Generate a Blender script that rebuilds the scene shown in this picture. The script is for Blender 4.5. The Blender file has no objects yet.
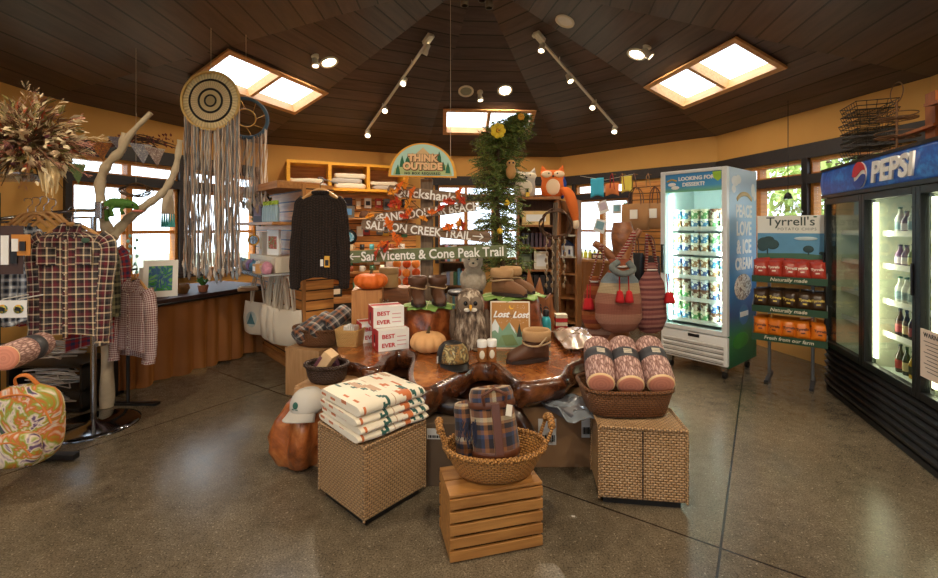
EXPO = 0.27
import bpy, math, random
from mathutils import Vector, Matrix, Euler, noise
from mathutils.geometry import tessellate_polygon
random.seed(7)
R = math.radians; PI = math.pi
SC = bpy.context.scene; COL = SC.collection
F, CX, HY, CZ = 440.0, 469.0, 228.0, 1.47
def at(px, py, Y): return Vector(((px-CX)/F*Y, Y, CZ-(py-HY)/F*Y))
def atz(px, py, z):
    Y = F*(CZ-z)/(py-HY); return Vector(((px-CX)/F*Y, Y, z))
# ------------------------------------------------------------ materials
class NT:
    def __init__(s, name):
        s.m = bpy.data.materials.new(name); s.m.use_nodes = True
        s.t = s.m.node_tree; s.b = s.t.nodes['Principled BSDF']
    def n(s, typ, **kw):
        x = s.t.nodes.new('ShaderNode'+typ)
        for k, v in kw.items(): setattr(x, k, v)
        return x
    def put(s, sock, v):
        if isinstance(v, bpy.types.NodeSocket): s.t.links.new(v, sock)
        elif isinstance(v, (tuple, list)) and sock.type == 'RGBA': sock.default_value = (*v[:3], 1)
        else: sock.default_value = v
    def ma(s, op, a, b=0.0, c=None):
        x = s.n('Math', operation=op); s.put(x.inputs[0], a); s.put(x.inputs[1], b)
        if c is not None: s.put(x.inputs[2], c)
        return x.outputs[0]
    def mix(s, f, a, b, mode='MIX'):
        x = s.n('Mix', data_type='RGBA', blend_type=mode)
        s.put(x.inputs[0], f); s.put(x.inputs[6], a); s.put(x.inputs[7], b); return x.outputs[2]
    def uv(s):
        c = s.n('TexCoord'); q = s.n('SeparateXYZ'); s.t.links.new(c.outputs['UV'], q.inputs[0])
        return c.outputs['UV'], q.outputs[0], q.outputs[1]
    def ob(s): return s.n('TexCoord').outputs['Object']
    def noise(s, scale, vec=None, detail=3, rough=.55, stretch=None, dist=0):
        vec = vec or s.ob()
        if stretch:
            mp = s.n('Mapping'); s.t.links.new(vec, mp.inputs[0]); mp.inputs[3].default_value = stretch; vec = mp.outputs[0]
        x = s.n('TexNoise'); s.t.links.new(vec, x.inputs['Vector'])
        x.inputs['Scale'].default_value = scale; x.inputs['Detail'].default_value = detail
        x.inputs['Roughness'].default_value = rough; x.inputs['Distortion'].default_value = dist
        return x.outputs['Fac']
    def ramp(s, fac, stops, const=False):
        x = s.n('ValToRGB'); s.put(x.inputs[0], fac); e = x.color_ramp.elements
        if const: x.color_ramp.interpolation = 'CONSTANT'
        e[0].position, e[0].color = stops[0][0], (*stops[0][1], 1)
        e[1].position, e[1].color = stops[-1][0], (*stops[-1][1], 1)
        for p, c in stops[1:-1]:
            k = e.new(p); k.color = (*c, 1)
        return x.outputs[0]
    def bump(s, h, strength=.3, dist=.01):
        x = s.n('Bump'); s.put(x.inputs['Height'], h); x.inputs['Strength'].default_value = strength
        x.inputs['Distance'].default_value = dist; s.t.links.new(x.outputs[0], s.b.inputs['Normal'])
    def fin(s, col=None, rough=.6, metal=0, **kw):
        if col is not None: s.put(s.b.inputs['Base Color'], col)
        s.put(s.b.inputs['Roughness'], rough); s.put(s.b.inputs['Metallic'], metal)
        for k, v in kw.items(): s.put(s.b.inputs[k.replace('_', ' ')], v)
        return s.m
def lin(r, g, b):
    f = lambda c: (c/255/12.92 if c/255 <= .04045 else ((c/255+.055)/1.055)**2.4)
    return (f(r), f(g), f(b))
def dk(c, k): return tuple(min(1, x*k) for x in c)
_pl = {}
def plain(r, g, b, rough=.6, metal=0, var=.25, scale=9, bump=.0, **kw):
    key = (r, g, b, rough, metal, var, scale, bump, tuple(kw.items()))
    if key in _pl: return _pl[key]
    t = NT('paint_%02x%02x%02x' % (r, g, b)); c = lin(r, g, b)
    f = t.noise(scale, detail=4)
    col = t.mix(f, dk(c, 1-var), dk(c, 1+var))
    if bump: t.bump(t.noise(scale*12, detail=2), bump, .004)
    _pl[key] = t.fin(col, rough, metal, **kw); return _pl[key]
def emis(r, g, b, s):
    t = NT('glow'); return t.fin((0, 0, 0), .5, 0, Emission_Color=lin(r, g, b), Emission_Strength=s)
def wood(name, c1, c2, rough=.5, axis=0, scale=3.0, coat=0, bump=.15, big=0):
    t = NT(name); st = [12, 12, 12]; st[axis] = 1.0
    f = t.noise(scale, detail=6, stretch=st, dist=.4); g = t.noise(2.2, detail=2)
    f2 = t.ma('ADD', t.ma('MULTIPLY', f, .75), t.ma('MULTIPLY', g, .35))
    col = t.ramp(f2, [(.3, lin(*c1)), (.75, lin(*c2))])
    t.bump(f, bump, .003); return t.fin(col, rough, Coat_Weight=coat, Coat_Roughness=.12)
def burl(name, c1, c2, c3, rough=.25, coat=.6):
    t = NT(name); f = t.noise(3.2, detail=8, rough=.65, dist=1.6); g = t.noise(14, detail=5, dist=.8)
    f2 = t.ma('ADD', t.ma('MULTIPLY', f, .7), t.ma('MULTIPLY', g, .3))
    col = t.ramp(f2, [(.34, lin(*c1)), (.5, lin(*c2)), (.66, lin(*c3))])
    t.bump(f2, .5, .012); return t.fin(col, rough, Coat_Weight=coat, Coat_Roughness=.1)
def plaid(name, bands, period, rough=.85, rot=0):
    t = NT(name); _, u, v = t.uv()
    fr = lambda x: t.ma('FRACT', t.ma('DIVIDE', x, period))
    st = [(p, lin(*c)) for p, c in bands]
    a, b = t.ramp(fr(u), st, True), t.ramp(fr(v), st, True)
    tw = t.ma('GREATER_THAN', t.ma('FRACT', t.ma('MULTIPLY', t.ma('ADD', u, v), 180)), .5)
    col = t.mix(t.ma('ADD', .35, t.ma('MULTIPLY', tw, .3)), a, b)
    t.bump(t.noise(60, detail=3), .25, .003)
    return t.fin(col, rough, Sheen_Weight=.2)
def gingham(name, c1, c2, period):
    t = NT(name); _, u, v = t.uv()
    g = lambda x: t.ma('GREATER_THAN', t.ma('FRACT', t.ma('DIVIDE', x, period)), .5)
    s_ = t.ma('MULTIPLY', t.ma('ADD', g(u), g(v)), .5)
    return t.fin(t.mix(s_, lin(*c1), lin(*c2)), .85)
def wicker(name, c1, c2, su=.022, sv=.009, rough=.6, bump=1.0, dark=(40, 24, 12)):
    t = NT(name); _, u, v = t.uv()
    row = t.ma('FLOOR', t.ma('DIVIDE', v, sv)); fv = t.ma('FRACT', t.ma('DIVIDE', v, sv))
    prof = t.ma('SINE', t.ma('MULTIPLY', fv, PI))
    uu = t.ma('ADD', t.ma('DIVIDE', u, su), t.ma('MULTIPLY', row, .5))
    wv = t.ma('ABSOLUTE', t.ma('SINE', t.ma('MULTIPLY', uu, PI)))
    h = t.ma('MULTIPLY', t.ma('POWER', prof, .6), t.ma('POWER', wv, .7))
    ns = t.noise(30, detail=3, stretch=(1, 1, 4)); n2 = t.noise(3, detail=2)
    base = t.mix(t.ma('ADD', t.ma('MULTIPLY', ns, .7), t.ma('MULTIPLY', n2, .3)), lin(*c1), lin(*c2))
    col = t.mix(t.ma('MINIMUM', t.ma('MULTIPLY', h, 2.0), 1.0), lin(*dark), base)
    t.bump(h, bump, .006); return t.fin(col, rough)
def bark(name, c1, c2, ax=1):
    t = NT(name); st = [22, 22, 22]; st[ax] = 7
    _, u, v = t.uv()
    x = t.n('TexVoronoi', feature='DISTANCE_TO_EDGE'); mp = t.n('Mapping'); t.t.links.new(t.uv()[0], mp.inputs[0])
    mp.inputs[3].default_value = (85, 24, 1); t.t.links.new(mp.outputs[0], x.inputs['Vector']); x.inputs['Scale'].default_value = 1
    d = t.ma('MINIMUM', t.ma('MULTIPLY', x.outputs[0], 3.2), 1.0)
    n = t.noise(25, detail=4); col = t.mix(t.ma('MULTIPLY', d, t.ma('ADD', n, .35)), lin(*c1), lin(*c2))
    t.bump(d, .4, .004); return t.fin(col, .85)
def swirl(name, cols, scale=3.0):
    t = NT(name); f = t.noise(scale, detail=2, dist=3.5)
    n = len(cols); st = [(.25+.5*i/(n-1), lin(*c)) for i, c in enumerate(cols)]
    return t.fin(t.ramp(f, st), .7)
def glassm(name, tint=(.9, .97, .95), refl=.25):
    t = NT(name); tr = t.n('BsdfTransparent'); gl = t.n('BsdfGlossy'); lw = t.n('LayerWeight'); mx = t.n('MixShader')
    tr.inputs[0].default_value = (*tint, 1); gl.inputs['Roughness'].default_value = .03; lw.inputs[0].default_value = .25
    t.put(mx.inputs[0], t.ma('ADD', t.ma('MULTIPLY', lw.outputs['Facing'], refl), .03))
    t.t.links.new(tr.outputs[0], mx.inputs[1]); t.t.links.new(gl.outputs[0], mx.inputs[2])
    t.t.links.new(mx.outputs[0], t.t.nodes['Material Output'].inputs[0]); return t.m
# ------------------------------------------------------------ mesh builder
class M:
    def __init__(s): s.v = []; s.f = []; s.uv = []; s.mi = []; s.sm = []
    def add(s, V, Fs, uvs=None, mi=0, smooth=False, T=None):
        o = len(s.v)
        V = [Vector(p) for p in V]
        if T is not None: V2 = [T @ p for p in V]
        else: V2 = V
        for k, f in enumerate(Fs):
            if uvs is not None: u = [uvs[k][j] for j in range(len(f))]
            else:
                a = V[f[1]]-V[f[0]]; b = V[f[-1]]-V[f[0]]; n = a.cross(b); an = (abs(n.x), abs(n.y), abs(n.z))
                i = an.index(max(an))
                u = [((V[j].y, V[j].z), (V[j].x, V[j].z), (V[j].x, V[j].y))[i] for j in f]
            s.uv.extend(u); s.f.append([j+o for j in f]); s.mi.append(mi); s.sm.append(smooth)
        s.v.extend(V2); return s
    def box(s, size, c=(0, 0, 0), rot=None, mi=0, taper=1.0, base=False):
        x, y, z = size[0]/2, size[1]/2, size[2]/2
        V = [Vector((sx*x*(taper if sz > 0 else 1), sy*y*(taper if sz > 0 else 1), sz*z)) for sz in (-1, 1) for sx, sy in ((-1, -1), (1, -1), (1, 1), (-1, 1))]
        T = Matrix.Translation(Vector(c)) @ (Euler(rot).to_matrix().to_4x4() if rot else Matrix())
        if base: T = T @ Matrix.Translation((0, 0, z))
        return s.add(V, [(3, 2, 1, 0), (4, 5, 6, 7), (0, 1, 5, 4), (1, 2, 6, 5), (2, 3, 7, 6), (3, 0, 4, 7)], mi=mi, T=T)
    def bb(s, lo, hi, mi=0): # box from corner to corner
        return s.box([hi[i]-lo[i] for i in range(3)], [(hi[i]+lo[i])/2 for i in range(3)], mi=mi)
    def rings(s, rings, closed=True, cap=True, mi=0, smooth=True, T=None, capmi=None):
        n = len(rings[0]); V = [Vector(p) for r in rings for p in r]; Fs = []; U = []
        vl = 0; vs = [0]
        for i in range(1, len(rings)):
            vl += max((Vector(rings[i][j])-Vector(rings[i-1][j])).length for j in (0, n//3)); vs.append(vl)
        us = []
        for r in rings:
            L = [0]
            for j in range(n): L.append(L[-1]+(Vector(r[(j+1) % n])-Vector(r[j])).length)
            us.append(L)
        mx = max(L[-1] for L in us)
        for i in range(len(rings)-1):
            for j in range(n if closed else n-1):
                k = (j+1) % n
                Fs.append((i*n+j, i*n+k, (i+1)*n+k, (i+1)*n+j))
                q = lambda a, b: (us[a][b]/max(1e-6, us[a][-1])*mx, vs[a])
                U.append([q(i, j), q(i, j+1), q(i+1, j+1), q(i+1, j)])
        s.add(V, Fs, U, mi, smooth, T)
        if cap and closed:
            cm = mi if capmi is None else capmi
            s.add(rings[0], [tuple(range(n))[::-1]], None, cm, False, T); s.add(rings[-1], [tuple(range(n))], None, cm, False, T)
        return s
    def lathe(s, prof, n=24, c=(0, 0, 0), sx=1, sy=1, cap=True, mi=0, T=None, smooth=True, capmi=None, wob=0, p=2):
        def pt(r, z, a):
            ca, sa = math.cos(a), math.sin(a); k = 1
            if p != 2: k = (abs(ca)**p+abs(sa)**p)**(-1/p)
            w = 1+wob*math.sin(a*5+z*20)*.5+wob*math.sin(a*3+z*9)*.5 if wob else 1
            return (c[0]+r*k*w*ca*sx, c[1]+r*k*w*sa*sy, c[2]+z)
        return s.rings([[pt(r, z, 2*PI*j/n) for j in range(n)] for r, z in prof], cap=cap, mi=mi, T=T, smooth=smooth, capmi=capmi)
    def cyl(s, r, a, b, n=16, r2=None, mi=0, cap=True, smooth=True, capmi=None): return s.tube([a, b], [r, r if r2 is None else r2], n, mi, cap, smooth, capmi=capmi)
    def tube(s, P, r, n=8, mi=0, cap=True, smooth=True, closed=False, flat=1.0, capmi=None):
        P = [Vector(p) for p in P]; m = len(P); rs = r if isinstance(r, (list, tuple)) else [r]*m
        up = None; rr = []
        for i in range(m):
            if closed: t = P[(i+1) % m]-P[i-1]
            else: t = P[min(i+1, m-1)]-P[max(i-1, 0)]
            if t.length < 1e-9: t = Vector((0, 0, 1))
            t.normalize()
            if up is None:
                up = Vector((0, 0, 1)) if abs(t.z) < .9 else Vector((0, 1, 0))
            a = up-t*up.dot(t)
            if a.length < 1e-4: a = t.orthogonal()
            a.normalize(); b = t.cross(a); up = a
            rr.append([P[i]+(a*math.cos(2*PI*j/n)+b*math.sin(2*PI*j/n)*flat)*rs[i] for j in range(n)])
        if closed: rr.append(rr[0]); cap = False
        return s.rings(rr, cap=cap, mi=mi, smooth=smooth, capmi=capmi)
    def ell(s, c, r, n=16, m=10, nz=0, nsc=3, mi=0, T=None, seed=0):
        rr = []
        for i in range(m+1):
            ph = -PI/2+PI*(i+.0)/m; row = []
            for j in range(n):
                a = 2*PI*j/n; d = Vector((math.cos(ph)*math.cos(a), math.cos(ph)*math.sin(a), math.sin(ph)))
                k = 1+(nz*noise.noise(d*nsc+Vector((seed, seed*2.3, 0))) if nz else 0)
                row.append((c[0]+d.x*r[0]*k, c[1]+d.y*r[1]*k, c[2]+d.z*r[2]*k))
            rr.append(row)
        return s.rings(rr, cap=False, mi=mi, T=T)
    def poly(s, pts, holes=(), mi=0, T=None, uvs=True):
        loops = [list(map(Vector, pts))]+[list(map(Vector, h)) for h in holes]
        flat = [p for l in loops for p in l]
        tr = tessellate_polygon(loops)
        return s.add(flat, [tuple(t) for t in tr], [[(flat[i].x, flat[i].y) for i in t] for t in tr], mi, False, T)
    def prism(s, pts, d, T=None, mi=0, smooth=False, sidemi=None): # polygon in local XZ, thickness d along +Y
        n = len(pts); flat = [Vector((p[0], p[1], 0)) for p in pts]; tr = tessellate_polygon([flat])
        V = [(p[0], 0, p[1]) for p in pts]+[(p[0], d, p[1]) for p in pts]
        area = sum(pts[i][0]*pts[(i+1) % n][1]-pts[(i+1) % n][0]*pts[i][1] for i in range(n))
        Fs = [tuple(t) for t in tr]+[tuple(j+n for j in t[::-1]) for t in tr]
        s.add(V, Fs, None, mi, False, T)
        sd = [(i, (i+1) % n, (i+1) % n+n, i+n) for i in range(n)]
        if area > 0: sd = [q[::-1] for q in sd]
        return s.add(V, sd, None, mi if sidemi is None else sidemi, smooth, T)
    def sheet(s, fn, nu, nv, mi=0, T=None, smooth=True, W=1, H=1):
        V = [fn(i/nu, j/nv) for j in range(nv+1) for i in range(nu+1)]; Fs = []; U = []
        for j in range(nv):
            for i in range(nu):
                a = j*(nu+1)+i; Fs.append((a, a+1, a+nu+2, a+nu+1))
                U.append([(i/nu*W, j/nv*H), ((i+1)/nu*W, j/nv*H), ((i+1)/nu*W, (j+1)/nv*H), (i/nu*W, (j+1)/nv*H)])
        return s.add(V, Fs, U, mi, smooth, T)
    def obj(s, name, mats, parent=None, loc=(0, 0, 0), rz=0, rot=None, bevel=0, sub=0, solid=0, label=None, fix=True):
        me = bpy.data.meshes.new(name); me.from_pydata([tuple(p) for p in s.v], [], s.f)
        ul = me.uv_layers.new(name='UVMap'); ul.data.foreach_set('uv', [c for u in s.uv for c in (u[0], u[1])])
        for m in (mats if isinstance(mats, (list, tuple)) else [mats]): me.materials.append(m)
        me.polygons.foreach_set('material_index', s.mi); me.polygons.foreach_set('use_smooth', s.sm)
        me.update()
        o = bpy.data.objects.new(name, me); COL.objects.link(o); o.location = loc
        o.rotation_euler = rot if rot else (0, 0, rz)
        if parent: o.parent = parent
        if bevel:
            b = o.modifiers.new('b', 'BEVEL'); b.width = bevel; b.segments = 2; b.limit_method = 'ANGLE'; b.angle_limit = R(40)
        if solid:
            b = o.modifiers.new('s', 'SOLIDIFY'); b.thickness = solid; b.offset = 0
        if sub:
            b = o.modifiers.new('u', 'SUBSURF'); b.levels = sub; b.render_levels = sub
        if label: o['label'] = label
        return o
def thing(name, label, cat, loc=(0, 0, 0), rz=0, group=None, rot=None):
    o = bpy.data.objects.new(name, None); COL.objects.link(o); o.location = loc; o.rotation_euler = rot if rot else (0, 0, rz)
    o['label'] = label; o['category'] = cat
    if group: o['group'] = group
    o.empty_display_size = .05
    return o
def tag(o, label, cat, group=None, kind=None):
    o['label'] = label; o['category'] = cat
    if group: o['group'] = group
    if kind: o['kind'] = kind
    return o
def st(o): o['kind'] = 'structure'; return o
def dup(root, loc=None, rz=None, label=None, group=None, scale=None, mat=None):
    def cp(o, par):
        c = o.copy(); COL.objects.link(c)
        if par: c.parent = par
        for k in o.children: cp(k, c)
        return c
    c = cp(root, None)
    if loc is not None: c.location = loc
    if rz is not None: c.rotation_euler[2] = rz
    if label: c['label'] = label
    if group: c['group'] = group
    if scale: c.scale = (scale,)*3 if not isinstance(scale, tuple) else scale
    return c
def text(name, body, size, mat, parent, loc, rot=(PI/2, 0, 0), ext=.001, align='CENTER', bold=0, shear=0, sx=1.0, sp=1.0):
    cu = bpy.data.curves.new(name, 'FONT'); cu.body = body; cu.size = size; cu.extrude = ext; cu.align_x = align
    cu.offset = bold; cu.shear = shear; cu.materials.append(mat); cu.resolution_u = 3; cu.space_character = sp
    tmp = bpy.data.objects.new(name+'_curve', cu); me = bpy.data.meshes.new_from_object(tmp); me.name = name
    bpy.data.objects.remove(tmp); bpy.data.curves.remove(cu)
    if not me.materials: me.materials.append(mat)
    o = bpy.data.objects.new(name, me); COL.objects.link(o); o.parent = parent; o.location = loc; o.rotation_euler = rot; o.scale = (sx, 1, 1)
    return o
def rnd(a, b): return random.uniform(a, b)
def spline(P, k=8, closed=False):
    P = [Vector(p) for p in P]; n = len(P); out = []
    rng = range(n) if closed else range(n-1)
    for i in rng:
        a, b, c, d = (P[(i-1) % n], P[i], P[(i+1) % n], P[(i+2) % n]) if closed else (P[max(i-1, 0)], P[i], P[i+1], P[min(i+2, n-1)])
        for j in range(k):
            t = j/k; out.append(.5*((2*b)+(c-a)*t+(2*a-5*b+4*c-d)*t*t+(3*b-3*c+d-a)*t**3))
    if not closed: out.append(P[-1])
    return out
# ============================================================ shared materials
WHITE = plain(236, 234, 228, .45, var=.04); CREAM = plain(226, 214, 190, .7, var=.08)
BLACK = plain(18, 18, 20, .45, var=.3); BLACKG = plain(14, 14, 16, .25, var=.2); STEEL = plain(170, 172, 176, .22, 1, var=.1)
DARKST = plain(70, 68, 66, .4, 1, var=.2); GOLD = plain(214, 160, 40, .5, var=.15)
PINE = wood('pine', (206, 146, 84), (150, 94, 46), .55, 0); PINEV = wood('pine_upright', (206, 146, 84), (150, 94, 46), .55, 2)
PALEW = wood('pale_wood', (196, 152, 104), (158, 112, 70), .6, 0); CRATE = wood('crate_wood', (196, 142, 76), (136, 88, 40), .55, 0)
CRATEV = wood('crate_wood_upright', (200, 158, 112), (160, 116, 74), .6, 2)
DARKW = wood('dark_trim', (44, 34, 30), (24, 18, 16), .45, 0); SASH = wood('sash_wood', (212, 138, 54), (156, 92, 30), .45, 2)
SASHH = wood('sash_wood_level', (190, 118, 52), (134, 76, 30), .45, 0)
BOARD = wood('weathered_board', (150, 122, 96), (92, 70, 52), .8, 0); POSTW = wood('weathered_post', (140, 118, 96), (80, 64, 50), .85, 2)
YELLW = wood('yellow_cubby', (240, 176, 48), (214, 146, 34), .5, 0, bump=.03)
BRASS = plain(190, 150, 80, .35, 1)
# ============================================================ room shell
ZW = 2.77; APX = Vector((.08, 4.94, 4.29))
CN = [Vector((2.74, -2.5)), Vector((3.97, 3.78)), Vector((3.5, 6.2)), Vector((1.69, 8.06)), Vector((-.8, 7.9)), Vector((-3.25, 6.77)), Vector((-4.18, 4.37)), Vector((-3.95, -2.5))]
NC = 8
def ceil_mat():
    t = NT('ceiling_planks'); _, u, v = t.uv(); P = .2
    row = t.ma('FLOOR', t.ma('DIVIDE', v, P)); fr = t.ma('FRACT', t.ma('DIVIDE', v, P))
    d = t.ma('ABSOLUTE', t.ma('SUBTRACT', fr, .5))
    gr = t.ma('GREATER_THAN', d, .458)
    wn = t.n('TexWhiteNoise', noise_dimensions='1D'); t.put(wn.inputs['W'], row)
    x = t.n('CombineXYZ'); t.put(x.inputs[0], u); t.put(x.inputs[1], t.ma('MULTIPLY', v, 9)); t.put(x.inputs[2], row)
    f = t.noise(2.2, vec=x.outputs[0], detail=5, dist=.5)
    k = t.ma('ADD', t.ma('MULTIPLY', f, .75), t.ma('MULTIPLY', wn.outputs[0], .25))
    col = t.ramp(k, [(.2, lin(50, 39, 38)), (.8, lin(98, 80, 74))])
    col = t.mix(gr, col, lin(10, 6, 5))
    h = t.ma('SUBTRACT', t.ma('MULTIPLY', f, .1), gr); t.bump(h, .6, .01)
    return t.fin(col, t.ma('ADD', .27, t.ma('MULTIPLY', f, .15)), Specular_IOR_Level=.55)
CEIL = ceil_mat()
FAC = []
for i in range(NC):
    a, b = CN[i], CN[(i+1) % NC]; A = Vector((a.x, a.y, ZW)); B = Vector((b.x, b.y, ZW)); u = (B-A).normalized()
    n = (B-A).cross(APX-A).normalized()
    if n.z > 0: n = -n
    v = u.cross(n).normalized()
    if v.z < 0: v = -v
    FAC.append((A, B, u, v, n))
def ray(px, py): return Vector(((px-CX)/F, 1, -(py-HY)/F))
def ceil_hit(px, py, drop=0.0, fac=None):
    d = ray(px, py); o = Vector((0, 0, CZ)); best = None
    for i, (A, B, u, v, n) in enumerate(FAC):
        if fac is not None and i != fac: continue
        q = A+n*drop; dn = d.dot(n)
        if abs(dn) < 1e-6: continue
        t = (q-o).dot(n)/dn
        if t <= 0: continue
        p = o+d*t
        if fac is not None: return p, i
        w = p-A; x, y = w.dot(u), w.dot(v); L = (B-A).length; H = (APX-A).dot(v); ax = (APX-A).dot(u)
        if y < -.05 or y > H: continue
        lo, hi = ax*y/H, L+(ax-L)*y/H
        if lo-.03 <= x <= hi+.03 and (best is None or t < best[2]): best = (p, i, t)
    return best[0], best[1]
def ceil_z(x, y):
    return min((A-Vector((x, y, 0))).dot(n)/n.z for (A, B, u, v, n) in FAC if abs(n.z) > .2)
SKY = {3: [(444, 111), (532, 110), (528, 131), (448, 132)], 5: [(190, 73), (235.5, 53), (321, 92), (293.5, 111)], 1: [(647, 86), (734.5, 41.5), (784.5, 64), (685.5, 102.7)]}
GLASS = glassm('window_glass', (.97, .99, 1), .15)
FRAMEW = wood('skylight_wood', (230, 178, 122), (190, 136, 84), .5, 0)
holes = {}
for i, quad in SKY.items():
    A, B, u, v, n = FAC[i]; q = [ceil_hit(x, y, 0, i)[0]-A for x, y in quad]
    us = sorted(p.dot(u) for p in q); vs = sorted(p.dot(v) for p in q)
    holes[i] = ((us[0]+us[1])/2, (us[2]+us[3])/2, (vs[0]+vs[1])/2, (vs[2]+vs[3])/2)
    print('skylight', i, holes[i])
SKYU = []
for i in (0, 7): # the near facets have skylights of the same kind, behind the viewer
    A, B, u, v, n = FAC[i]; L = (B-A).length
for i, (A, B, u, v, n) in enumerate(FAC):
    T = Matrix((( u.x, v.x, -n.x, A.x), (u.y, v.y, -n.y, A.y), (u.z, v.z, -n.z, A.z), (0, 0, 0, 1)))
    L = (B-A).length; ap = APX-A
    if False: holes[i] = (L*.3 if i == 0 else L*.45, (L*.3 if i == 0 else L*.45)+1.35, .9, 1.4)
    hs = []
    if i in holes:
        a0, a1, b0, b1 = holes[i]; hs = [[(a0, b0, 0), (a0, b1, 0), (a1, b1, 0), (a1, b0, 0)]]
    m = M(); m.poly([(0, 0, 0), (L, 0, 0), (ap.dot(u), ap.dot(v), 0)], hs, T=T)
    st(m.obj('ceiling', CEIL))
    if hs:
        r = st(bpy.data.objects.new('window_%d' % (20+i), None)); COL.objects.link(r); r.matrix_world = T
        fr = M(); D = .09; w = .035
        # shaft sides (rise away from the room), trim and divider
        for (c, s_) in (((a0-w/2, (b0+b1)/2), (w, b1-b0+2*w)), ((a1+w/2, (b0+b1)/2), (w, b1-b0+2*w)), (((a0+a1)/2, b0-w/2), (a1-a0, w)), (((a0+a1)/2, b1+w/2), (a1-a0, w)), (((a0+a1)/2, (b0+b1)/2), (.05, b1-b0))):
            fr.box((s_[0], s_[1], D+.02), (c[0], c[1], D/2-.01))
        fr.obj('window_frame', FRAMEW, r)
        tr = M()
        for (c, s_) in (((a0-.02, (b0+b1)/2), (.06, b1-b0+.1)), ((a1+.02, (b0+b1)/2), (.06, b1-b0+.1)), (((a0+a1)/2, b0-.02), (a1-a0-.02, .06)), (((a0+a1)/2, b1+.02), (a1-a0-.02, .06))):
            tr.box((s_[0], s_[1], .02), (c[0], c[1], -.03))
        tr.obj('trim', FRAMEW, r)
        for k in (0, 1):
            x0 = a0 if k == 0 else (a0+a1)/2+.025; x1 = (a0+a1)/2-.025 if k == 0 else a1
            M().box((x1-x0, b1-b0, .006), ((x0+x1)/2, (b0+b1)/2, D)).obj('pane', GLASS, r)
# ---- walls
def wall_mat():
    t = NT('ochre_wall'); f = t.noise(1.5, detail=5); g = t.noise(160, detail=2)
    t.bump(g, .12, .002); return t.fin(t.mix(f, lin(192, 138, 66), lin(212, 162, 86)), .75)
WALLM = wall_mat()
def slat_mat(name='slatwall', c1=(228, 160, 84), c2=(178, 112, 52), P=.1):
    t = NT(name); _, u, v = t.uv(); fr = t.ma('FRACT', t.ma('DIVIDE', v, P)); g = t.ma('GREATER_THAN', fr, .87)
    f = t.noise(2.5, detail=5, stretch=(1, 1, 12), dist=.3)
    col = t.mix(g, t.ramp(f, [(.3, lin(*c1)), (.7, lin(*c2))]), lin(50, 24, 10)); t.bump(t.ma('SUBTRACT', 1, g), .8, .01); return t.fin(col, .45)
SLAT = slat_mat()
ZB0, ZB1, ZT0, ZT1 = .9, 1.96, 2.06, 2.22   # sash bottom/top, transom bottom/top
WINS = {  # wall index -> list of (start, end) fractions along the wall from CN[i] to CN[i+1]
 1: [(.03, .44), (.47, .97)], 2: [(.5, .88)], 3: [(.10, .47), (.5, .9)], 5: [(.02, .46), (.49, .93)], 6: [(.45, .62), (.64, .81)], 7: [(.1, .35), (.38, .62), (.65, .9)]}
names = ['right_near', 'right', 'right_far', 'back', 'left_far', 'left', 'left_near', 'rear']
wn = 0
for i in range(NC):
    a, b = CN[i], CN[(i+1) % NC]; L = (b-a).length; u = (b-a)/L
    # local frame: x along wall, z up, y outward
    ang = math.atan2(u.y, u.x); out = Vector((u.y, -u.x)); mid = (a+b)/2
    if (mid-Vector((0, 3))).dot(out) < 0: out = -out
    T = Matrix(((u.x, 0, out.x, a.x), (u.y, 0, out.y, a.y), (0, 1, 0, 0), (0, 0, 0, 1)))   # (s, z, outward)
    hs = []
    for (p, q) in WINS.get(i, []):
        hs.append([(p*L, ZB0, 0), (p*L, ZB1, 0), (q*L, ZB1, 0), (q*L, ZB0, 0)]); hs.append([(p*L, ZT0, 0), (p*L, ZT1, 0), (q*L, ZT1, 0), (q*L, ZT0, 0)])
    m = M(); m.poly([(0, 0, 0), (L, 0, 0), (L, ZW, 0), (0, ZW, 0)], hs, T=T)
    st(m.obj('wall_'+names[i], WALLM))
    if hs:
        bm = M(); bm.add(*[[(0, 2.24, -.04), (L, 2.24, -.04), (L, 2.40, -.04), (0, 2.40, -.04), (0, 2.24, 0), (L, 2.24, 0), (L, 2.40, 0), (0, 2.40, 0)], [(0, 1, 2, 3), (0, 1, 5, 4), (3, 2, 6, 7)]], T=T)
        st(bm.obj('trim_%d' % (i+1), DARKW))
        for (p, q) in WINS[i]:
            wn += 1; r = st(bpy.data.objects.new('window_%d' % wn, None)); COL.objects.link(r); r.matrix_world = T
            x0, x1 = p*L, q*L; fr = M(); jw = .045; ns = 2 if (x1-x0) > .8 else 1
            def fbox(m_, xa, xb, za, zb, d0=-.03, d1=.13): m_.bb((xa, za, d0), (xb, zb, d1))
            dkm = M()
            fbox(dkm, x0-.06, x0, .84, 2.24, -.045); fbox(dkm, x1, x1+.06, .84, 2.24, -.045); fbox(dkm, x0, x1, ZB1, ZT0, -.045); fbox(dkm, x0-.06, x1+.06, ZB0-.06, ZB0, -.09)
            dkm.obj('window_frame', DARKW, r)
            for z0, z1, mids in ((ZB0, ZB1, [1.42]), (ZT0, ZT1, [])):
                w = (x1-x0)/ns
                for k in range(ns):
                    sm = M(); xa, xb = x0+k*w, x0+(k+1)*w; f_ = .035 if z1 < 2 else .022
                    fbox(sm, xa, xa+f_, z0, z1, .0, .1); fbox(sm, xb-f_, xb, z0, z1, .0, .1); fbox(sm, xa+f_, xb-f_, z0, z0+f_, .0, .1); fbox(sm, xa+f_, xb-f_, z1-f_, z1, .0, .1)
                    for zz in mids: fbox(sm, xa+f_, xb-f_, zz-.02, zz+.02, .02, .08)
                    s_ = sm.obj('sash', SASH, r); M().bb((xa+f_, z0+f_, .05), (xb-f_, z1-f_, .055)).obj('pane', GLASS, s_)
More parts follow.
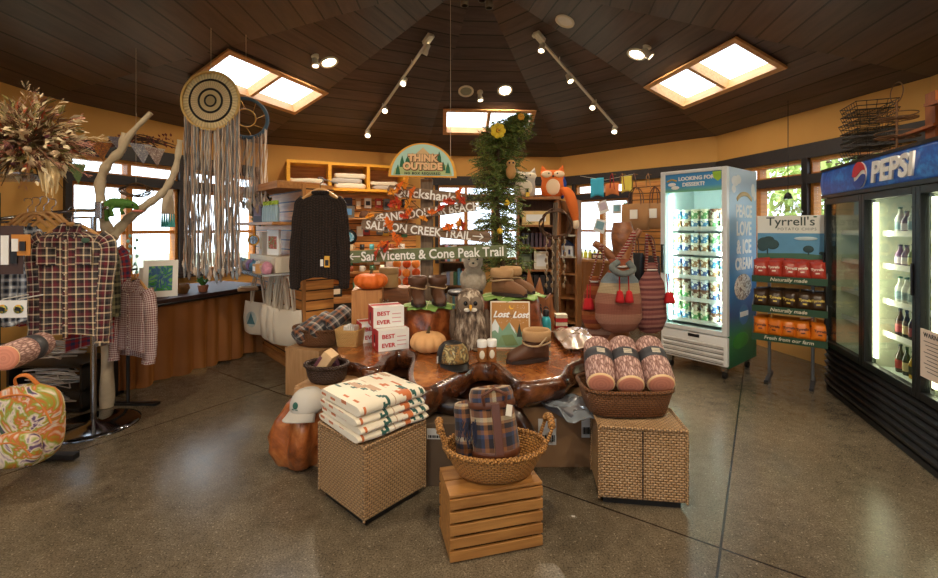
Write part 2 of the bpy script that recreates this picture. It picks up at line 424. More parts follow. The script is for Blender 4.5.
# ---- floor
def floor_mat():
    t = NT('polished_concrete'); c = t.ob(); q = t.n('SeparateXYZ'); t.t.links.new(c, q.inputs[0])
    big = t.noise(.9, detail=5, rough=.6); med = t.noise(14, detail=4); fine = t.noise(120, detail=2, rough=.75); fine2 = t.noise(75, detail=2)
    col = t.ramp(t.ma('ADD', t.ma('MULTIPLY', big, .6), t.ma('MULTIPLY', med, .4)), [(.35, lin(92, 82, 66)), (.65, lin(130, 118, 98))])
    sp = t.ramp(fine, [(.38, (.30, .28, .26)), (.54, (1, 1, 1)), (.68, (1.0, 1.0, 1.0))]); col = t.mix(.75, col, sp, 'MULTIPLY')
    lt = t.ma('GREATER_THAN', fine2, .66); col = t.mix(t.ma('MULTIPLY', lt, .4), col, lin(190, 176, 150))
    # sawn joints, two directions
    d1 = Vector((.554, .832)); p0 = (1.155, 2.02); J = None
    for (dx, dy, sp_) in ((d1.x, d1.y, 3.6), (-d1.y, d1.x, 3.6)):
        nx, ny = -dy, dx
        e = t.ma('ADD', t.ma('MULTIPLY', q.outputs[0], nx), t.ma('MULTIPLY', q.outputs[1], ny))
        e = t.ma('SUBTRACT', e, nx*p0[0]+ny*p0[1]); e = t.ma('ADD', t.ma('DIVIDE', e, sp_), 100.5)
        e = t.ma('ABSOLUTE', t.ma('SUBTRACT', t.ma('FRACT', e), .5)); e = t.ma('LESS_THAN', e, .0055/sp_)
        J = e if J is None else t.ma('MAXIMUM', J, e)
    col = t.mix(J, col, lin(40, 32, 26)); t.bump(t.ma('SUBTRACT', t.ma('MULTIPLY', med, .12), J), .25, .004)
    return t.fin(col, t.ma('ADD', .15, t.ma('MULTIPLY', med, .16)), Specular_IOR_Level=.5)
m = M(); m.poly([(c.x, c.y, 0) for c in CN]); st(m.obj('floor', floor_mat()))
for i in (4,):
    pass
# ---- outside
gt = NT('outside_ground'); g_ = gt.fin(gt.mix(gt.noise(.8), lin(150, 146, 130), lin(110, 118, 84)), .9)
mo = M()
NO = [(c-Vector((0, 2.8))).normalized() for c in CN]
for i in range(NC):
    a, b = CN[i], CN[(i+1) % NC]
    ao, bo = a+(a-Vector((0, 2.8))).normalized()*25, b+(b-Vector((0, 2.8))).normalized()*25
    mo.add([(a.x, a.y, -.05), (ao.x, ao.y, -.05), (bo.x, bo.y, -.05), (b.x, b.y, -.05)], [(0, 1, 2, 3)])
st(mo.obj('ground', g_))
LEAFG = plain(176, 196, 110, .6, var=.4, scale=3); LEAFD = plain(70, 100, 50, .6, var=.4, scale=3); BRK = plain(90, 72, 56, .9)
def tree_out(x, y, h, r, n, lab, mt):
    t_ = thing('tree', lab, 'tree', (x, y, -.05), 0, 'trees outside the windows'); rr = random.Random(int(x*10+y))
    tr = M().tube([(0, 0, 0), (.05, .02, h*.4), (-.04, .05, h*.75)], [.14, .11, .05], 8)
    for k in range(14):
        a = rr.uniform(0, 6.28); z = h*rr.uniform(.3, .7); L = r*rr.uniform(.5, .9)
        tr.tube([(0, 0, z), (math.cos(a)*L*.5, math.sin(a)*L*.5, z+.25), (math.cos(a)*L, math.sin(a)*L, z+.4)], [.05, .03, .012], 5)
    tr.obj('trunk', BRK, t_); lf = M()
    for k in range(n):
        a = rr.uniform(0, 6.28); b = math.asin(rr.uniform(-.9, 1)); q = rr.uniform(.35, 1)**.6
        c = Vector((math.cos(a)*math.cos(b)*r*q, math.sin(a)*math.cos(b)*r*q, h*.62+math.sin(b)*h*.42*q))
        e = Euler((rr.uniform(0, 6), rr.uniform(0, 6), rr.uniform(0, 6))).to_matrix(); s_ = rr.uniform(.05, .11)
        lf.add([c+e@Vector(p) for p in ((-s_, -s_*.4, 0), (s_, -s_*.4, .01), (s_*.8, s_*.4, 0), (-s_*.8, s_*.4, .02))], [(0, 1, 2, 3)])
    lf.obj('foliage', mt, t_)
tree_out(6.9, 7.6, 3.9, 1.6, 2600, 'light green leafy tree outside the window behind the chips rack', LEAFG)
tree_out(9.3, 4.4, 4.0, 1.7, 2200, 'green leafy tree outside the window above the drinks cooler', LEAFG)
tree_out(5.4, 10.8, 4.4, 1.6, 1800, 'darker tree outside, seen past the ice cream freezer', LEAFD)
# ============================================================ foreground crates, baskets, cubes
def frame_rz(d): return math.atan2(d[1], d[0])
# --- slatted wooden crate on its side
def slat_crate(name, lab, loc, rz, W, D, H, n, mt, t=.014, gap=.013, upright=False):
    t_ = thing(name, lab, 'crate', loc, rz); hh = H/n
    for k in range(n):
        M().box((W, t, hh-gap), (W/2, t/2, hh*(k+.5))).obj('slat', mt, t_, bevel=.002)
        M().box((W, t, hh-gap), (W/2, D-t/2, hh*(k+.5))).obj('slat', mt, t_, bevel=.002)
    m = M(); m.box((.018, D-2*t-.002, H-.004), (.012, D/2, H/2)); m.obj('end_panel', mt, t_, bevel=.002)
    m = M(); m.box((.018, D-2*t-.002, H-.004), (W-.012, D/2, H/2)); m.obj('end_panel', mt, t_, bevel=.002)
    k = max(2, int(D/.1)); w = D/k
    for j in range(k): M().box((W, w-.01, .012), (W/2, w*(j+.5), H+.006)).obj('top_slat', mt, t_, bevel=.002)
    return t_
CR = slat_crate('slatted_crate', 'upturned slatted honey wood crate carrying the handled oval basket', (-.083, 1.92, 0), math.atan2(.11, .424), .438, .25, .285, 5, CRATE)
WK = wicker('wicker_honey', (216, 160, 88), (160, 102, 46), .03, .012, .5, 1.0, (54, 28, 10))
WKR = wicker('rattan_brown', (222, 182, 134), (146, 108, 70), .026, .0135, .5, 1.0, (34, 20, 11))
WKD = wicker('wicker_dark', (84, 56, 38), (44, 28, 20), .022, .012, .5, 1.0, (16, 9, 6))
WKT = wicker('wicker_tray', (150, 98, 54), (92, 54, 28), .024, .013, .5, 1.0, (26, 13, 7))
def oval_basket(name, lab, loc, rz, a, b, h, mt, handles=True, flare=.72):
    t_ = thing(name, lab, 'basket', loc, rz); k = b/a; n = 44
    pr = [(a*flare*.9, .004), (a*flare, .01), (a*(flare+.1), h*.35), (a*.97, h*.85), (a, h), (a*.955, h), (a*.92, h*.8), (a*(flare+.04), h*.3), (a*flare*.9, .02), (.001, .02)]
    M().lathe(pr, n, sy=k, cap=False).obj('body', mt, t_)
    m = M(); P = [(a*.98*math.cos(x), b*.98*math.sin(x), h) for x in [2*PI*j/n for j in range(n)]]
    for ph in (0, PI):   # twisted rim
        Q = []
        for j in range(160):
            x = 2*PI*j/160; w = x*28+ph; Q.append(((a*.98+.007*math.cos(w))*math.cos(x), (b*.98+.007*math.cos(w))*math.sin(x), h+.007*math.sin(w)))
        m.tube(Q, .008, 6, closed=True)
    m.obj('rim', mt, t_)
    if handles:
        for s_ in (-1, 1):
            hd = M(); Q = spline([(s_*a*.9, -.05, h-.03), (s_*a*1.02, -.055, h+.05), (s_*a*1.09, -.05, h+.10), (s_*a*1.1, 0, h+.115), (s_*a*1.09, .05, h+.10), (s_*a*1.02, .055, h+.05), (s_*a*.9, .05, h-.03)], 6)
            hd.tube(Q, .009, 8); o = hd.obj('handle', mt, t_)
            g = M(); Q = spline([(s_*a*1.075, -.055, h+.092), (s_*a*1.1, 0, h+.117), (s_*a*1.075, .055, h+.092)], 10)
            g.tube(Q, [.017+.003*math.sin(i*1.9) for i in range(len(Q))], 10); g.obj('grip_wrap', WK, o)
    return t_
BK = oval_basket('oval_basket', 'oval honey wicker basket with two wrapped handles on the slatted crate', (.125, 2.11, .30), .1, .245, .165, .135, WK)
# --- rolled blankets in the basket
PL1 = plaid('plaid_navy_tan', [(0, (216, 196, 156)), (.12, (128, 80, 44)), (.3, (24, 26, 40)), (.55, (44, 58, 90)), (.66, (138, 88, 48)), (.78, (40, 26, 22)), (.92, (170, 130, 90))], .16)
LEATH = plain(92, 50, 30, .4, var=.3); TAGW = plain(232, 226, 212, .7, var=.03)
def roll(name, lab, loc, rot, r, L, mt, group=None, strap=True, tag_=True, seed=0):
    t_ = thing(name, lab, 'blanket', loc, 0, group, rot)
    prof = [(.001, 0), (r*.55, 0), (r*.9, .006), (r, .03), (r*1.03, L*.3), (r*.99, L*.7), (r, L-.03), (r*.9, L-.005), (r*.55, L), (r*.5, L-.012), (.001, L-.012)]
    M().lathe(prof, 40, sy=.86, cap=False, wob=.05).obj('roll', mt, t_)
    if strap:
        for z in (L*.22, L*.8):
            m = M(); m.lathe([(r*1.045, -.015), (r*1.07, -.012), (r*1.07, .012), (r*1.045, .015)], 40, (0, 0, z), sy=.88, cap=False); m.obj('strap', LEATH, t_)
        M().box((.04, .008, L*.62), (.0, -r*.88*1.03-.004, L*.51)).obj('strap', LEATH, t_, bevel=.002)
        m = M(); m.tube([(-.05, -r*.8, L*.8), (-.06, -r*1.0, L*.93), (0, -r*.9, L*1.0), (.055, -r*1.0, L*.92), (.05, -r*.8, L*.8)], .008, 8); m.obj('handle', LEATH, t_)
    if tag_: M().box((.035, .003, .05), (r*.6, -r*.80, L*.72), rot=(0, .3, .5)).obj('price_tag', TAGW, t_)
    return t_
roll('rolled_blanket', 'larger rolled navy and tan plaid blanket with leather straps in the handled basket', (.135, 2.07, .335), (R(-14), R(-3), R(8)), .108, .37, PL1)
roll('rolled_blanket', 'smaller plaid rolled blanket leaning behind the strapped one in the handled basket', (.01, 2.16, .335), (R(-10), R(-1), R(20)), .07, .27, PL1, tag_=False, strap=False)
m = M(); rr = random.Random(3)
for k in range(40):
    x, z = rr.uniform(-.05, .05), rr.uniform(0, .06); m.tube([(x, 0, z), (x*1.3, -.015, z-.03), (x*1.4+rr.uniform(-.01, .01), -.02, z-.07)], .0025, 4)
tag(m.obj('tassel_bundle', plain(36, 40, 60, .9), None, (.02, 2.06, .52)), 'navy fringe tassel between the two rolled blankets in the handled basket', 'tassel')
# --- wicker cubes
def cube(name, lab, loc, rz, W, D, z0, z1, mt, seam=False, top_over=0):
    t_ = thing(name, lab, 'stool', loc, rz)
    M().box((W-.05, D-.05, z0), (W/2, D/2, z0/2)).obj('plinth', BLACK, t_)
    M().box((W, D, z1-z0), (W/2, D/2, (z0+z1)/2)).obj('body', mt, t_, bevel=.012)
    m = M()
    for (a, b) in (((0, 0), (W, 0)), ((W, 0), (W, D)), ((W, D), (0, D)), ((0, D), (0, 0))): m.tube([(a[0], a[1], z1), (b[0], b[1], z1)], .009, 8)
    for c in ((0, 0), (W, 0), (W, D), (0, D)): m.tube([(c[0], c[1], z0), (c[0], c[1], z1)], .007, 8)
    m.obj('edge_binding', mt, t_)
    if seam: M().box((.006, .008, z1-z0-.03), (W/2, -.002, (z0+z1)/2)).obj('seam', WKD, t_)
    return t_
RZL = math.atan2(.30, .267)
cube('wicker_cube', 'woven rattan cube stool carrying the folded patterned blankets', (-.51, 2.14, 0), RZL, .40, .42, .035, .40, WKR)
cube('wicker_cube', 'woven rattan cube under the tray of log shaped pillows', (.692, 2.34, 0), -.13, .445, .28, .035, .415, WKR, seam=True)
# --- folded blankets
def aztec():
    t = NT('patterned_blanket'); _, u, v = t.uv()
    q = lambda x, p: t.ma('FLOOR', t.ma('DIVIDE', x, p))
    def cell(p, seed):
        x = t.n('CombineXYZ'); t.put(x.inputs[0], q(t.ma('ADD', u, t.ma('MULTIPLY', q(v, p*.35), p*.3)), p)); t.put(x.inputs[1], q(v, p*.35*2)); t.put(x.inputs[2], seed)
        w_ = t.n('TexWhiteNoise', noise_dimensions='3D'); t.t.links.new(x.outputs[0], w_.inputs[0]); return w_.outputs[0]
    base = lin(232, 222, 200); r1, r2, r3 = cell(.05, 1.0), cell(.038, 5.0), cell(.06, 9.0)
    band = lambda c, w: t.ma('LESS_THAN', t.ma('ABSOLUTE', t.ma('SUBTRACT', t.ma('FRACT', t.ma('DIVIDE', v, .22)), c)), w)
    col = t.mix(t.ma('MULTIPLY', t.ma('GREATER_THAN', r1, .72), band(.3, .2)), base, lin(198, 108, 52))
    col = t.mix(t.ma('MULTIPLY', t.ma('GREATER_THAN', r2, .82), band(.55, .26)), col, lin(30, 84, 74))
    col = t.mix(t.ma('MULTIPLY', t.ma('GREATER_THAN', r3, .8), band(.78, .2)), col, lin(190, 152, 120))
    t.bump(t.noise(90, detail=3), .3, .003); return t.fin(col, .95, Sheen_Weight=.3)
AZ = aztec()
def folded(lab, loc, rz, W, D, H, group, seed):
    m = M(); n = 22; rr = []
    # folded stack of three rounded layers: side profile in YZ, extruded along X with soft wobble
    prof = []
    L = 3; h = H/L
    for k in range(15):
        a = -PI/2+PI*k/14; prof.append((-D/2+.02-math.cos(a)*.045, H/2+math.sin(a)*H/2))
    for k in range(15):
        a = PI/2-PI*k/14; prof.append((D/2-.03+math.cos(a)*.03, H/2+math.sin(a)*H/2))
    for i in range(n+1):
        x = -W/2+W*i/n; e = min(1, min(i, n-i)/1.6); e = .72+.28*e
        rr.append([(x, y*(.985+.015*e)+.006*noise.noise(Vector((x*6, z*20, seed))), H/2+(z-H/2)*e+.006*noise.noise(Vector((x*5, y*5, seed+3)))) for y, z in prof])
    m.rings(rr, cap=True)
    o = m.obj('folded_blanket', AZ, None, loc, rz); tag(o, lab, 'blanket', group); return o
cc = Vector((-.51, 2.14, 0))+Matrix.Rotation(RZL, 3, 'Z') @ Vector((.205, .215, 0))
zz = .412
for k, (h, lab) in enumerate(((.045, 'bottom folded cream patterned blanket of the stack on the rattan cube'), (.042, 'second from bottom folded cream blanket of the stack on the rattan cube'), (.045, 'third from bottom folded cream blanket of the stack on the rattan cube'), (.062, 'topmost folded cream blanket with orange and green pattern on the rattan cube'))):
    folded(lab, (cc.x+.01*math.sin(k*2), cc.y, zz), RZL-.08+.05*math.sin(k*3), .43-.008*k, .40-.006*k, h, 'folded patterned blankets', k); zz += h-.003
# --- tray with log pillows
t_ = thing('wicker_tray', 'rectangular brown wicker tray of log shaped pillows on the right rattan cube', 'basket', (.898, 2.56, .425), 0)
a, b, h = .255, .17, .145
def rr_(k, z, w=4): return [((abs(math.cos(x))**(2/w))*math.copysign(1, math.cos(x))*a*k, (abs(math.sin(x))**(2/w))*math.copysign(1, math.sin(x))*b*k, z) for x in [2*PI*j/48+.001 for j in range(48)]]
M().rings([rr_(.80, 0), rr_(.84, .004), rr_(.92, h*.5), rr_(1.0, h), rr_(.965, h), rr_(.88, h*.5), rr_(.8, .015), rr_(.01, .015)], cap=False).obj('body', WKT, t_)
m = M(); m.tube(rr_(.985, h), .011, 8, closed=True); m.obj('rim', WKT, t_)
BARKP = bark('printed_bark', (124, 84, 76), (232, 196, 182)); 
def log_end(name='log_end'):
    t = NT(name); _, u, v = t.uv(); c = t.ob(); q = t.n('SeparateXYZ'); t.t.links.new(c, q.inputs[0])
    rad = t.ma('SQRT', t.ma('ADD', t.ma('POWER', q.outputs[0], 2), t.ma('POWER', q.outputs[1], 2)))
    rg = t.ma('FRACT', t.ma('ADD', t.ma('MULTIPLY', rad, 55), t.ma('MULTIPLY', t.noise(30), .5)))
    col = t.mix(t.ma('MULTIPLY', rg, .6), lin(232, 156, 126), lin(206, 120, 96)); col = t.mix(t.ma('GREATER_THAN', rad, .067), col, lin(236, 200, 150))
    return t.fin(col, .8)
LEND = log_end(); BANDM = plain(62, 62, 66, .5, var=.1)
def log_pillow(lab, a, b, r, band_at=.55, group='log shaped pillows in the tray', zrot=0, txt=True):
    a, b = Vector(a), Vector(b); d = b-a; L = d.length; q = d.to_track_quat('Z', 'Y')
    t_ = thing('log_pillow', lab, 'pillow', a, 0, group, (q.to_matrix().to_4x4() @ Matrix.Rotation(zrot, 4, 'Z')).to_euler())
    M().lathe([(r*.93, .0), (r, .012), (r*1.03, L*.3), (r*1.03, L*.7), (r, L-.02), (r*.8, L)], 32, cap=True).obj('bark_cover', BARKP, t_)
    M().lathe([(r*.945, .004), (r*.93, -.006), (r*.7, -.010), (.001, -.011)], 32, cap=False).obj('end_disc', LEND, t_)
    M().lathe([(r*1.035, -.035), (r*1.05, -.034), (r*1.05, .034), (r*1.035, .035)], 32, (0, 0, L*band_at), cap=False).obj('paper_band', BANDM, t_)
    return t_
for k, (ax, az, bx, by, bz, lab) in enumerate(((601, 386, 597, 2.70, 344, 'leftmost log print pillow in the wicker tray'), (630.5, 388, 621, 2.70, 343, 'middle log print pillow in the wicker tray'), (661, 387, 647, 2.70, 343, 'rightmost log print pillow in the wicker tray'))):
    A = at(ax, az-3, 2.43); B = at(bx, bz, by)
    lp = log_pillow(lab, A, B, .079)
    inv = lp.matrix_basis
    up = (lp.rotation_euler.to_matrix().inverted() @ Vector((0, -.5, .85))).normalized(); ang = math.atan2(up.y, up.x)
    r = .0835
    for j in range(3):
        M().box((.004, .045, .006), (0, 0, 0)).obj('print_line', CREAM, lp, (math.cos(ang)*r, math.sin(ang)*r, (B-A).length*.55+.012-j*.012), ang)
# --- polished burl stump with cap
BURL = burl('burl_orange', (66, 30, 11), (146, 80, 34), (200, 130, 66)); BURLD = burl('burl_dark', (12, 7, 5), (38, 20, 12), (84, 46, 26), .3, .4)
BURLR = burl('stump_red', (50, 20, 8), (138, 70, 30), (186, 108, 54), .35, .3)
def stump(name, lab, loc, prof, mt, nz=.18, seed=1, n=48, sx=1, sy=1, flute=0, par=None, cat='stump'):
    m = M(); rr = []
    for r, z in prof:
        row = []
        for j in range(n):
            a = 2*PI*j/n; d = Vector((math.cos(a), math.sin(a), z*2.2)); k = 1+nz*noise.noise(d*1.6+Vector((seed*3.1, 0, 0)))+nz*.4*noise.noise(d*4.5+Vector((seed, 0, 0)))
            if flute: k += flute*math.sin(a*5+seed+z*3)*(1-min(1, z/max(.01, prof[-1][1])))
            row.append((math.cos(a)*r*k*sx, math.sin(a)*r*k*sy, z))
        rr.append(row)
    m.rings(rr, cap=True)
    o = m.obj(name, mt, par, loc)
    return tag(o, lab, cat) if par is None else o
stump('burl_stump', 'polished reddish burl stump with a grey cap on top', (-1.02, 2.75, 0), [(.09, .0), (.15, .03), (.185, .12), (.18, .2), (.155, .3), (.12, .38), (.085, .405), (.02, .412)], burl('stump_orange', (86, 38, 14), (176, 98, 46), (218, 146, 82), .35, .3), .4, 2, flute=.2, sx=.98, sy=.9)
def cap(name, lab, loc, rz, crown, brim, s=1.0, logo=None, tilt=0, group=None):
    t_ = thing(name, lab, 'cap', loc, 0, group, (tilt, 0, rz))
    pr = [(.088, 0), (.092, .02), (.09, .05), (.078, .085), (.055, .108), (.025, .118), (.001, .12)]
    M().lathe([(r*s, z*s) for r, z in pr], 32, sy=1.12, cap=False).obj('crown', crown, t_, solid=.003)
    m = M(); m.sheet(lambda u, v: (math.sin((u-.5)*2.5)*(.088+.004*v)*s, (-math.cos((u-.5)*2.5)*.098-v*.075*max(.05, math.cos((u-.5)*2.7)))*s, (.012-.02*v-.035*(2*(u-.5))**2*v)*s), 20, 8)
    m.obj('brim', brim, t_, solid=.004)
    M().ell((0, 0, .12*s), (.007, .007, .004), 8, 5).obj('button', crown, t_)
    return t_
CP = cap('baseball_cap', 'pale grey baseball cap with a small green emblem on the burl stump', at(308, 409, 2.66), R(-22), plain(196, 190, 180, .85, var=.05), plain(190, 184, 174, .85, var=.05), 1.05)
e = thing('x', 'x', 'x'); bpy.data.objects.remove(e)
m = M(); m.ell((0, 0, 0), (.02, .004, .02), 16, 8); em = m.obj('emblem', plain(40, 92, 78, .7), CP, (0, -.104, .058), rot=(R(-14), 0, 0))
text('emblem_lettering', 'BIG SUR', .012, plain(40, 92, 78, .7), CP, (0, -.109, .032), (R(80), 0, 0))
# --- cardboard cartons under the table
CARD = plain(138, 104, 70, .85, var=.12, scale=4); LAB = plain(208, 206, 200, .6, var=.05)
def carton(lab, loc, rz, s, labels=(), mt=CARD, name='cardboard_carton', group=None):
    t_ = thing(name, lab, 'box', loc, rz, group)
    M().box(s, (0, 0, s[2]/2)).obj('body', mt, t_, bevel=.004)
    M().box((s[0]*.99, .05, .002), (0, 0, s[2]+.001)).obj('tape', plain(160, 128, 90, .35), t_)
    for (x, z, w, h) in labels:
        l_ = M().box((w, .002, h), (x, -s[1]/2-.001, z)).obj('shipping_label', LAB, t_)
        mm = M()
        for q in range(9): mm.box((w*.05*(1+q % 2), .001, h*.25), (-w*.4+q*w*.1, 0, 0))
        mm.obj('barcode', BLACK, l_, (x, -s[1]/2-.0025, z-h*.25))
    return t_
carton('wide cardboard carton with two white shipping labels under the burl table', (.60, 2.87, 0), 0, (.56, .34, .37), [(-.12, .22, .11, .16), (.14, .27, .1, .17)])
carton('dark cardboard carton between the rattan cube and the handled basket', (-.16, 2.68, 0), -.05, (.30, .36, .36), [(-.02, .30, .1, .06)], plain(96, 78, 60, .85))
t_ = thing('plastic_wrapped_bundle', 'shiny clear plastic wrapped bundle beside the wicker tray of logs', 'bundle', (.6, 2.62, .40), .5)
m = M(); m.sheet(lambda u, v: ((u-.5)*.26, (v-.5)*.34, .03+.035*noise.noise(Vector((u*4, v*4, 2)))-.05*abs(v-.5)), 26, 26); m.obj('wrap', plain(150, 160, 168, .12, .3, var=.2, Coat_Weight=1.0), t_, solid=.006)
M().box((.2, .26, .05), (0, 0, .0)).obj('contents', plain(90, 90, 96, .5), t_, bevel=.01)
# ============================================================ garments
def garment(root, W, H, D, mt, sleeve=.5, sr=.055, flare=1.0, collar=True, mt2=None, hem=.02, sl_spread=.10, neck=.07, open_=True):
    """W chest half-width, origin at neck point, hangs downwards"""
    rings = []; n = 40
    zs = [(0, neck), (-.025, neck*1.5), (-.05, W*.8), (-.085, W*.98), (-.16, W), (-.3, W*.97), (-H*.6, W*.98*flare), (-H*.85, W*flare), (-H, W*flare*1.01)]
    for q, (z, w) in enumerate(zs):
        row = []
        for j in range(n):
            a = 2*PI*j/n; c, s_ = math.cos(a), math.sin(a); k = (abs(c)**2.6+abs(s_)**2.6)**(-1/2.6)
            f = 1+(.10*math.sin(a*9+q*.4)+.06*math.sin(a*14))*min(1, max(0, -z-.12)/.3)
            hz = (hem*math.cos(a*2)*-1 if z == -H else 0)
            row.append((c*k*w, s_*k*D*(.55 if z > -.03 else 1)*f, z+hz+(-.012*abs(c) if z > -.06 else 0)))
        rings.append(row)
    M().rings(rings[::-1], cap=True).obj('body', mt, root)
    for s_ in (-1, 1):
        P = spline([(s_*(W*.78), 0, -.085), (s_*(W*1.02), .0, -.15), (s_*(W+sl_spread*.6), -.01, -.15-sleeve*.45), (s_*(W+sl_spread*.75), -.02, -.13-sleeve*.85), (s_*(W+sl_spread*.7), -.03, -.14-sleeve)], 6)
        k = len(P); m = M(); m.tube(P, [sr*(1.25-.45*i/k)*(1+.05*math.sin(i*1.7)) for i in range(k)], 16, flat=.7)
        o = m.obj('sleeve', mt, root)
        mm = M(); mm.tube([P[-3], P[-1]+(P[-1]-P[-3])*.3], [sr*.88, sr*.86], 16, flat=.7); mm.obj('cuff', mt2 or mt, o)
    if collar:
        for s_ in (-1, 1):
            m = M(); m.add([(s_*.0, -D*.95, -.055), (s_*.055, -D*1.1, -.085), (s_*.085, -D*.8, -.03), (s_*.06, -D*.1, .02), (s_*.03, -D*.2, .022)], [(0, 1, 2, 3, 4)]); m.obj('collar', mt2 or mt, root, solid=.006)
    if open_:
        M().box((.03, .004, H*.88), (0, -D*1.0-.006, -.09-H*.44)).obj('placket', mt2 or mt, root)
        for k in range(6): M().ell((0, -D-.012, -.1-k*H*.15), (.0045, .003, .0045), 8, 5).obj('button', CREAM, root)
HANGW = plain(214, 160, 96, .45, var=.1)
def hanger(lab, loc, rz, w=.21, mt=None, group=None):
    t_ = thing('clothes_hanger', lab, 'hanger', loc, rz, group)
    m = M(); m.tube(spline([(-w, 0, -.085), (-w*.6, 0, -.035), (-.03, 0, .0), (.03, 0, 0), (w*.6, 0, -.035), (w, 0, -.085)], 5), .012, 8, flat=.8); m.obj('shoulder_bar', mt or HANGW, t_)
    m = M(); m.tube(spline([(0, 0, 0), (0, 0, .05), (.02, 0, .075), (.018, 0, .11), (-.012, 0, .115), (-.02, 0, .095)], 5), .003, 6); m.obj('hook', STEEL, t_)
    return t_
PLR = plaid('plaid_maroon_cream', [(0, (230, 206, 168)), (.10, (70, 62, 60)), (.3, (18, 14, 16)), (.5, (206, 190, 166)), (.57, (104, 18, 32)), (.78, (50, 12, 20)), (.92, (18, 14, 16))], .10)
PLB = plaid('plaid_black_white', [(0, (220, 224, 228)), (.35, (90, 100, 120)), (.5, (30, 34, 44)), (.85, (110, 120, 140))], .05)
PLRED = plaid('plaid_red_blue', [(0, (200, 190, 180)), (.1, (150, 30, 36)), (.45, (40, 50, 90)), (.7, (170, 40, 44)), (.9, (60, 60, 80))], .1)
PLG = plaid('plaid_olive', [(0, (150, 146, 110)), (.3, (50, 54, 40)), (.6, (96, 92, 64)), (.8, (30, 30, 26))], .09)
GING = gingham('gingham_red', (222, 206, 200), (120, 44, 46), .018)
# round base chrome rack
bx, by = -2.79, 3.27
t_ = thing('clothes_rack', 'chrome clothes rack on a round base holding the plaid shirts', 'clothes rack', (bx, by, 0))
M().lathe([(.285, 0), (.285, .014), (.25, .024), (.05, .032), (.028, .05), (.02, .05)], 48).obj('base', plain(120, 122, 126, .12, 1), t_)
M().cyl(.019, (0, 0, .04), (0, 0, 1.55), 14).obj('pole', STEEL, t_)
m = M(); P = spline([(-.62, -.28, 1.5), (-.45, -.05, 1.56), (-.2, .05, 1.6), (0, 0, 1.6), (.12, -.02, 1.62)], 6); m.tube(P, .013, 8); m.tube(spline([(-.62, -.2, 1.5), (-.45, .03, 1.53), (-.2, .12, 1.55), (0, 0, 1.55)], 6), .008, 8)
m.obj('rail', STEEL, t_)
M().box((.05, .03, .12), (.06, -.02, 1.6)).obj('bracket', STEEL, t_, bevel=.004)
# the large plaid shirt in front
S0 = at(72, 226, 2.98)
t_ = thing('plaid_shirt', 'large maroon, black and cream plaid shirt facing forward on the chrome rack', 'shirt', S0, R(8), 'plaid shirts on the chrome rack')
garment(t_, .215, .74, .055, PLR, .66, .05, collar=True, sl_spread=-.02, neck=.06)
for s_ in (-1,1): M().box((.11, .006, .12), (s_*.11, -.064, -.2), rot=(0, 0, -s_*.15)).obj('chest_pocket', PLR, t_, bevel=.003)
m = M(); m.ell((0, 0, 0), (.028, .004, .018), 14, 6); m.obj('badge', plain(60, 84, 66, .7), t_, (.125, -.066, -.095))
hanger('light wooden hanger inside the large maroon plaid shirt', S0+Vector((0, 0, .012)), R(8), .17)
# shirts behind it on the rail
for k, (px, py, Y, rz, mt, lab, H) in enumerate(((22, 226, 3.12, 60, PLB, 'black and white checked shirt left behind the large plaid shirt', .62), (46, 232, 3.18, 55, PLB, 'white and blue checked shirt just behind the large plaid shirt', .62), (60, 235, 3.3, 50, PLRED, 'red and blue plaid shirt whose hem shows below the large plaid shirt', .70), (82, 236, 3.36, 55, PLG, 'olive plaid shirt whose hem shows at the pole of the rack', .66), (94, 240, 3.48, 50, PLRED, 'red plaid shirt lowest behind the pole of the rack', .84))):
    p = at(px, py, Y); t_ = thing('plaid_shirt', lab, 'shirt', p, R(rz), 'plaid shirts on the chrome rack'); garment(t_, .17, H, .045, mt, .5, .05, sl_spread=.03, open_=False, neck=.05)
for k, (px, py, Y) in enumerate(((28, 212, 3.1), (36, 211, 3.12), (44, 210, 3.15), (52, 212, 3.2))):
    hanger('wooden hanger on the rail above the plaid shirts', at(px, py, Y)+Vector((0, 0, -.02)), R(55-10*k), .11, None, 'hangers on the chrome rail')
# gingham child shirt + second rack arm
t_ = thing('gingham_shirt', 'small red and white gingham shirt hanging by the skirted table', 'shirt', at(135, 281, 3.55), R(-14)); garment(t_, .145, .56, .05, GING, .5, .05, sl_spread=.05, neck=.05, flare=1.15)
hanger('light wooden hanger of the gingham shirt', at(135, 279, 3.55), R(-14), .12)
t_ = thing('gingham_shirt', 'second gingham shirt right behind the small red gingham one', 'shirt', at(131, 284, 3.68), R(-8)); garment(t_, .15, .60, .045, GING, .5, .05, sl_spread=.04, neck=.05, flare=1.15, open_=False)
t_ = thing('small_rack', 'black floor rack carrying the gingham shirts', 'clothes rack', (at(128, 300, 3.66).x, 3.66, 0))
m = M(); m.cyl(.014, (0, 0, 0.02), (0, 0, 1.12), 10); m.obj('pole', BLACK, t_); M().box((.5, .05, .02), (0, 0, .01)).obj('foot', BLACK, t_); M().cyl(.009, (-.0, -.18, 1.12), (0, .1, 1.12), 8).obj('arm', BLACK, t_)
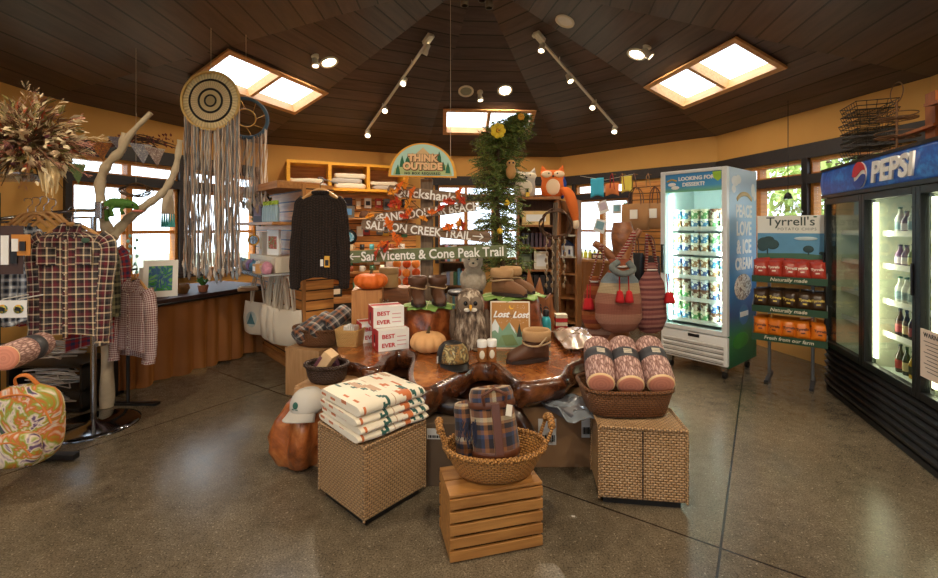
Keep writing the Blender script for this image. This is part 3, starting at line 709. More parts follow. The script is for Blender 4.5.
# stacked white wire hangers on the floor behind
t_ = thing('low_shelf', 'dark low shelf under the clothes racks piled with hangers', 'shelf', (-3.36, 3.66, 0))
for z in (.02, .17, .36): M().box((.6, .36, .02), (0, 0, z+.01)).obj('shelf_board', BLACK, t_)
for x in (-.29, .29): M().box((.02, .36, .38), (x, 0, .2)).obj('side_panel', BLACK, t_)
WH = plain(214, 212, 206, .35, var=.05)
hg = None
for k in range(26):
    z = .07+(k % 13)*.03 if k < 6 else .21+((k-6) % 10)*.014+(.2 if k > 16 else 0)
    lab = 'white plastic hanger in the pile on the dark low shelf'
    if hg is None:
        hg = thing('clothes_hanger', lab, 'hanger', (0, 0, 0), 0, 'white hangers piled on the low shelf')
        m = M(); m.tube([(-.2, 0, 0), (0, .09, 0), (.2, 0, 0)], .006, 6); m.tube([(-.2, 0, 0), (.2, 0, 0)], .006, 6); m.obj('body', WH, hg)
        m = M(); m.tube(spline([(0, .09, 0), (0, .12, 0), (.02, .14, 0), (.01, .17, 0), (-.015, .165, 0)], 4), .003, 5); m.obj('hook', STEEL, hg); o = hg
    else: o = dup(hg)
    o.location = (-3.36+rnd(-.06, .06), 3.56+rnd(-.04, .04), z); o.rotation_euler[2] = rnd(-.5, .5)
# hanging product cards
CARDO = plain(196, 128, 50, .6)
for k, (px, py, w, h, mt, lab) in enumerate(((12, 250, .12, .30, plain(70, 50, 46, .6), 'dark printed card packet at the left edge above the patch cards'), (21, 245, .10, .13, CARDO, 'orange backed product card hanging left of the plaid shirts'))):
    t_ = thing('product_card', lab, 'card', at(px, py, 2.72), R(10)); M().box((w, .006, h), (0, 0, 0)).obj('backing', mt, t_)
    M().box((w*.35, .004, h*.6), (-w*.28, -.006, 0)).obj('label', WHITE, t_); M().box((w*.3, .01, h*.45), (w*.15, -.01, -h*.05)).obj('product', BLACK, t_)
for k, px in enumerate((3, 19)):
    t_ = thing('patch_card', ['left', 'right'][k]+' white card with a round rainbow patch below the product cards', 'card', at(px, 309, 2.66), R(8), 'white patch cards')
    M().box((.085, .003, .105), (0, 0, 0)).obj('card', WHITE, t_); m = M(); m.lathe([(.027, 0), (.027, .003), (.001, .004)], 20, T=Matrix.Rotation(PI/2, 4, 'X')); m.obj('patch', swirl('patch_rainbow', [(200, 60, 40), (220, 180, 60), (60, 120, 80), (40, 60, 120)], 20), t_, (0, -.002, .0))
    M().box((.03, .003, .022), (0, 0, 0)).obj('patch_emblem', BLACK, t_, (0, -.008, .0), rot=(0, .3, 0)); M().cyl(.004, (0, .0, .0), (0, .18, .0), 6).obj('peg', WHITE, t_, (0, 0, .06))
t_ = thing('peg_stand', 'black upright stand at the left edge carrying the cards, the log pillow and the backpack', 'display stand', (-3.10, 2.86, 0))
M().box((.06, .05, 1.7), (0, 0, .85)).obj('post', BLACK, t_); M().box((1.0, .05, .035), (.12, -.08, .03)).obj('foot', BLACK, t_, bevel=.004); M().box((.05, .5, .035), (-.2, 0, .03)).obj('foot', BLACK, t_)
M().box((.42, .34, .02), (.16, -.12, .70)).obj('ledge', BLACK, t_); M().box((.3, .02, .03), (.1, .0, 1.35)).obj('peg_bar', BLACK, t_)
# log pillow at left + backpack
lp = log_pillow('bark print log pillow with round orange end above the tie dye backpack', at(5, 358, 2.42), at(44, 343, 2.72), .072, .6, None)
BP = at(24, 425, 2.42); TIE = swirl('tie_dye', [(60, 36, 84), (214, 196, 176), (196, 100, 36), (140, 156, 50), (226, 208, 190), (104, 70, 116), (50, 96, 60)], 4.4); ORG = plain(206, 120, 50, .6)
t_ = thing('backpack', 'tie dye backpack with orange trim below the log pillow', 'backpack', BP, R(14))
def rbox(w, d, h, e=3.2, n=14, bulge=0):
    m = M(); rr = []
    for i in range(n+1):
        z = -1+2*i/n; k = max(.05, (1-abs(z)**e))**(1/e)
        rr.append([((abs(math.cos(a))**(2/e))*math.copysign(1, math.cos(a))*w*k, (abs(math.sin(a))**(2/e))*math.copysign(1, math.sin(a))*d*k, z*h) for a in [2*PI*j/40+.002 for j in range(40)]])
    return m.rings(rr, cap=True)
rbox(.175, .09, .215).obj('main_compartment', TIE, t_)
rbox(.115, .045, .09).obj('front_pocket', TIE, t_, (.02, -.10, -.09))
def arch(w, h0, z0, y, r=.005):
    return [(w*x, y, z0+h0*(1-abs(x)**3)) for x in [-1+i/10 for i in range(21)]]
m = M(); m.tube(arch(.115, .085, -.12, -.138), .006, 6); m.obj('zip_trim', ORG, t_); m = M(); m.tube(arch(.165, .17, .02, -.07), .005, 6); m.obj('zip_trim', ORG, t_)
m = M(); m.tube(spline([(-.05, .03, .2), (-.04, .0, .26), (.02, -.01, .275), (.06, .02, .2)], 5), .012, 8, flat=.4); m.obj('grab_loop', ORG, t_)
M().box((.035, .02, .14), (-.08, -.1, -.09)).obj('webbing', ORG, t_, bevel=.003); M().box((.028, .008, .24), (-.11, -.04, -.29), rot=(0, .03, 0)).obj('strap', ORG, t_, bevel=.002)
# ============================================================ skirted table along the left windows
A0, B0 = Vector((-3.05, 3.85, 0)), Vector((-2.42, 5.3, 0)); td = (B0-A0).normalized(); L = (B0-A0).length; rzt = math.atan2(td.y, td.x)
VELV = NT('brown_velvet'); VELV = VELV.fin(VELV.mix(VELV.noise(2, detail=4), lin(116, 66, 22), lin(150, 92, 34)), .7, Sheen_Weight=.6, Sheen_Tint=(*lin(220, 150, 70), 1))
TOPD = plain(62, 34, 28, .6, var=.2)
t_ = thing('skirted_table', 'long display table with a dark top and brown velvet skirt below the left windows', 'table', A0, rzt)  # local x to the far end, y into the wall
M().box((L+.1, .95, .05), (L/2, .475, .765)).obj('table_top', TOPD, t_, bevel=.006); M().tube([(-.05, -.03, .745), (L+.1, -.03, .745)], .012, 8).obj('edge_rail', DARKST, t_)
def pleat(L, H, amp=.022, n=90, k=34, seed=0):
    def fn(u, v):
        x = u*L; ph = x*k+2.5*noise.noise(Vector((x*2, 0, seed)))
        a = amp*(.35+.65*(1-v))*(math.sin(ph)+.4*math.sin(ph*.37+1)); return (x+.01*math.cos(ph)*(1-v), a, v*H+(.012*math.sin(ph*.5) if v == 0 else 0))
    return M().sheet(fn, n*2, 10)
pleat(L, .715, .028, 110, 40).obj('skirt', VELV, t_, (-.02, .02, .02))
pleat(.85, .715, .02, 60, 45).obj('skirt', VELV, t_, (L, .02, .02), PI/2)
for x in (.05, L):
    for y in (.12, .9): M().box((.05, .05, .74), (x, y, .37)).obj('leg', BLACK, t_)
def on_table(px, py, Y): return at(px, py, Y)
# framed prints
def print_frame(lab, loc, rz, w, h, pic, frame=WHITE, tilt=-.2, name='framed_print'):
    t_ = thing(name, lab, 'picture', loc, rz)
    T = Matrix.Rotation(tilt, 4, 'X')
    m = M(); m.box((w, .01, h), (0, 0, h/2)); o = m.obj('mount', frame, t_, rot=(tilt, 0, 0)); M().box((w*.68, .003, h*.68), (0, -.007, h*.5)).obj('picture', pic, t_, rot=(tilt, 0, 0))
    m = M(); m.tube([(-w*.25, -.05, .0), (-w*.25, .02, .0), (0, .12, .0), (w*.25, .02, 0), (w*.25, -.05, 0)], .004, 6); m.tube([(0, .12, 0), (0, h*.18, h*.7)], .004, 6); m.obj('easel', BLACK, t_)
    return t_
print_frame('white mounted print of green and blue leaves on the skirted table', at(160, 297, 3.9)+Vector((0, 0, .0)), R(28), .26, .33, swirl('leafy_print', [(20, 60, 40), (60, 150, 60), (40, 70, 150), (120, 190, 90), (30, 90, 70)], 7), tilt=-.25)
print_frame('small reddish print behind the green leaf print', (at(152, 262, 4.35).x, 4.35, .80), R(20), .24, .28, swirl('red_print', [(90, 40, 36), (170, 90, 70), (60, 60, 70)], 6), WHITE)
print_frame('tiny dark framed card left of the green leaf print', (at(122, 285, 4.3).x, 4.3, .80), R(24), .12, .16, plain(190, 180, 160), BLACK)
t_ = thing('wooden_dish', 'small pale wooden dish at the far end of the skirted table', 'dish', (at(248, 286, 4.75).x, 4.75, .795), .5); M().box((.2, .1, .035), (0, 0, .0175)).obj('body', PALEW, t_, bevel=.008); M().box((.17, .07, .02), (0, 0, .04)).obj('contents', CREAM, t_, bevel=.006)
# small things near the window
SIL = [('small woven basket on the table under the left window', 'basket', 196, 5.0, lambda t: M().lathe([(.05, 0), (.07, .06), (.06, .1)], 16).obj('body', WK, t)), ('green potted succulent under the left window', 'plant', 190, 4.75, None)]
t_ = thing('woven_pot', SIL[0][0], 'basket', (at(182, 270, 4.6).x, 4.6, .79)); M().lathe([(.05, 0), (.075, .05), (.06, .1), (.05, .1), (.05, .02), (.001, .02)], 18, cap=False).obj('body', WK, t_)
t_ = thing('succulent_plant', SIL[1][0], 'plant', (at(203, 270, 4.7).x, 4.7, .79)); M().lathe([(.04, 0), (.055, .07), (.001, .07)], 16).obj('pot', plain(150, 90, 60), t_); m = M()
for k in range(16): a = k*2.4; m.tube([(0, 0, .06), (math.cos(a)*.03, math.sin(a)*.03, .11), (math.cos(a)*.07, math.sin(a)*.07, .14+.03*math.sin(k))], [.012, .014, .002], 6)
m.obj('leaves', plain(70, 130, 60, .5), t_)
# ---------------------------------------------------------- dreamcatchers
def catcher(lab, c, r, zend, ns, seed, solid_disc=True, rz=0, cat='dreamcatcher'):
    rr = random.Random(seed); t_ = thing('dreamcatcher', lab, cat, c, rz, 'large hanging dreamcatchers')
    RX = Matrix.Rotation(PI/2, 4, 'X')
    if solid_disc:
        def dm():
            t = NT('woven_disc'); q = t.n('SeparateXYZ'); t.t.links.new(t.ob(), q.inputs[0]); x, z = q.outputs[0], q.outputs[2]
            rad = t.ma('DIVIDE', t.ma('SQRT', t.ma('ADD', t.ma('POWER', x, 2), t.ma('POWER', z, 2))), r)
            an = t.ma('ARCTAN2', z, x); st_ = t.ma('ABSOLUTE', t.ma('SINE', t.ma('MULTIPLY', an, 26)))
            rg = t.ramp(rad, [(0, lin(232, 210, 160)), (.17, lin(30, 26, 24)), (.22, lin(246, 224, 172)), (.36, lin(34, 28, 26)), (.44, lin(240, 218, 176)), (.68, lin(34, 28, 26)), (.76, lin(252, 234, 186)), (1.0, lin(252, 234, 186))], True)
            col = t.mix(t.ma('MULTIPLY', t.ma('SUBTRACT', 1, st_), .35), rg, lin(140, 108, 66)); t.bump(st_, .8, .01); return t.fin(col, .8)
        M().lathe([(r, -.008), (r*1.0, .0), (r*.72, .012), (.001, .012)], 64, T=RX).obj('woven_disc', dm(), t_)
        for q, mt_ in ((r, plain(226, 190, 120, .8)), (r*.72, BLACK), (r*.40, BLACK), (r*.19, BLACK)):
            m = M(); m.tube([(q*math.cos(a), -.012, q*math.sin(a)) for a in [2*PI*j/56 for j in range(56)]], .012 if q == r else .008, 8, closed=True); m.obj('ring', mt_, t_)
    else:
        m = M(); m.tube([(r*math.cos(a), 0, r*math.sin(a)) for a in [2*PI*j/56 for j in range(56)]], .018, 8, closed=True); m.obj('ring', plain(70, 96, 122, .8, scale=40), t_)
        m = M(); m.tube([(r*.45*math.cos(a), 0, r*.45*math.sin(a)) for a in [2*PI*j/40 for j in range(40)]], .006, 8, closed=True)
        for k in range(8):
            a = 2*PI*k/8; m.tube([(r*.45*math.cos(a), 0, r*.45*math.sin(a)), (r*math.cos(a+.3), 0, r*math.sin(a+.3))], .003, 4)
        m.obj('web', BRASS, t_)
    cols = [plain(214, 196, 178, .95), plain(150, 158, 166, .95), plain(226, 220, 210, .95), plain(190, 160, 140, .95), plain(120, 110, 104, .95)]
    for k in range(ns):
        x = -r*.98+1.96*r*k/(ns-1); z0 = -math.sqrt(max(0, r*r-x*x)); ze = zend+rr.uniform(-.09, .06); m = M(); y = rr.uniform(-.03, .03)
        P = []; nn = 16
        for j in range(nn+1): z = z0+(ze-z0)*j/nn; P.append((x+.004*math.sin(j*1.1+k)*min(1, j/3), y+.006*math.cos(j*1.7+k*2), z))
        w = rr.choice((.005, .007, .009, .012)); m.tube(P, [w*(1+.3*math.sin(j*2.1+k)) for j in range(nn+1)], 6, flat=.5)
        if k % 3 == 0: m.ell(P[-1], (.016, .014, .045), 8, 6, .6, 9)
        m.obj('strand', cols[rr.randrange(5)], t_)
    m = M(); m.tube([(0, 0, r), (0, 0, ceil_z(c[0], c[1])-c[2])], .002, 5); m.obj('hanging_cord', CREAM, t_)
    return t_
cdc = at(211, 101, 4.2)
catcher('large woven disc dreamcatcher with two dark rings and long pale strands', cdc, .275, at(211, 270, 4.2).z-cdc.z, 92, 2)
c2 = at(246, 118, 4.5)
catcher('smaller blue ringed dreamcatcher half behind the large woven one', c2, .20, at(246, 205, 4.5).z-c2.z, 40, 5, False, .5)
# little hoops beside: round mirror, bead hoop, sun catcher strings
t_ = thing('round_hand_mirror', 'small round mirror hanging right of the dreamcatcher strands', 'mirror', at(253.5, 240, 4.6), .2); m = M(); m.tube([(.05*math.cos(a), 0, .05*math.sin(a)) for a in [2*PI*j/24 for j in range(24)]], .008, 6, closed=True); m.obj('ring', GOLD, t_); M().cyl(.047, (0, 0, 0), (0, .004, 0), 20).obj('glass', plain(190, 196, 200, .1, 1), t_)
t_ = thing('beaded_hoop', 'multicoloured beaded hoop ornament on the shelf end by the mirror', 'ornament', at(262, 209, 4.75), .3); m = M(); m.tube([(.10*math.cos(a), 0, .16*math.sin(a)) for a in [2*PI*j/32 for j in range(32)]], .012, 6, closed=True); m.obj('ring', DARKST, t_)
m = M()
for k in range(18): a = 2*PI*k/18; m.ell((.115*math.cos(a), -.01, .175*math.sin(a)), (.016, .01, .016), 8, 6)
m.obj('beads', swirl('bead_paint', [(180, 50, 40), (40, 130, 130), (220, 180, 60), (60, 60, 110)], 15), t_)['kind'] = 'stuff'; M().ell((0, 0, 0), (.075, .01, .12), 16, 10).obj('medallion', plain(150, 50, 40), t_)
for k, (px, top, bot) in enumerate(((129, 236, 262), (136, 240, 280), (168, 190, 236))):
    t_ = thing('hanging_ornament', ['thin string of glass drops left in the big window', 'thin string of glass drops beside the branch in the big window', 'cream macrame hanging with turquoise tassels by the dreamcatcher'][k], 'ornament', at(px, top, 4.5))
    H = at(px, top, 4.5).z-at(px, bot, 4.5).z
    if k < 2:
        m = M(); m.tube([(0, 0, .2), (0, 0, -H)], .002, 4); m.obj('string', CREAM, t_); m = M()
        for j in range(5): m.ell((0.01*(-1)**j, 0, -H*j/5), (.014, .014, .02), 8, 6)
        m.obj('drops', plain(150, 210, 200, .1, var=.1), t_)
    else:
        M().box((.14, .012, .25), (0, 0, -.12), taper=.7).obj('panel', CREAM, t_, bevel=.004)
        m = M()
        for j in range(6): m.tube([(-.06+j*.024, 0, -.24), (-.06+j*.024, 0, -.38)], [.006, .012], 6)
        m.obj('tassels', plain(70, 170, 170, .8), t_)
# ---------------------------------------------------------- branch tree with iguana
BRANCH = plain(196, 180, 152, .85, var=.3, scale=12, bump=.5); 
t_ = thing('branch_tree', 'bare pale branch standing behind the clothes rack', 'branch', (at(107, 300, 3.62).x, 3.62, 0))
def bpt(px, py, Y=3.62): Y = min(Y, 3.75); p = at(px, py, Y); return (p.x-t_.location.x, p.y-3.62, p.z)
m = M(); P = spline([(0, 0, 0), bpt(108, 330), bpt(113, 280), bpt(110, 240), bpt(103, 215), bpt(100, 185), bpt(107, 165), bpt(121, 150), bpt(125, 133)], 6); m.tube(P, [.048-.02*i/len(P)+.006*math.sin(i*1.3) for i in range(len(P))], 12); m.obj('trunk', BRANCH, t_)
m = M(); P = spline([bpt(112, 238), bpt(125, 222, 3.9), bpt(145, 206, 3.95), bpt(163, 192, 4.0), bpt(175, 170, 4.0), bpt(180, 140, 4.0)], 6); m.tube(P, [.04-.02*i/len(P)+.004*math.sin(i*1.9) for i in range(len(P))], 10); m.obj('branch', BRANCH, t_)
m = M(); P = spline([bpt(121, 152), bpt(130, 135), bpt(151, 113)], 4); m.tube(P, [.026]*5+[.02]*(len(P)-5), 9); m.obj('branch', BRANCH, t_)
t_ = thing('toy_iguana', 'green plush iguana with a pink mouth draped in the fork of the pale branch', 'soft toy', at(122, 205, 3.60), R(5)); GRN = swirl('iguana_skin', [(40, 80, 30), (90, 140, 50), (60, 110, 40), (130, 160, 70)], 45)
m = M(); P = spline([(-.12, .02, -.10), (-.13, .0, -.04), (-.08, 0, .01), (0, 0, .012), (.08, 0, .0), (.125, -.01, -.03)], 6); m.tube(P, [.012+.03*math.sin(PI*min(1, (i+2)/len(P)*.95)) for i in range(len(P))], 12); m.obj('body', GRN, t_)
m = M(); m.ell((.125, -.01, -.05), (.05, .022, .012), 12, 8, T=None); m.obj('mouth', plain(220, 130, 110, .6), t_)
for q in ((-.05, -.09), (.03, -.075), (-.09, -.13)):
    m = M(); m.tube([(q[0], -.01, 0), (q[0]-.01, -.04, -.04), (q[0]+.01, -.05, q[1])], [.016, .012, .014], 8); m.obj('leg', GRN, t_)
m = M()
for k in range(9): m.add([(-.1+k*.02, 0, .035), (-.09+k*.02, 0, .035), (-.095+k*.02, 0, .06)], [(0, 1, 2)])
m.obj('crest', GRN, t_, solid=.004); M().ell((.10, -.03, .0), (.008, .006, .008), 8, 6).obj('eye', BLACK, t_)
t_ = thing('twig_wreath', 'thin twig wreath hanging in the upper left window', 'wreath', at(136, 190, 4.1)); m = M(); rr = random.Random(2)
for k in range(9):
    ph = rr.uniform(0, 6); m.tube([((.13+.02*math.sin(a*3+ph))*math.cos(a), .02*math.sin(a*2+ph), (.055+.012*math.cos(a*4+ph))*math.sin(a)) for a in [2*PI*j/30 for j in range(30)]], .004, 5, closed=True)
m.obj('ring', plain(90, 66, 44, .9), t_); m = M(); m.tube([(0, 0, .05), (0, 0, ceil_z(t_.location.x, t_.location.y)-t_.location.z)], .0012, 4); m.obj('hanging_cord', CREAM, t_)
# bunting
bun = thing('bunting', 'patterned bunting of mixed triangle flags across the left window', 'bunting', at(120, 150, 4.36)); bo = bun.location.copy()
for k, (px, py, w, h, cols, lab) in enumerate(((76, 172, .16, .20, [(40, 90, 70), (120, 150, 90), (60, 70, 60)], 'green patterned bunting flag beside the dried flowers'), (100, 150, .2, .18, [(246, 156, 40), (110, 70, 40), (236, 130, 50)], 'orange and black patterned bunting flag by the branch top'), (117, 145, .16, .14, [(190, 180, 170), (100, 90, 110), (150, 140, 130)], 'grey lilac patterned bunting flag behind the branch top'), (141, 152, .19, .20, [(230, 230, 226), (120, 120, 140), (244, 240, 230)], 'left white and grey mandala bunting flag'), (155, 156, .17, .18, [(236, 228, 216), (130, 100, 96), (248, 240, 226)], 'right white and brown mandala bunting flag'))):
    Y = 4.35; p = at(px, py, Y)+Vector((0, 0, .08)); m = M(); m.prism([(-w/2, 0), (w/2, .0), (.02, -h)], .006); m.obj('flag', swirl('flag_print', cols, 16), bun, p-bo, R(20)+k*.1, label=lab)
m = M(); m.tube([at(70, 158, 4.36)+Vector((0, 0, .0)), at(100, 142, 4.37), at(130, 143, 4.37), at(165, 150, 4.37)], .004, 5); m.obj('cord', CREAM, bun, -bo)
# driftwood / autumn leaf garland on the beam
t_ = thing('leaf_garland', 'brown twig and leaf garland along the beam above the left window', 'garland', at(140, 143, 4.6)); m = M(); rr = random.Random(8)
for k in range(14): m.tube(spline([(rr.uniform(-.35, -.1), 0, rr.uniform(-.03, .05)), (rr.uniform(-.1, .1), -.05, rr.uniform(-.02, .08)), (rr.uniform(.15, .4), 0, rr.uniform(-.07, .02))], 5), .005, 5)
m.obj('twigs', plain(74, 50, 40, .9), t_); m = M()
for k in range(60):
    c = Vector((rr.uniform(-.3, .4), -.04+rr.uniform(-.04, .04), rr.uniform(-.06, .09))); e_ = Euler([rr.uniform(0, 6) for _ in range(3)]).to_matrix()
    m.add([c+e_@Vector(p) for p in ((-.02, 0, 0), (0, -.012, 0), (.02, 0, .005), (0, .012, 0))], [(0, 1, 2, 3)])
m.obj('leaves', plain(120, 60, 50, .8, var=.5), t_)
# ---------------------------------------------------------- dried flower bundle
bq = at(26, 142, 2.75); t_ = thing('dried_flower_bundle', 'large hanging bundle of dried flowers, grasses and leaves at top left', 'dried flowers', bq); rr = random.Random(11)
def spray(n, r0, fn, name, mt):
    m = M()
    for k in range(n):
        a = rr.uniform(0, 2*PI); b = math.asin(rr.uniform(-.85, .95)); d = Vector((math.cos(a)*math.cos(b)*1.05, math.sin(a)*math.cos(b)*.7, math.sin(b)*.95)); fn(m, d*rr.uniform(r0*.45, r0), d)
    m.obj(name, mt, t_)['kind'] = 'stuff'
def stem(m, p, d): m.tube([d*.04, p*.6, p+Vector((0, 0, -.02))], .0025, 4)
def leafq(m, p, d):
    e_ = d.to_track_quat('X', 'Z').to_matrix() @ Euler((rr.uniform(-1, 1), rr.uniform(-.6, .6), rr.uniform(-.6, .6))).to_matrix(); s_ = rr.uniform(.02, .045)
    m.add([p+e_@Vector(q) for q in ((-s_, 0, 0), (-s_*.2, -s_*.35, .006), (s_, 0, 0), (-s_*.2, s_*.35, .006))], [(0, 1, 2, 3)])
def plume(m, p, d):
    e_ = d.to_track_quat('X', 'Z').to_matrix(); L = rr.uniform(.08, .16)
    for q in range(26): s_ = q/26; c = p+d*L*s_; v = e_@Vector((.03, rr.uniform(-.025, .025), rr.uniform(-.025, .025)-.01)); m.add([c, c+v, c+v*.9+Vector((0, 0, .004))], [(0, 1, 2)])
def bloom(m, p, d): 
    s_ = rr.uniform(.014, .026); m.ell(p, (s_, s_, s_*.9), 8, 6, .6, 5, seed=rr.random()*9)
spray(170, .36, stem, 'stems', plain(104, 82, 54, .9)); spray(420, .30, leafq, 'brown_leaves', plain(112, 74, 48, .85, var=.5)); spray(220, .33, leafq, 'olive_leaves', plain(120, 110, 58, .85, var=.4)); spray(240, .34, leafq, 'pale_leaves', plain(214, 196, 160, .85)); spray(70, .27, leafq, 'rust_leaves', plain(160, 66, 30, .8))
spray(46, .27, plume, 'pink_plumes', plain(190, 130, 112, .95)); spray(60, .30, plume, 'cream_plumes', plain(220, 196, 154, .95)); spray(30, .26, bloom, 'blooms', plain(206, 176, 140, .9)); spray(16, .24, bloom, 'dark_blooms', plain(96, 50, 60, .9))
m = M()
for k in range(30): x, y = rr.uniform(-.03, .03), rr.uniform(-.03, .03); m.tube([(.14+x, y, -.12), (.15+x*1.4, y, -.20), (.155+x*.8, y, -.30+rr.uniform(-.05, .05))], [.006, .008, .003], 5)
m.obj('hanging_grass', plain(226, 200, 150, .9), t_)
t_ = thing('glass_shelf', 'small shelf on a bracket below the dried flowers', 'shelf', at(14, 175, 2.8)); M().box((.34, .22, .012), (-.02, 0, 0)).obj('shelf_board', STEEL, t_); M().box((.3, .02, .03), (-.02, .08, -.02)).obj('bracket', STEEL, t_)
# ============================================================ live edge burl table
ZS = .56
pts = [(334,352),(337,345),(346,339),(364,335),(395,332),(440,330),(500,329),(548,329),(580,331),(592,336),(594,344),(589,352),(583,360),(571,366),(565,376),(548,380),(528,383),(515,381),(505,372),(494,364),(480,363),(466,370),(450,379),(432,388),(416,388),(409,378),(410,364),(414,354),(398,350),(388,356),(378,366),(366,368),(354,364),(341,362)]
P0 = [atz(x, y, ZS) for x, y in pts]
P1 = spline([(p.x, p.y, 0) for p in P0], 6, True)
def offs(P, d, z, nz=0.0, seed=0):
    n = len(P); out = []; A = sum(P[i].x*P[(i+1) % n].y-P[(i+1) % n].x*P[i].y for i in range(n)); sg = 1 if A > 0 else -1
    for i in range(n):
        t = (P[(i+2) % n]-P[i-2]); nn = Vector((t.y, -t.x, 0)).normalized()*sg
        k = d+nz*noise.noise(Vector((P[i].x*5, P[i].y*5, seed+z*6)))
        out.append((P[i].x+nn.x*k, P[i].y+nn.y*k, z+(nz*.35*noise.noise(Vector((P[i].x*7, P[i].y*7, seed))) if abs(z-ZS) > .004 else 0)))
    return out
t_ = thing('burl_table', 'large low live edge burl slab table with glossy orange top and dark roots', 'table', (0, 0, 0))
m = M(); m.rings([offs(P1, -.10, ZS-.17, .03, 1), offs(P1, -.02, ZS-.155, .05, 2), offs(P1, .015, ZS-.10, .05, 3), offs(P1, .02, ZS-.05, .035, 4), offs(P1, .008, ZS-.018, .015, 4), offs(P1, -.012, ZS-.003, .004, 4), offs(P1, -.03, ZS, 0, 5)], cap=False, mi=1)
top = offs(P1, -.03, ZS, 0, 5); m.poly(top); m.poly(offs(P1, -.10, ZS-.17, .03, 1), mi=1); m.obj('slab', [BURL, burl('burl_edge', (20, 10, 6), (70, 36, 18), (128, 74, 38), .25, .7)], t_)
for k, (x, y, r, h, sd) in enumerate(((.12, 2.95, .17, .42, 4), (-.28, 3.02, .13, .42, 7), (-.62, 3.25, .13, .42, 9), (.72, 3.35, .15, .42, 12), (.1, 3.75, .2, .42, 15))):
    stump('root', '', (x, y, 0), [(r*1.5, 0), (r*1.25, .05), (r, .16), (r*1.05, .28), (r*1.4, h-.05), (r*1.5, h)], BURLD, .35, sd, 36, flute=.22, par=t_)
m = M(); m.tube(spline([(.16, 2.7, .40), (.3, 2.62, .33), (.36, 2.6, .2), (.33, 2.62, .06), (.30, 2.64, .0)], 6), [.05, .055, .06, .06, .05, .05, .045, .045, .045, .045, .05, .05, .05, .05, .05, .05, .05, .05, .05, .05, .05, .05, .06, .06, .07][:25], 12); m.obj('root', BURLD, t_)
m = M(); m.tube(spline([(.16, 2.75, .42), (-.02, 2.62, .40), (-.22, 2.66, .42)], 6), .05, 12); m.obj('root', BURLD, t_)
# ---- pedestal stumps on the slab
def leaf_mat(lab, c, rx, ry, seed):
    t_ = thing('leaf_placemat', lab, 'placemat', c, rnd(0, 1), 'green leaf placemats'); n = 64; P = []
    for j in range(n):
        a = 2*PI*j/n; k = 1+.10*math.sin(a*8)+.05*math.sin(a*19+seed); P.append((rx*k*math.cos(a), ry*k*math.sin(a)))
    z = lambda x, y: -.35*max(0, (x/rx)**2+(y/ry)**2-.55)*.09
    m = M(); R_ = [[(P[j][0]*q, P[j][1]*q, z(P[j][0]*q, P[j][1]*q)+.004*math.sin(j*1.2)*q) for j in range(n)] for q in (1, .85, .65, .4, .15, .02)]
    m.rings(R_, cap=False); m.obj('leaf', plain(124, 158, 74, .7, var=.3, scale=14), t_, solid=.004)
    m = M()
    for j in range(0, n, 8): m.tube([(0, 0, .005), (P[j][0]*.5, P[j][1]*.5, .006), (P[j][0]*.93, P[j][1]*.93, z(P[j][0]*.93, P[j][1]*.93)+.007)], .0035, 4)
    m.obj('veins', plain(220, 224, 170, .7), t_)
s1 = at(428, 306, 3.55); stump('pedestal_stump', 'round polished stump under the smaller pair of boots on the burl table', (s1.x, 3.58, ZS), [(.20, 0), (.21, .04), (.20, .14), (.18, .24), (.165, .275), (.12, .285)], BURLR, .14, 21, 48, flute=.04)
leaf_mat('green leaf placemat under the left pair of boots', (s1.x, 3.56, ZS+.296), .215, .19, 1)
s2 = at(512, 297, 3.6); stump('pedestal_stump', 'taller polished stump under the fleece cuffed boots on the burl table', (s2.x, 3.66, ZS), [(.26, 0), (.27, .08), (.25, .2), (.235, .3), (.21, .345), (.15, .355)], BURLR, .15, 31, 48, flute=.04)
leaf_mat('green leaf placemat under the right pair of boots', (s2.x, 3.62, ZS+.366), .28, .22, 4)
BROWN = plain(84, 52, 32, .55, var=.35); SUEDE = plain(120, 82, 52, .85, var=.3); FLEECE = plain(178, 140, 96, .95, var=.2, bump=.6); SOLE = plain(44, 28, 20, .7)
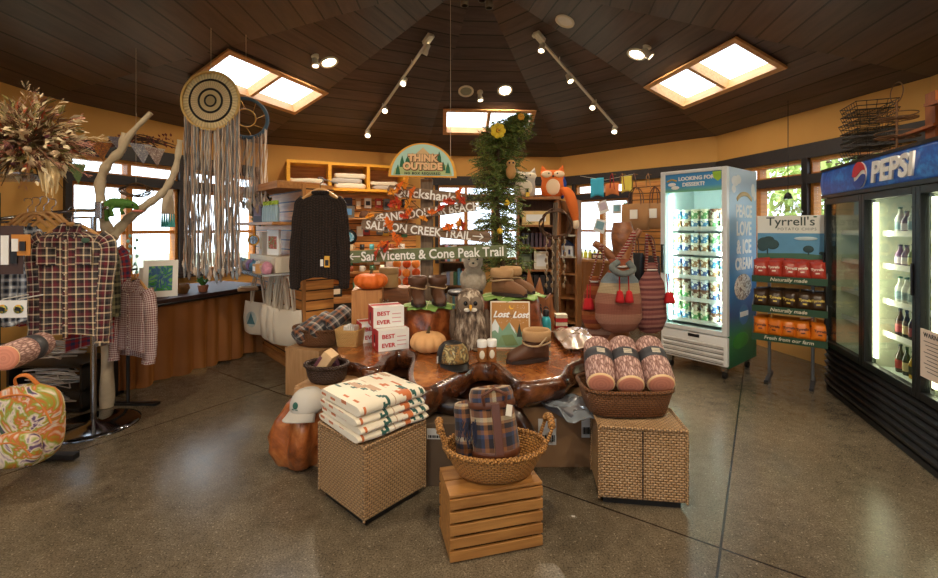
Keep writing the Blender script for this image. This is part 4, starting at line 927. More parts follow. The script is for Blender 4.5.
def boot(root, side, s, shaft_h, cuff=True, leather=BROWN, rope=False, length=.26, sr=.055):
    """toe towards -Y, heel at +Y; one boot as parts of the pair"""
    x = side; L = length*s; m = M(); rr = []; n = 22
    secs = [(-L*.62, .015, .012, .02), (-L*.58, .036, .028, .028), (-L*.45, .046, .040, .038), (-L*.25, .045, .052, .05), (-L*.05, .043, .075, .072), (.06*L, .046, .085, .085), (.25*L, .045, .075, .075), (.36*L, .03, .05, .055)]
    for y, w, h, zc in secs: rr.append([(x+w*s*math.cos(a), y, max(.0, (zc+h*math.sin(a))*s)) for a in [2*PI*j/n for j in range(n)]])
    m.rings(rr, cap=True); m.obj('foot', leather, root)
    m = M(); P = [(x+.053*s*math.cos(a)*(1-.12*math.sin(a)), -.12*L+L*.53*math.sin(a), 0) for a in [2*PI*j/28 for j in range(28)]]
    m.rings([[(p[0], p[1], 0) for p in P], [(p[0], p[1], .022*s) for p in P]], cap=True); m.obj('sole', SOLE, root)
    m = M(); m.lathe([(sr*s*.9, .06*s), (sr*s*.95, .12*s), (sr*s*1.08, shaft_h*.8), (sr*s*1.12, shaft_h), (sr*s*1.0, shaft_h), (sr*s*.92, shaft_h*.85), (.001, shaft_h*.8)], 22, (x, L*.1, 0), sy=1.15, cap=False); m.obj('shaft', leather, root)
    if cuff:
        m = M(); m.lathe([(sr*s*1.1, shaft_h-.05*s), (sr*s*1.22, shaft_h-.045*s), (sr*s*1.24, shaft_h-.005), (sr*s*1.12, shaft_h+.012*s), (sr*s*.95, shaft_h), (sr*s*.9, shaft_h-.03)], 22, (x, L*.1, 0), sy=1.15, cap=False); m.obj('cuff', FLEECE if cuff == 2 else leather, root)
    m = M(); m.tube([(x+(sr*1.2)*s*math.cos(a), L*.1+sr*s*1.36*math.sin(a), shaft_h*.62+.008*math.sin(a*2)) for a in [2*PI*j/24 for j in range(24)]], .0055*s, 6, closed=True); m.obj('lace', plain(180, 150, 110, .8), root)
t_ = thing('boots', 'pair of small brown laced moccasin boots on the left stump beside the owl', 'boots', (s1.x, 3.56, ZS+.302), R(12))
boot(t_, -.082, 1.08, .205, 1, sr=.058); boot(t_, .082, 1.08, .205, 1, sr=.058)
t_ = thing('boots', 'pair of brown boots with tan fleece cuffs on the taller stump', 'boots', (s2.x-.02, 3.60, ZS+.372), R(62))
boot(t_, -.09, 1.12, .2, 2, SUEDE, sr=.06); boot(t_, .09, 1.12, .2, 2, SUEDE, sr=.06)
bz = atz(536, 362, ZS)
t_ = thing('boot', 'single brown ankle boot with folded fleece cuff, cord and white tag on the slab', 'boot', (bz.x-.02, bz.y+.02, ZS+.003), R(-72))
boot(t_, 0, 1.15, .2, 2, BROWN, sr=.062)
m = M(); m.tube([(-.09, .03, .2), (-.12, .02, .14), (-.10, -.02, .11), (.0, -.06, .10), (.09, .0, .12), (.11, .05, .18)], .006, 6); m.obj('cord', plain(196, 170, 130, .8), t_)
M().box((.038, .003, .075), (-.115, -.0, .07), rot=(0, 0, R(72))).obj('price_tag', WHITE, t_)
# ---- boxes BEST EVER
RED = plain(190, 34, 40, .5, var=.05); REDD = plain(190, 34, 40, .5, var=.05)
def bebox(lab, loc, rz):
    t_ = thing('printed_box', lab, 'box', loc, rz, 'white and red printed boxes on the burl table')
    W, D, H = .235, .19, .155
    M().box((W, D, H), (0, 0, H/2)).obj('body', WHITE, t_, bevel=.002); M().box((.002, D-.004, H-.004), (-W/2-.001, 0, H/2)).obj('side_print', RED, t_); M().box((W-.004, D*.35, .002), (0, D*.1, H+.001)).obj('top_print', RED, t_)
    M().box((.001, .03, .06), (-W/2-.003, .01, H*.5)).obj('emblem', BLACK, t_); M().box((.001, .03, .02), (-W/2-.003, .01, H*.2)).obj('emblem_line', WHITE, t_)
    text('print_lettering', 'BEST', .042, RED, t_, (-W*.18, -D/2-.001, H*.60), sx=1.1, bold=.0012); text('print_lettering', 'EVER', .042, RED, t_, (-W*.18, -D/2-.001, H*.18), sx=1.1, bold=.0012)
    for k in range(3): M().box((.07, .001, .006), (W*.25, -D/2-.001, H*(.25+.2*k))).obj('print_line', plain(210, 150, 150), t_)
    return t_
b0 = atz(392, 349, ZS)
b0.x = at(390, 300, 3.34).x
bebox('lower right red and white printed box reading BEST EVER', (b0.x, 3.36, ZS), R(26)); bebox('lower left red and white printed box reading BEST EVER', (b0.x-.18, 3.60, ZS), R(26)); bebox('topmost red and white printed box reading BEST EVER', (b0.x-.045, 3.42, ZS+.158), R(24))
# pumpkins
def pumpkin(name, lab, loc, r, h, mt, lobes=9, group=None):
    t_ = thing(name, lab, 'pumpkin', loc); m = M(); rr = []; n = 72
    for i in range(15):
        ph = -PI/2+PI*i/14; row = []
        for j in range(n):
            a = 2*PI*j/n; k = .86+.14*abs(math.cos(a*lobes/2))**.6
            row.append((r*k*math.cos(ph)**.8*math.cos(a) if math.cos(ph) > 1e-6 else 0, r*k*(math.cos(ph)**.8 if math.cos(ph) > 1e-6 else 0)*math.sin(a), h/2+h/2*math.sin(ph)*(1-.22*max(0, math.sin(ph))*(1-math.cos(ph)))))
        rr.append(row)
    m.rings(rr, cap=False); m.obj('body', mt, t_)
    M().tube([(0, 0, h*.84), (.003, 0, h*1.0), (.014, -.004, h*1.2)], [.017, .011, .009], 8).obj('stem', plain(80, 66, 40, .9), t_); return t_
pb = atz(427, 355, ZS); pumpkin('pumpkin', 'pale peach fabric pumpkin on the burl table', (pb.x, pb.y+.08, ZS), .135, .155, plain(222, 168, 112, .9, var=.06))
# wooden box pedestal + orange pumpkin
slat = thing('wooden_box', 'upright pale wooden box holding the orange pumpkin', 'box', (at(368, 300, 3.78).x, 3.78, ZS), R(8))
M().box((.25, .22, .39), (0, 0, .195)).obj('body', PINEV, slat, bevel=.004)
pumpkin('pumpkin', 'orange ribbed pumpkin on the pale wooden box', (at(371, 300, 3.75).x, 3.75, ZS+.392), .145, .145, plain(220, 104, 24, .6, var=.1), 11)
t_ = thing('tan_cylinder_box', 'olive tan round box behind the orange pumpkin', 'box', (at(388, 285, 4.0).x, 4.05, ZS+.37)); M().lathe([(.085, 0), (.085, .17), (.001, .17)], 24).obj('body', plain(140, 110, 66, .7), t_); M().lathe([(.089, .12), (.089, .175), (.001, .176)], 24).obj('lid', plain(128, 98, 56, .7), t_)
t_ = thing('wooden_riser', 'dark wooden riser behind the orange pumpkin box', 'riser', (at(390, 300, 4.05).x, 4.1, ZS)); M().box((.36, .2, .365), (0, 0, .1825)).obj('body', wood('riser', (150, 100, 60), (96, 60, 34), .6, 0), t_, bevel=.004)
t_ = thing('glass_jar', 'clear glass jar behind the stacked printed boxes', 'jar', (at(383, 300, 3.62).x, 3.66, ZS+.16)); 
t_.location.z = ZS; t_['label'] = 'tall clear glass jar behind the stacked printed boxes'
M().lathe([(.045, 0), (.05, .02), (.05, .26), (.035, .29), (.038, .32), (.034, .32), (.031, .29), (.046, .26), (.046, .02)], 24, cap=False).obj('body', glassm('jar_glass', (.95, .97, .97), .5), t_)
# napkin basket with leaflets
nb = atz(349, 346, ZS); t_ = thing('square_basket', 'small square straw basket of folded white leaflets at the left of the slab', 'basket', (nb.x, nb.y+.05, ZS), R(-10)); WKS = wicker('straw', (228, 186, 116), (186, 138, 76), .016, .011, .6, .8, (110, 74, 34))
M().lathe([(.085, 0), (.098, .11), (.102, .13), (.094, .13), (.08, .01), (.001, .01)], 36, p=6, cap=False).obj('body', WKS, t_)
m = M()
for k in range(7): m.box((.006, .09, .10), (-.04+k*.013, 0, .10), rot=(.1*math.sin(k), .12*math.cos(k), 0))
tag(m.obj('leaflets', WHITE, None, (nb.x, nb.y+.05, ZS), rz=R(-10)), 'white folded leaflets standing in the small straw basket', 'paper', kind='stuff')
# slatted crate + dark basket at the left end
t_ = thing('display_crate', 'pale upright slatted crate under the dark wicker basket left of the slab', 'crate', (at(330, 372, 2.84).x, 2.84, 0), R(-14))
for x in [-.14, -.07, 0, .07, .14]:
    for y in (-.13, .13): M().box((.055, .016, .47), (x, y, .235)).obj('slat', CRATEV, t_, bevel=.002)
for x in (-.16, .16): M().box((.016, .22, .47), (x, 0, .235)).obj('end_panel', CRATEV, t_)
M().box((.33, .26, .012), (0, 0, .476)).obj('top_panel', CRATEV, t_)
bx_ = t_.location.copy()
oval_basket('oval_basket', 'dark brown wicker basket with a slanted pale box at the left end of the slab', (bx_.x-.02, bx_.y, .484), R(-10), .14, .11, .11, WKD, False, .8)
t_ = thing('kraft_box', 'slim pale kraft box leaning in the dark wicker basket', 'box', (bx_.x-.09, bx_.y-.01, .51), 0, None, (0, R(35), R(-12))); M().box((.07, .09, .20), (0, 0, .1)).obj('body', plain(214, 178, 132, .7), t_, bevel=.003); M().box((.02, .092, .12), (-.03, 0, .1)).obj('label', plain(110, 60, 70), t_)
t_ = thing('chocolate_bar_box', 'small dark purple box leaning in the dark wicker basket', 'box', (bx_.x+.02, bx_.y+.03, .52), 0, None, (0, R(-20), 0)); M().box((.09, .05, .14), (0, 0, .07)).obj('body', plain(70, 34, 50, .5), t_, bevel=.003); M().box((.07, .002, .03), (0, -.026, .09)).obj('label', CREAM, t_)
# crate + basket of plaid rolls behind
cx, cy = at(316, 340, 3.95).x, 4.0
t_ = thing('wooden_box', 'pale wooden crate under the basket of plaid rolls by the slatted shelf end', 'box', (cx-.02, cy-.02, 0), R(-20)); M().box((.36, .34, .41), (0, 0, .205)).obj('body', CRATEV, t_, bevel=.005); M().box((.365, .345, .03), (0, 0, .40)).obj('top_rim', CRATEV, t_)
t_ = oval_basket('oval_basket', 'brown wicker basket of rolled plaid blankets on the pale wooden crate', (cx, cy, .417), R(-20), .24, .17, .15, WKT, False, .84)
PLK = plaid('plaid_charcoal_brown', [(0, (200, 190, 176)), (.1, (60, 58, 60)), (.35, (30, 30, 34)), (.55, (150, 90, 52)), (.7, (44, 40, 42)), (.88, (120, 116, 116))], .14)
for k, (dx, dy, dz, ax, lab) in enumerate(((-.15, -.03, .10, -30, 'leftmost dark plaid roll in the brown basket of rolls'), (-.02, -.06, .14, -20, 'front plaid roll with pale stripes in the brown basket of rolls'), (.11, .0, .19, -25, 'uppermost plaid roll with orange checks in the brown basket of rolls'))):
    roll('rolled_blanket', lab, (cx+dx, cy+dy-.10, .40+dz), (R(-62), R(18), R(ax)), .08, .26, PLK, 'rolled plaid blankets in the brown basket', False, False)
# owl
ow = atz(470, 351, ZS); OWLM = NT('owl_feathers'); f = OWLM.noise(34, detail=4, stretch=(1, 1, .3)); g = OWLM.noise(5)
OWLM = OWLM.fin(OWLM.ramp(OWLM.ma('ADD', OWLM.ma('MULTIPLY', f, .8), OWLM.ma('MULTIPLY', g, .2)), [(.36, lin(60, 48, 40)), (.5, lin(128, 108, 90)), (.62, lin(206, 190, 168))]), .95)
t_ = thing('plush_owl', 'grey brown plush owl with yellow beak sitting on the burl table', 'soft toy', (ow.x, ow.y+.1, ZS), R(2)); rr = random.Random(5)
prof = [(.06, .0), (.11, .02), (.135, .09), (.13, .18), (.108, .25), (.098, .29), (.102, .34), (.098, .39), (.07, .43), (.03, .448), (.001, .45)]
M().lathe(prof, 36, sy=.85, cap=False, wob=.03).obj('body', OWLM, t_)
m = M()
def rad(z):
    for (r0, z0), (r1, z1) in zip(prof, prof[1:]):
        if z0 <= z <= z1: return r0+(r1-r0)*(z-z0)/max(1e-6, z1-z0)
    return .03
for k in range(2600):
    z = rr.uniform(.01, .44); a = rr.uniform(0, 6.28); r = rad(z); p = Vector((r*math.cos(a), r*.85*math.sin(a), z)); n_ = Vector((math.cos(a), math.sin(a), -.5)); tn = Vector((-math.sin(a), math.cos(a), 0))*rr.uniform(.003, .006)
    m.add([p-tn, p+tn, p+n_*.012+Vector((0, 0, -.028))], [(0, 1, 2)])
m.obj('fur', OWLM, t_)
for s_ in (-1, 1):
    m = M(); m.ell((s_*.046, -.083, .345), (.047, .022, .055), 16, 10); m.obj('face_disc', plain(120, 104, 88, .95), t_, label='brown face disc')
    m = M(); m.ell((s_*.036, -.103, .352), (.016, .01, .018), 12, 8); m.obj('eye', plain(16, 12, 10, .15), t_)
    m = M(); m.ell((s_*.026, -.108, .305), (.024, .012, .016), 12, 8); m.obj('cheek', plain(228, 222, 206, .95), t_)
    m = M(); m.ell((s_*.128, .01, .16), (.03, .07, .13), 14, 10, .15); m.obj('wing', plain(96, 78, 62, .95, var=.5, scale=30), t_)
    m = M(); m.ell((s_*.045, -.10, .012), (.03, .035, .012), 10, 6); m.obj('foot', plain(110, 90, 70, .9), t_)
m = M(); m.tube([(0, -.105, .335), (0, -.128, .322), (0, -.122, .298)], [.012, .011, .002], 10); m.obj('beak', plain(222, 160, 40, .5), t_)
# LOST print
sg = atz(511, 351, ZS); t_ = thing('wall_art_print', 'square framed camping print with a moon, tent and white lettering', 'picture', (sg.x, sg.y+.06, ZS), R(-3), None, (R(-9), 0, R(-3)))
W = .30; M().box((W, .02, W*1.18), (0, 0, W*.59)).obj('frame', CREAM, t_, bevel=.002); M().box((W*.93, .003, W*1.11), (0, -.0115, W*.59)).obj('background', plain(178, 126, 66, .7, var=.1), t_)
def pz(pts, mt, y, nm): m = M(); m.prism([(x*W, z*W) for x, z in pts], .002); return m.obj(nm, mt, t_, (0, y, 0))
G1, G2, G3 = plain(122, 158, 130, .7), plain(214, 220, 216, .7), plain(110, 132, 84, .7)
pz([(-.46, .04), (.46, .04), (.46, .3), (.3, .44), (.2, .34), (.1, .5), (-.02, .66), (-.14, .5), (-.2, .44), (-.38, .74), (-.46, .58)], G1, -.0145, 'mountains'); pz([(-.46, .42), (-.46, .58), (-.38, .74), (-.28, .56), (-.3, .38), (-.38, .46)], G2, -.017, 'snow_cap'); pz([(-.02, .66), (.1, .5), (.14, .36), (.04, .5)], G2, -.017, 'snow_cap')
pz([(-.36, .06), (-.22, .33), (-.12, .1)], plain(120, 150, 110, .7), -.017, 'tent'); pz([(-.22, .33), (.06, .36), (.2, .1), (-.12, .08)], G3, -.019, 'tent'); pz([(.16, .3), (.23, .64), (.3, .3)], plain(40, 50, 36), -.017, 'pine_tree')
m = M(); P = [(.045*math.cos(a), .045*math.sin(a)) for a in [R(150+240*j/16) for j in range(17)]]+[(.016+.036*math.cos(a), .012+.036*math.sin(a)) for a in [R(385-230*j/14) for j in range(15)]]; P = [(x*W*1.4, z*W*1.4) for x, z in P]; m.prism(P, .002); m.obj('moon', plain(232, 180, 50), t_, (.01, -.015, W*1.04))
m = M(); rr = random.Random(4)
for k in range(40): x, z = rr.uniform(-.42, .42)*W, rr.uniform(.6, 1.1)*W; m.box((.003, .001, .003), (x, -.0135, z))
m.obj('stars', WHITE, t_)
text('lettering', 'Lost', W*.22, WHITE, t_, (-W*.24, -.018, W*.78), shear=.4, bold=.0022); text('lettering', 'and', W*.075, BLACK, t_, (W*.01, -.018, W*.80), shear=.2); text('lettering', 'Lost', W*.22, WHITE, t_, (W*.25, -.018, W*.77), shear=.4, bold=.0022)
# trucker cap on the slab
cp = atz(452, 368, ZS); CAMO = swirl('landscape_print', [(120, 150, 180), (190, 170, 110), (70, 60, 44), (160, 120, 60), (50, 44, 36)], 9)
t_ = cap('trucker_cap', 'black trucker cap with a landscape print front on the burl table', (cp.x, cp.y+.10, ZS+.012), R(18), BLACK, BLACK, 1.15)
m = M(); m.sheet(lambda u, v: (math.sin((u-.5)*2.0)*.112*math.cos(v*.9), -math.cos((u-.5)*2.0)*.127*math.cos(v*.9), .016+.138*math.sin(v*1.0)), 14, 8); m.obj('front_panel', CAMO, t_, solid=.003)
M().box((.03, .003, .045), (-.105, -.02, .03), rot=(0, 0, .8)).obj('price_tag', WHITE, t_)
# two spice jars
for k, (px, lab) in enumerate(((482, 'left amber jar with white lid before the owl'), (492, 'right amber jar with white lid before the owl'))):
    j_ = atz(px, 361, ZS); t_ = thing('spice_jar', lab, 'jar', (j_.x, j_.y+.02*k, ZS), 0, 'amber jars with white lids')
    M().lathe([(.03, 0), (.032, .01), (.032, .09), (.026, .1), (.001, .1)], 20).obj('body', plain(150, 96, 52, .25), t_); M().lathe([(.033, .098), (.034, .14), (.03, .145), (.001, .145)], 20).obj('lid', WHITE, t_)
    m = M(); m.ell((0, -.031, .05), (.018, .004, .03), 14, 8); m.obj('label', CREAM, t_)
# water bottles
for k, (px, Y, c, lab) in enumerate(((546, 3.55, (60, 170, 178), 'turquoise metal water bottle with black cap right of the camping print'), (539, 3.68, (200, 196, 190), 'pale water bottle with black cap behind the turquoise bottle'))):
    t_ = thing('water_bottle', lab, 'bottle', (at(px, 300, Y).x, Y, ZS), 0, 'water bottles on the burl table'); s_ = 1.05
    M().lathe([(.036, 0), (.04, .01), (.04, .15), (.034, .18), (.022, .2), (.001, .2)], 24).obj('body', plain(*c, .3, .3), t_); M().lathe([(.024, .2), (.026, .24), (.018, .25), (.001, .25)], 18).obj('cap', BLACK, t_)
    M().tube([(.014*math.cos(a)*1.3, 0, .255+.018*math.sin(a)) for a in [PI*j/10 for j in range(11)]], .005, 6).obj('carry_loop', BLACK, t_)
t_ = thing('driftwood_slab', 'jagged upright slab of orange driftwood behind the water bottles', 'wood slab', (at(541, 300, 3.85).x, 3.9, ZS)); m = M(); m.prism([(-.12, 0), (.20, 0), (.17, .12), (.12, .2), (.10, .33), (.05, .27), (.0, .47), (-.04, .35), (-.10, .55), (-.13, .3)], .05); m.obj('body', wood('driftwood', (178, 110, 52), (110, 60, 26), .6, 2), t_, bevel=.008)
t_ = thing('stacked_dish_set', 'small stack of red and cream boxes at the right rear of the slab', 'box', (at(562, 310, 3.75).x, 3.8, ZS)); 
for k in range(5): M().box((.10, .08, .032), (0, 0, .018+k*.034)).obj('box_layer', RED if k % 2 else CREAM, t_, bevel=.003)
m = M(); m.sheet(lambda u, v: ((u-.5)*.34, (v-.5)*.6, .10+.06*math.sin(u*3.1)*math.sin(v*3.1)+.03*noise.noise(Vector((u*6, v*6, 8)))), 30, 30)
tag(m.obj('clear_bag_bundle', plain(196, 170, 150, .1, .2, var=.35, Coat_Weight=1.0), None, (at(580, 330, 3.4).x, 3.45, ZS-.05), solid=.003), 'glossy clear wrapped pillow lying at the right end of the slab', 'bundle')
# ============================================================ trail sign post
YP = 3.98; k_ = YP/F; pp = at(426, 228, YP)
t_ = thing('trail_signpost', 'weathered wooden post that carries the trail name boards', 'signpost', (pp.x, YP+.06, 0)); M().box((.11, .09, at(0, 178, YP).z), (0, .03, at(0, 178, YP).z/2)).obj('post', POSTW, t_, bevel=.006); M().box((.36, .3, .05), (0, .03, .025)).obj('foot', POSTW, t_, bevel=.006)
GRNB = wood('green_board', (120, 126, 88), (88, 98, 66), .8, 0)
def board(txt, x0, y0, x1, y1, h, mt, size, lab, tx=0, yy=YP, arrow=None, sx=1.0):
    a, b = at(x0, y0, yy), at(x1, y1, yy); L = (b-a).length; ang = math.atan2(b.z-a.z, b.x-a.x); c = (a+b)/2
    t_ = thing('trail_board', lab, 'sign', c, 0, 'trail name boards', (0, -ang, 0)); hh = h*k_
    m = M(); m.prism([(-L/2, -hh/2), (L/2-.02, -hh/2*.9), (L/2, 0), (L/2-.015, hh/2), (-L/2+.01, hh/2*.95), (-L/2-.008, .1*hh)], .022); m.obj('board', mt, t_)
    text('lettering', txt, size*k_, WHITE, t_, (tx*k_, -.002, -size*k_*.34), bold=.0022, sx=sx, ext=.0015)
    def arr(x, d):
        m = M(); m.tube([(x-d*6*k_, -.004, 0), (x+d*4*k_, -.004, 0)], .006, 5); m.tube([(x+d*1*k_, -.004, 3*k_), (x+d*4.5*k_, -.004, 0), (x+d*1*k_, -.004, -3*k_)], .006, 5); m.obj('arrow', WHITE, t_)
    if arrow: arr(arrow[0]*k_, arrow[1])
    return t_
board('Quickshank', 388, 190, 467, 199, 11, BOARD, 13, 'upper weathered board reading Quickshank with an arrow pointing away', -4, arrow=(32, 1), sx=1.0)
board('SAND DOLLAR BEACH', 372, 219, 477, 206, 10.5, BOARD, 11.5, 'weathered board reading SAND DOLLAR BEACH with an arrow', 5, arrow=(-45, -1), sx=.86)
board('SALMON CREEK TRAIL', 362, 224, 491, 238, 11, BOARD, 11.5, 'long weathered board reading SALMON CREEK TRAIL with a wavy arrow', -8, arrow=(52, 1), sx=.9, yy=YP-.03)
board('San Vicente & Cone Peak Trail', 345, 257, 508, 251, 12.5, GRNB, 13, 'lowest long green painted board reading San Vicente and Cone Peak Trail', 6, arrow=(-72, -1), sx=.88, yy=YP-.02)
# half round sign
c = at(422.5, 177, YP-.02); r = 34*k_; t_ = thing('half_round_sign', 'half round THINK OUTSIDE sign with mountains on top of the post', 'sign', c, 0, None, (0, R(1), 0))
def half(r_, z0=0): return [(r_*math.cos(PI*j/40), z0+r_*math.sin(PI*j/40)) for j in range(41)]
M().prism(half(r), .035).obj('frame', YELLW, t_, (0, 0, 0), bevel=.003); M().prism(half(r*.915), .004).obj('panel', plain(176, 214, 200, .6, var=.04), t_, (0, -.004, r*.04))
def pzs(pts, mt, y, nm): M().prism([(x*r, z*r) for x, z in pts], .003).obj(nm, mt, t_, (0, y, 0))
pzs([(-.86, .06), (.86, .06), (.8, .3), (.55, .42), (.2, .55), (-.2, .52), (-.55, .36), (-.8, .24)], plain(178, 190, 130, .7), -.006, 'hill')
pzs([(-.52, .42), (-.3, .70), (-.24, .64), (0, .86), (.22, .66), (.30, .70), (.5, .48)], plain(214, 180, 130, .7), -.008, 'mountains')
TG = plain(40, 104, 72, .7)
for x, z, s_ in ((-.72, .06, .3), (-.6, .28, .34), (-.44, .40, .2), (.48, .42, .34), (.60, .2, .26), (.74, .12, .32)): pzs([(x-.07, z), (x-.05, z+s_*.5), (x, z+s_), (x+.05, z+s_*.5), (x+.07, z)], TG, -.010, 'pine_tree')
PCH = plain(240, 190, 140, .6); OUTL = plain(120, 84, 50, .6)
for tx_, zz_, sz in (('THINK', .46, .27), ('OUTSiDE', .22, .27)):
    text('lettering', tx_, r*sz, OUTL, t_, (.003, -.011, r*zz_-.003), bold=.011, sp=1.05); text('lettering', tx_, r*sz, PCH, t_, (0, -.014, r*zz_), bold=.005, sp=1.05)
text('lettering', 'NO BOX REQUIRED', r*.095, plain(40, 60, 50), t_, (0, -.011, r*.07), sp=1.3, bold=.001)
for px in (450.5,):
    a, _ = ceil_hit(px, 100); m = M(); m.tube([at(px, 180, YP+.2), Vector((at(px, 180, YP+.2).x, YP+.2, 3.7))], .0018, 4); tag(m.obj('hanging_wire', CREAM), 'thin wire hanging from the ceiling beside the half round sign', 'wire')
# maple leaves garland on the boards
ML = [(0, 0), (.15, .3), (.1, .42), (.42, .36), (.48, .52), (.75, .42), (.7, .72), (.9, .8), (.6, 1.0), (.36, .9), (.3, 1.15), (.14, 1.1), (0, 1.45)]
ML = ML+[(-x, z) for x, z in ML[-2:0:-1]]
gar = thing('leaf_garland', 'orange and red fabric maple leaf garland draped across the trail boards', 'garland', at(420, 215, YP-.06)); go = gar.location.copy()
def maple(px, py, s, c, lab, rz, tx):
    p = at(px, py, YP-.07); s_ = s*k_
    m = M(); m.add([(x*s_, .012*abs(x)*2, z*s_-s_*.7) for x, z in ML], [tuple(t) for t in tessellate_polygon([[Vector((x, z, 0)) for x, z in ML]])]); t_ = m.obj('leaf', plain(*c, .7, var=.3, scale=30), gar, p-go, rot=(tx, rz, rz*.5), solid=.002, label=lab)
    m = M(); m.tube([(0, 0, s_*.7), (0, -.006, -s_*.7), (0, .02, -s_*1.1)], .0022, 4); m.obj('stalk', plain(120, 70, 30), t_)
O1, O2, O3 = (226, 110, 24), (196, 60, 26), (240, 150, 40)
pos = {'Q': 'over the start of the Quickshank board', 'K': 'over the end of the Quickshank board', 'A': 'left of SAND DOLLAR on its board', 'B': 'under BEACH on the second board', 'S': 'on the SALMON lettering', 'V': 'on the San Vicente lettering'}
for q, lst in (('Q', [(398, 187, 9, O1), (405, 183, 8, O3), (411, 192, 8, O1), (392, 192, 7, O3)]), ('K', [(458, 193, 8, O1), (449, 202, 8, O2), (462, 200, 7, O2), (440, 208, 6, O2)]), ('A', [(393, 204, 8, O2), (399, 203, 8, O2), (407, 203, 8, O3), (408, 212, 7, O1), (404, 216, 6, O2)]), ('B', [(458, 224, 8, O3), (448, 227, 8, O1), (463, 225, 7, O2), (432, 212, 6, O1), (424, 218, 6, O3)]), ('S', [(389, 224, 9, O1), (396, 238, 8, O1), (369, 216, 6, O3)]), ('V', [(385, 247, 8, O2), (375, 254, 8, O2), (398, 242, 7, O1), (381, 244, 7, O1)])):
    for k, (x, y, s, c_) in enumerate(lst):
        tone = {O1: 'orange', O2: 'red orange', O3: 'golden'}[c_]
        maple(x, y, s*1.0, c_, '%s fabric leaf %s' % (tone, pos[q]), rnd(-1.4, 1.4), rnd(-.5, .3))
m = M(); m.tube(spline([at(395, 185, YP-.05), at(405, 195, YP-.06), at(410, 215, YP-.06), at(396, 235, YP-.06), at(380, 252, YP-.06), at(372, 262, YP-.05)], 5), .004, 5); m.tube(spline([at(405, 195, YP-.05), at(430, 215, YP-.06), at(450, 205, YP-.06), at(462, 224, YP-.06), at(440, 232, YP-.06)], 5), .004, 5)
m.obj('vine', plain(90, 70, 40, .9), gar, -go)
# ============================================================ slim evergreen tree
YT = 4.5; base = at(497, 300, YT); t_ = thing('slim_evergreen_tree', 'tall narrow artificial evergreen tree with yellow flowers behind the boots', 'tree', (base.x, YT, 0)); rr = random.Random(21)
def tp(px, py, dy=0): p = at(px, py, YT); return Vector((p.x-base.x, dy, p.z))
spine = spline([Vector((.02, 0, 0)), tp(503, 300), tp(502, 250), tp(497, 200), tp(498, 160), tp(500, 138), tp(513, 122), tp(522, 114)], 8)
m = M(); m.tube(spine, [.028-.02*i/len(spine) for i in range(len(spine))], 8); m.obj('trunk', plain(74, 56, 36, .9), t_)
nd = M(); nd2 = M(); tw = M()
for k in range(760):
    f = rr.uniform(.18, 1)**.9; i = min(len(spine)-2, int(f*(len(spine)-1))); p = spine[i].lerp(spine[i+1], rr.random()); a = rr.uniform(0, 2*PI)
    R_ = .14+.17*min(1, (1-f)*2.6+.3)*(1 if f > .45 else 1.2); 
    if f > .88: R_ = .12
    L = R_*rr.uniform(.55, 1.05); d = Vector((math.cos(a), math.sin(a), rr.uniform(-.35, .3))); e = p+d*L+Vector((0, 0, -.04)); tw.tube([p, p+d*L*.5, e], [.004, .003, .002], 4, cap=False)
    for q in range(26):
        s_ = rr.uniform(.2, 1); c = p.lerp(e, s_); v = Vector((rr.uniform(-1, 1), rr.uniform(-1, 1), rr.uniform(-.8, .6))).normalized()*rr.uniform(.035, .06); w = v.cross(Vector((rr.uniform(-1, 1), rr.uniform(-1, 1), rr.uniform(-1, 1)))).normalized()*.0055
        (nd if q % 2 else nd2).add([c-w, c+w, c+v], [(0, 1, 2)])
tw.obj('branches', plain(80, 66, 36, .9), t_); nd.obj('needles', plain(120, 132, 60, .7, var=.4), t_); nd2.obj('needles', plain(84, 108, 48, .7, var=.4), t_)
for k in range(2): M().box((.3, .3, .12), (0, 0, .06)).obj('stand', plain(70, 50, 34), t_) if k == 0 else None
def flower(px, py, r, lab, c=(236, 200, 40)):
    p = at(px, py, YT-.24); f_ = thing('yellow_flower', lab, 'flower', p, 0, 'yellow blooms on the slim tree')
    for j in range(7): a = 2*PI*j/7; m = M(); m.ell((r*.6*math.cos(a), -.01, r*.6*math.sin(a)), (r*.42, .01, r*.42), 8, 6); m.obj('petal', plain(*c, .6), f_)
    m = M(); m.ell((0, -.02, 0), (r*.3, .012, r*.3), 10, 6); m.obj('center', plain(206, 150, 30), f_)
flower(498, 131, .075, 'large yellow flower near the top of the slim evergreen tree'); flower(521, 117, .035, 'small yellow flower at the tip of the slim evergreen tree', (220, 160, 40))
for (px, py, lab) in ((507, 203, 'upper yellow ball ornament on the slim evergreen tree'), (500, 231, 'lower yellow ball ornament on the slim evergreen tree')):
    f_ = thing('ball_ornament', lab, 'ornament', at(px, py, YT-.2)); M().ell((0, 0, 0), (.03, .03, .03), 14, 10).obj('ball', plain(230, 190, 50, .4), f_); M().cyl(.006, (0, 0, .028), (0, 0, .045), 8).obj('cap', BRASS, f_)
f_ = thing('owl_ornament', 'small tan owl ornament hanging on the right of the slim tree', 'ornament', at(511, 172, YT-.22)); M().ell((0, 0, 0), (.05, .04, .07), 14, 10).obj('body', plain(176, 130, 74, .8), f_); M().ell((0, 0, .08), (.045, .038, .04), 14, 10).obj('head', plain(190, 146, 90, .8), f_); M().ell((-.018, -.036, .085), (.01, .006, .01), 8, 6).obj('eye', BLACK, f_); M().ell((.018, -.036, .085), (.01, .006, .01), 8, 6).obj('eye', BLACK, f_)
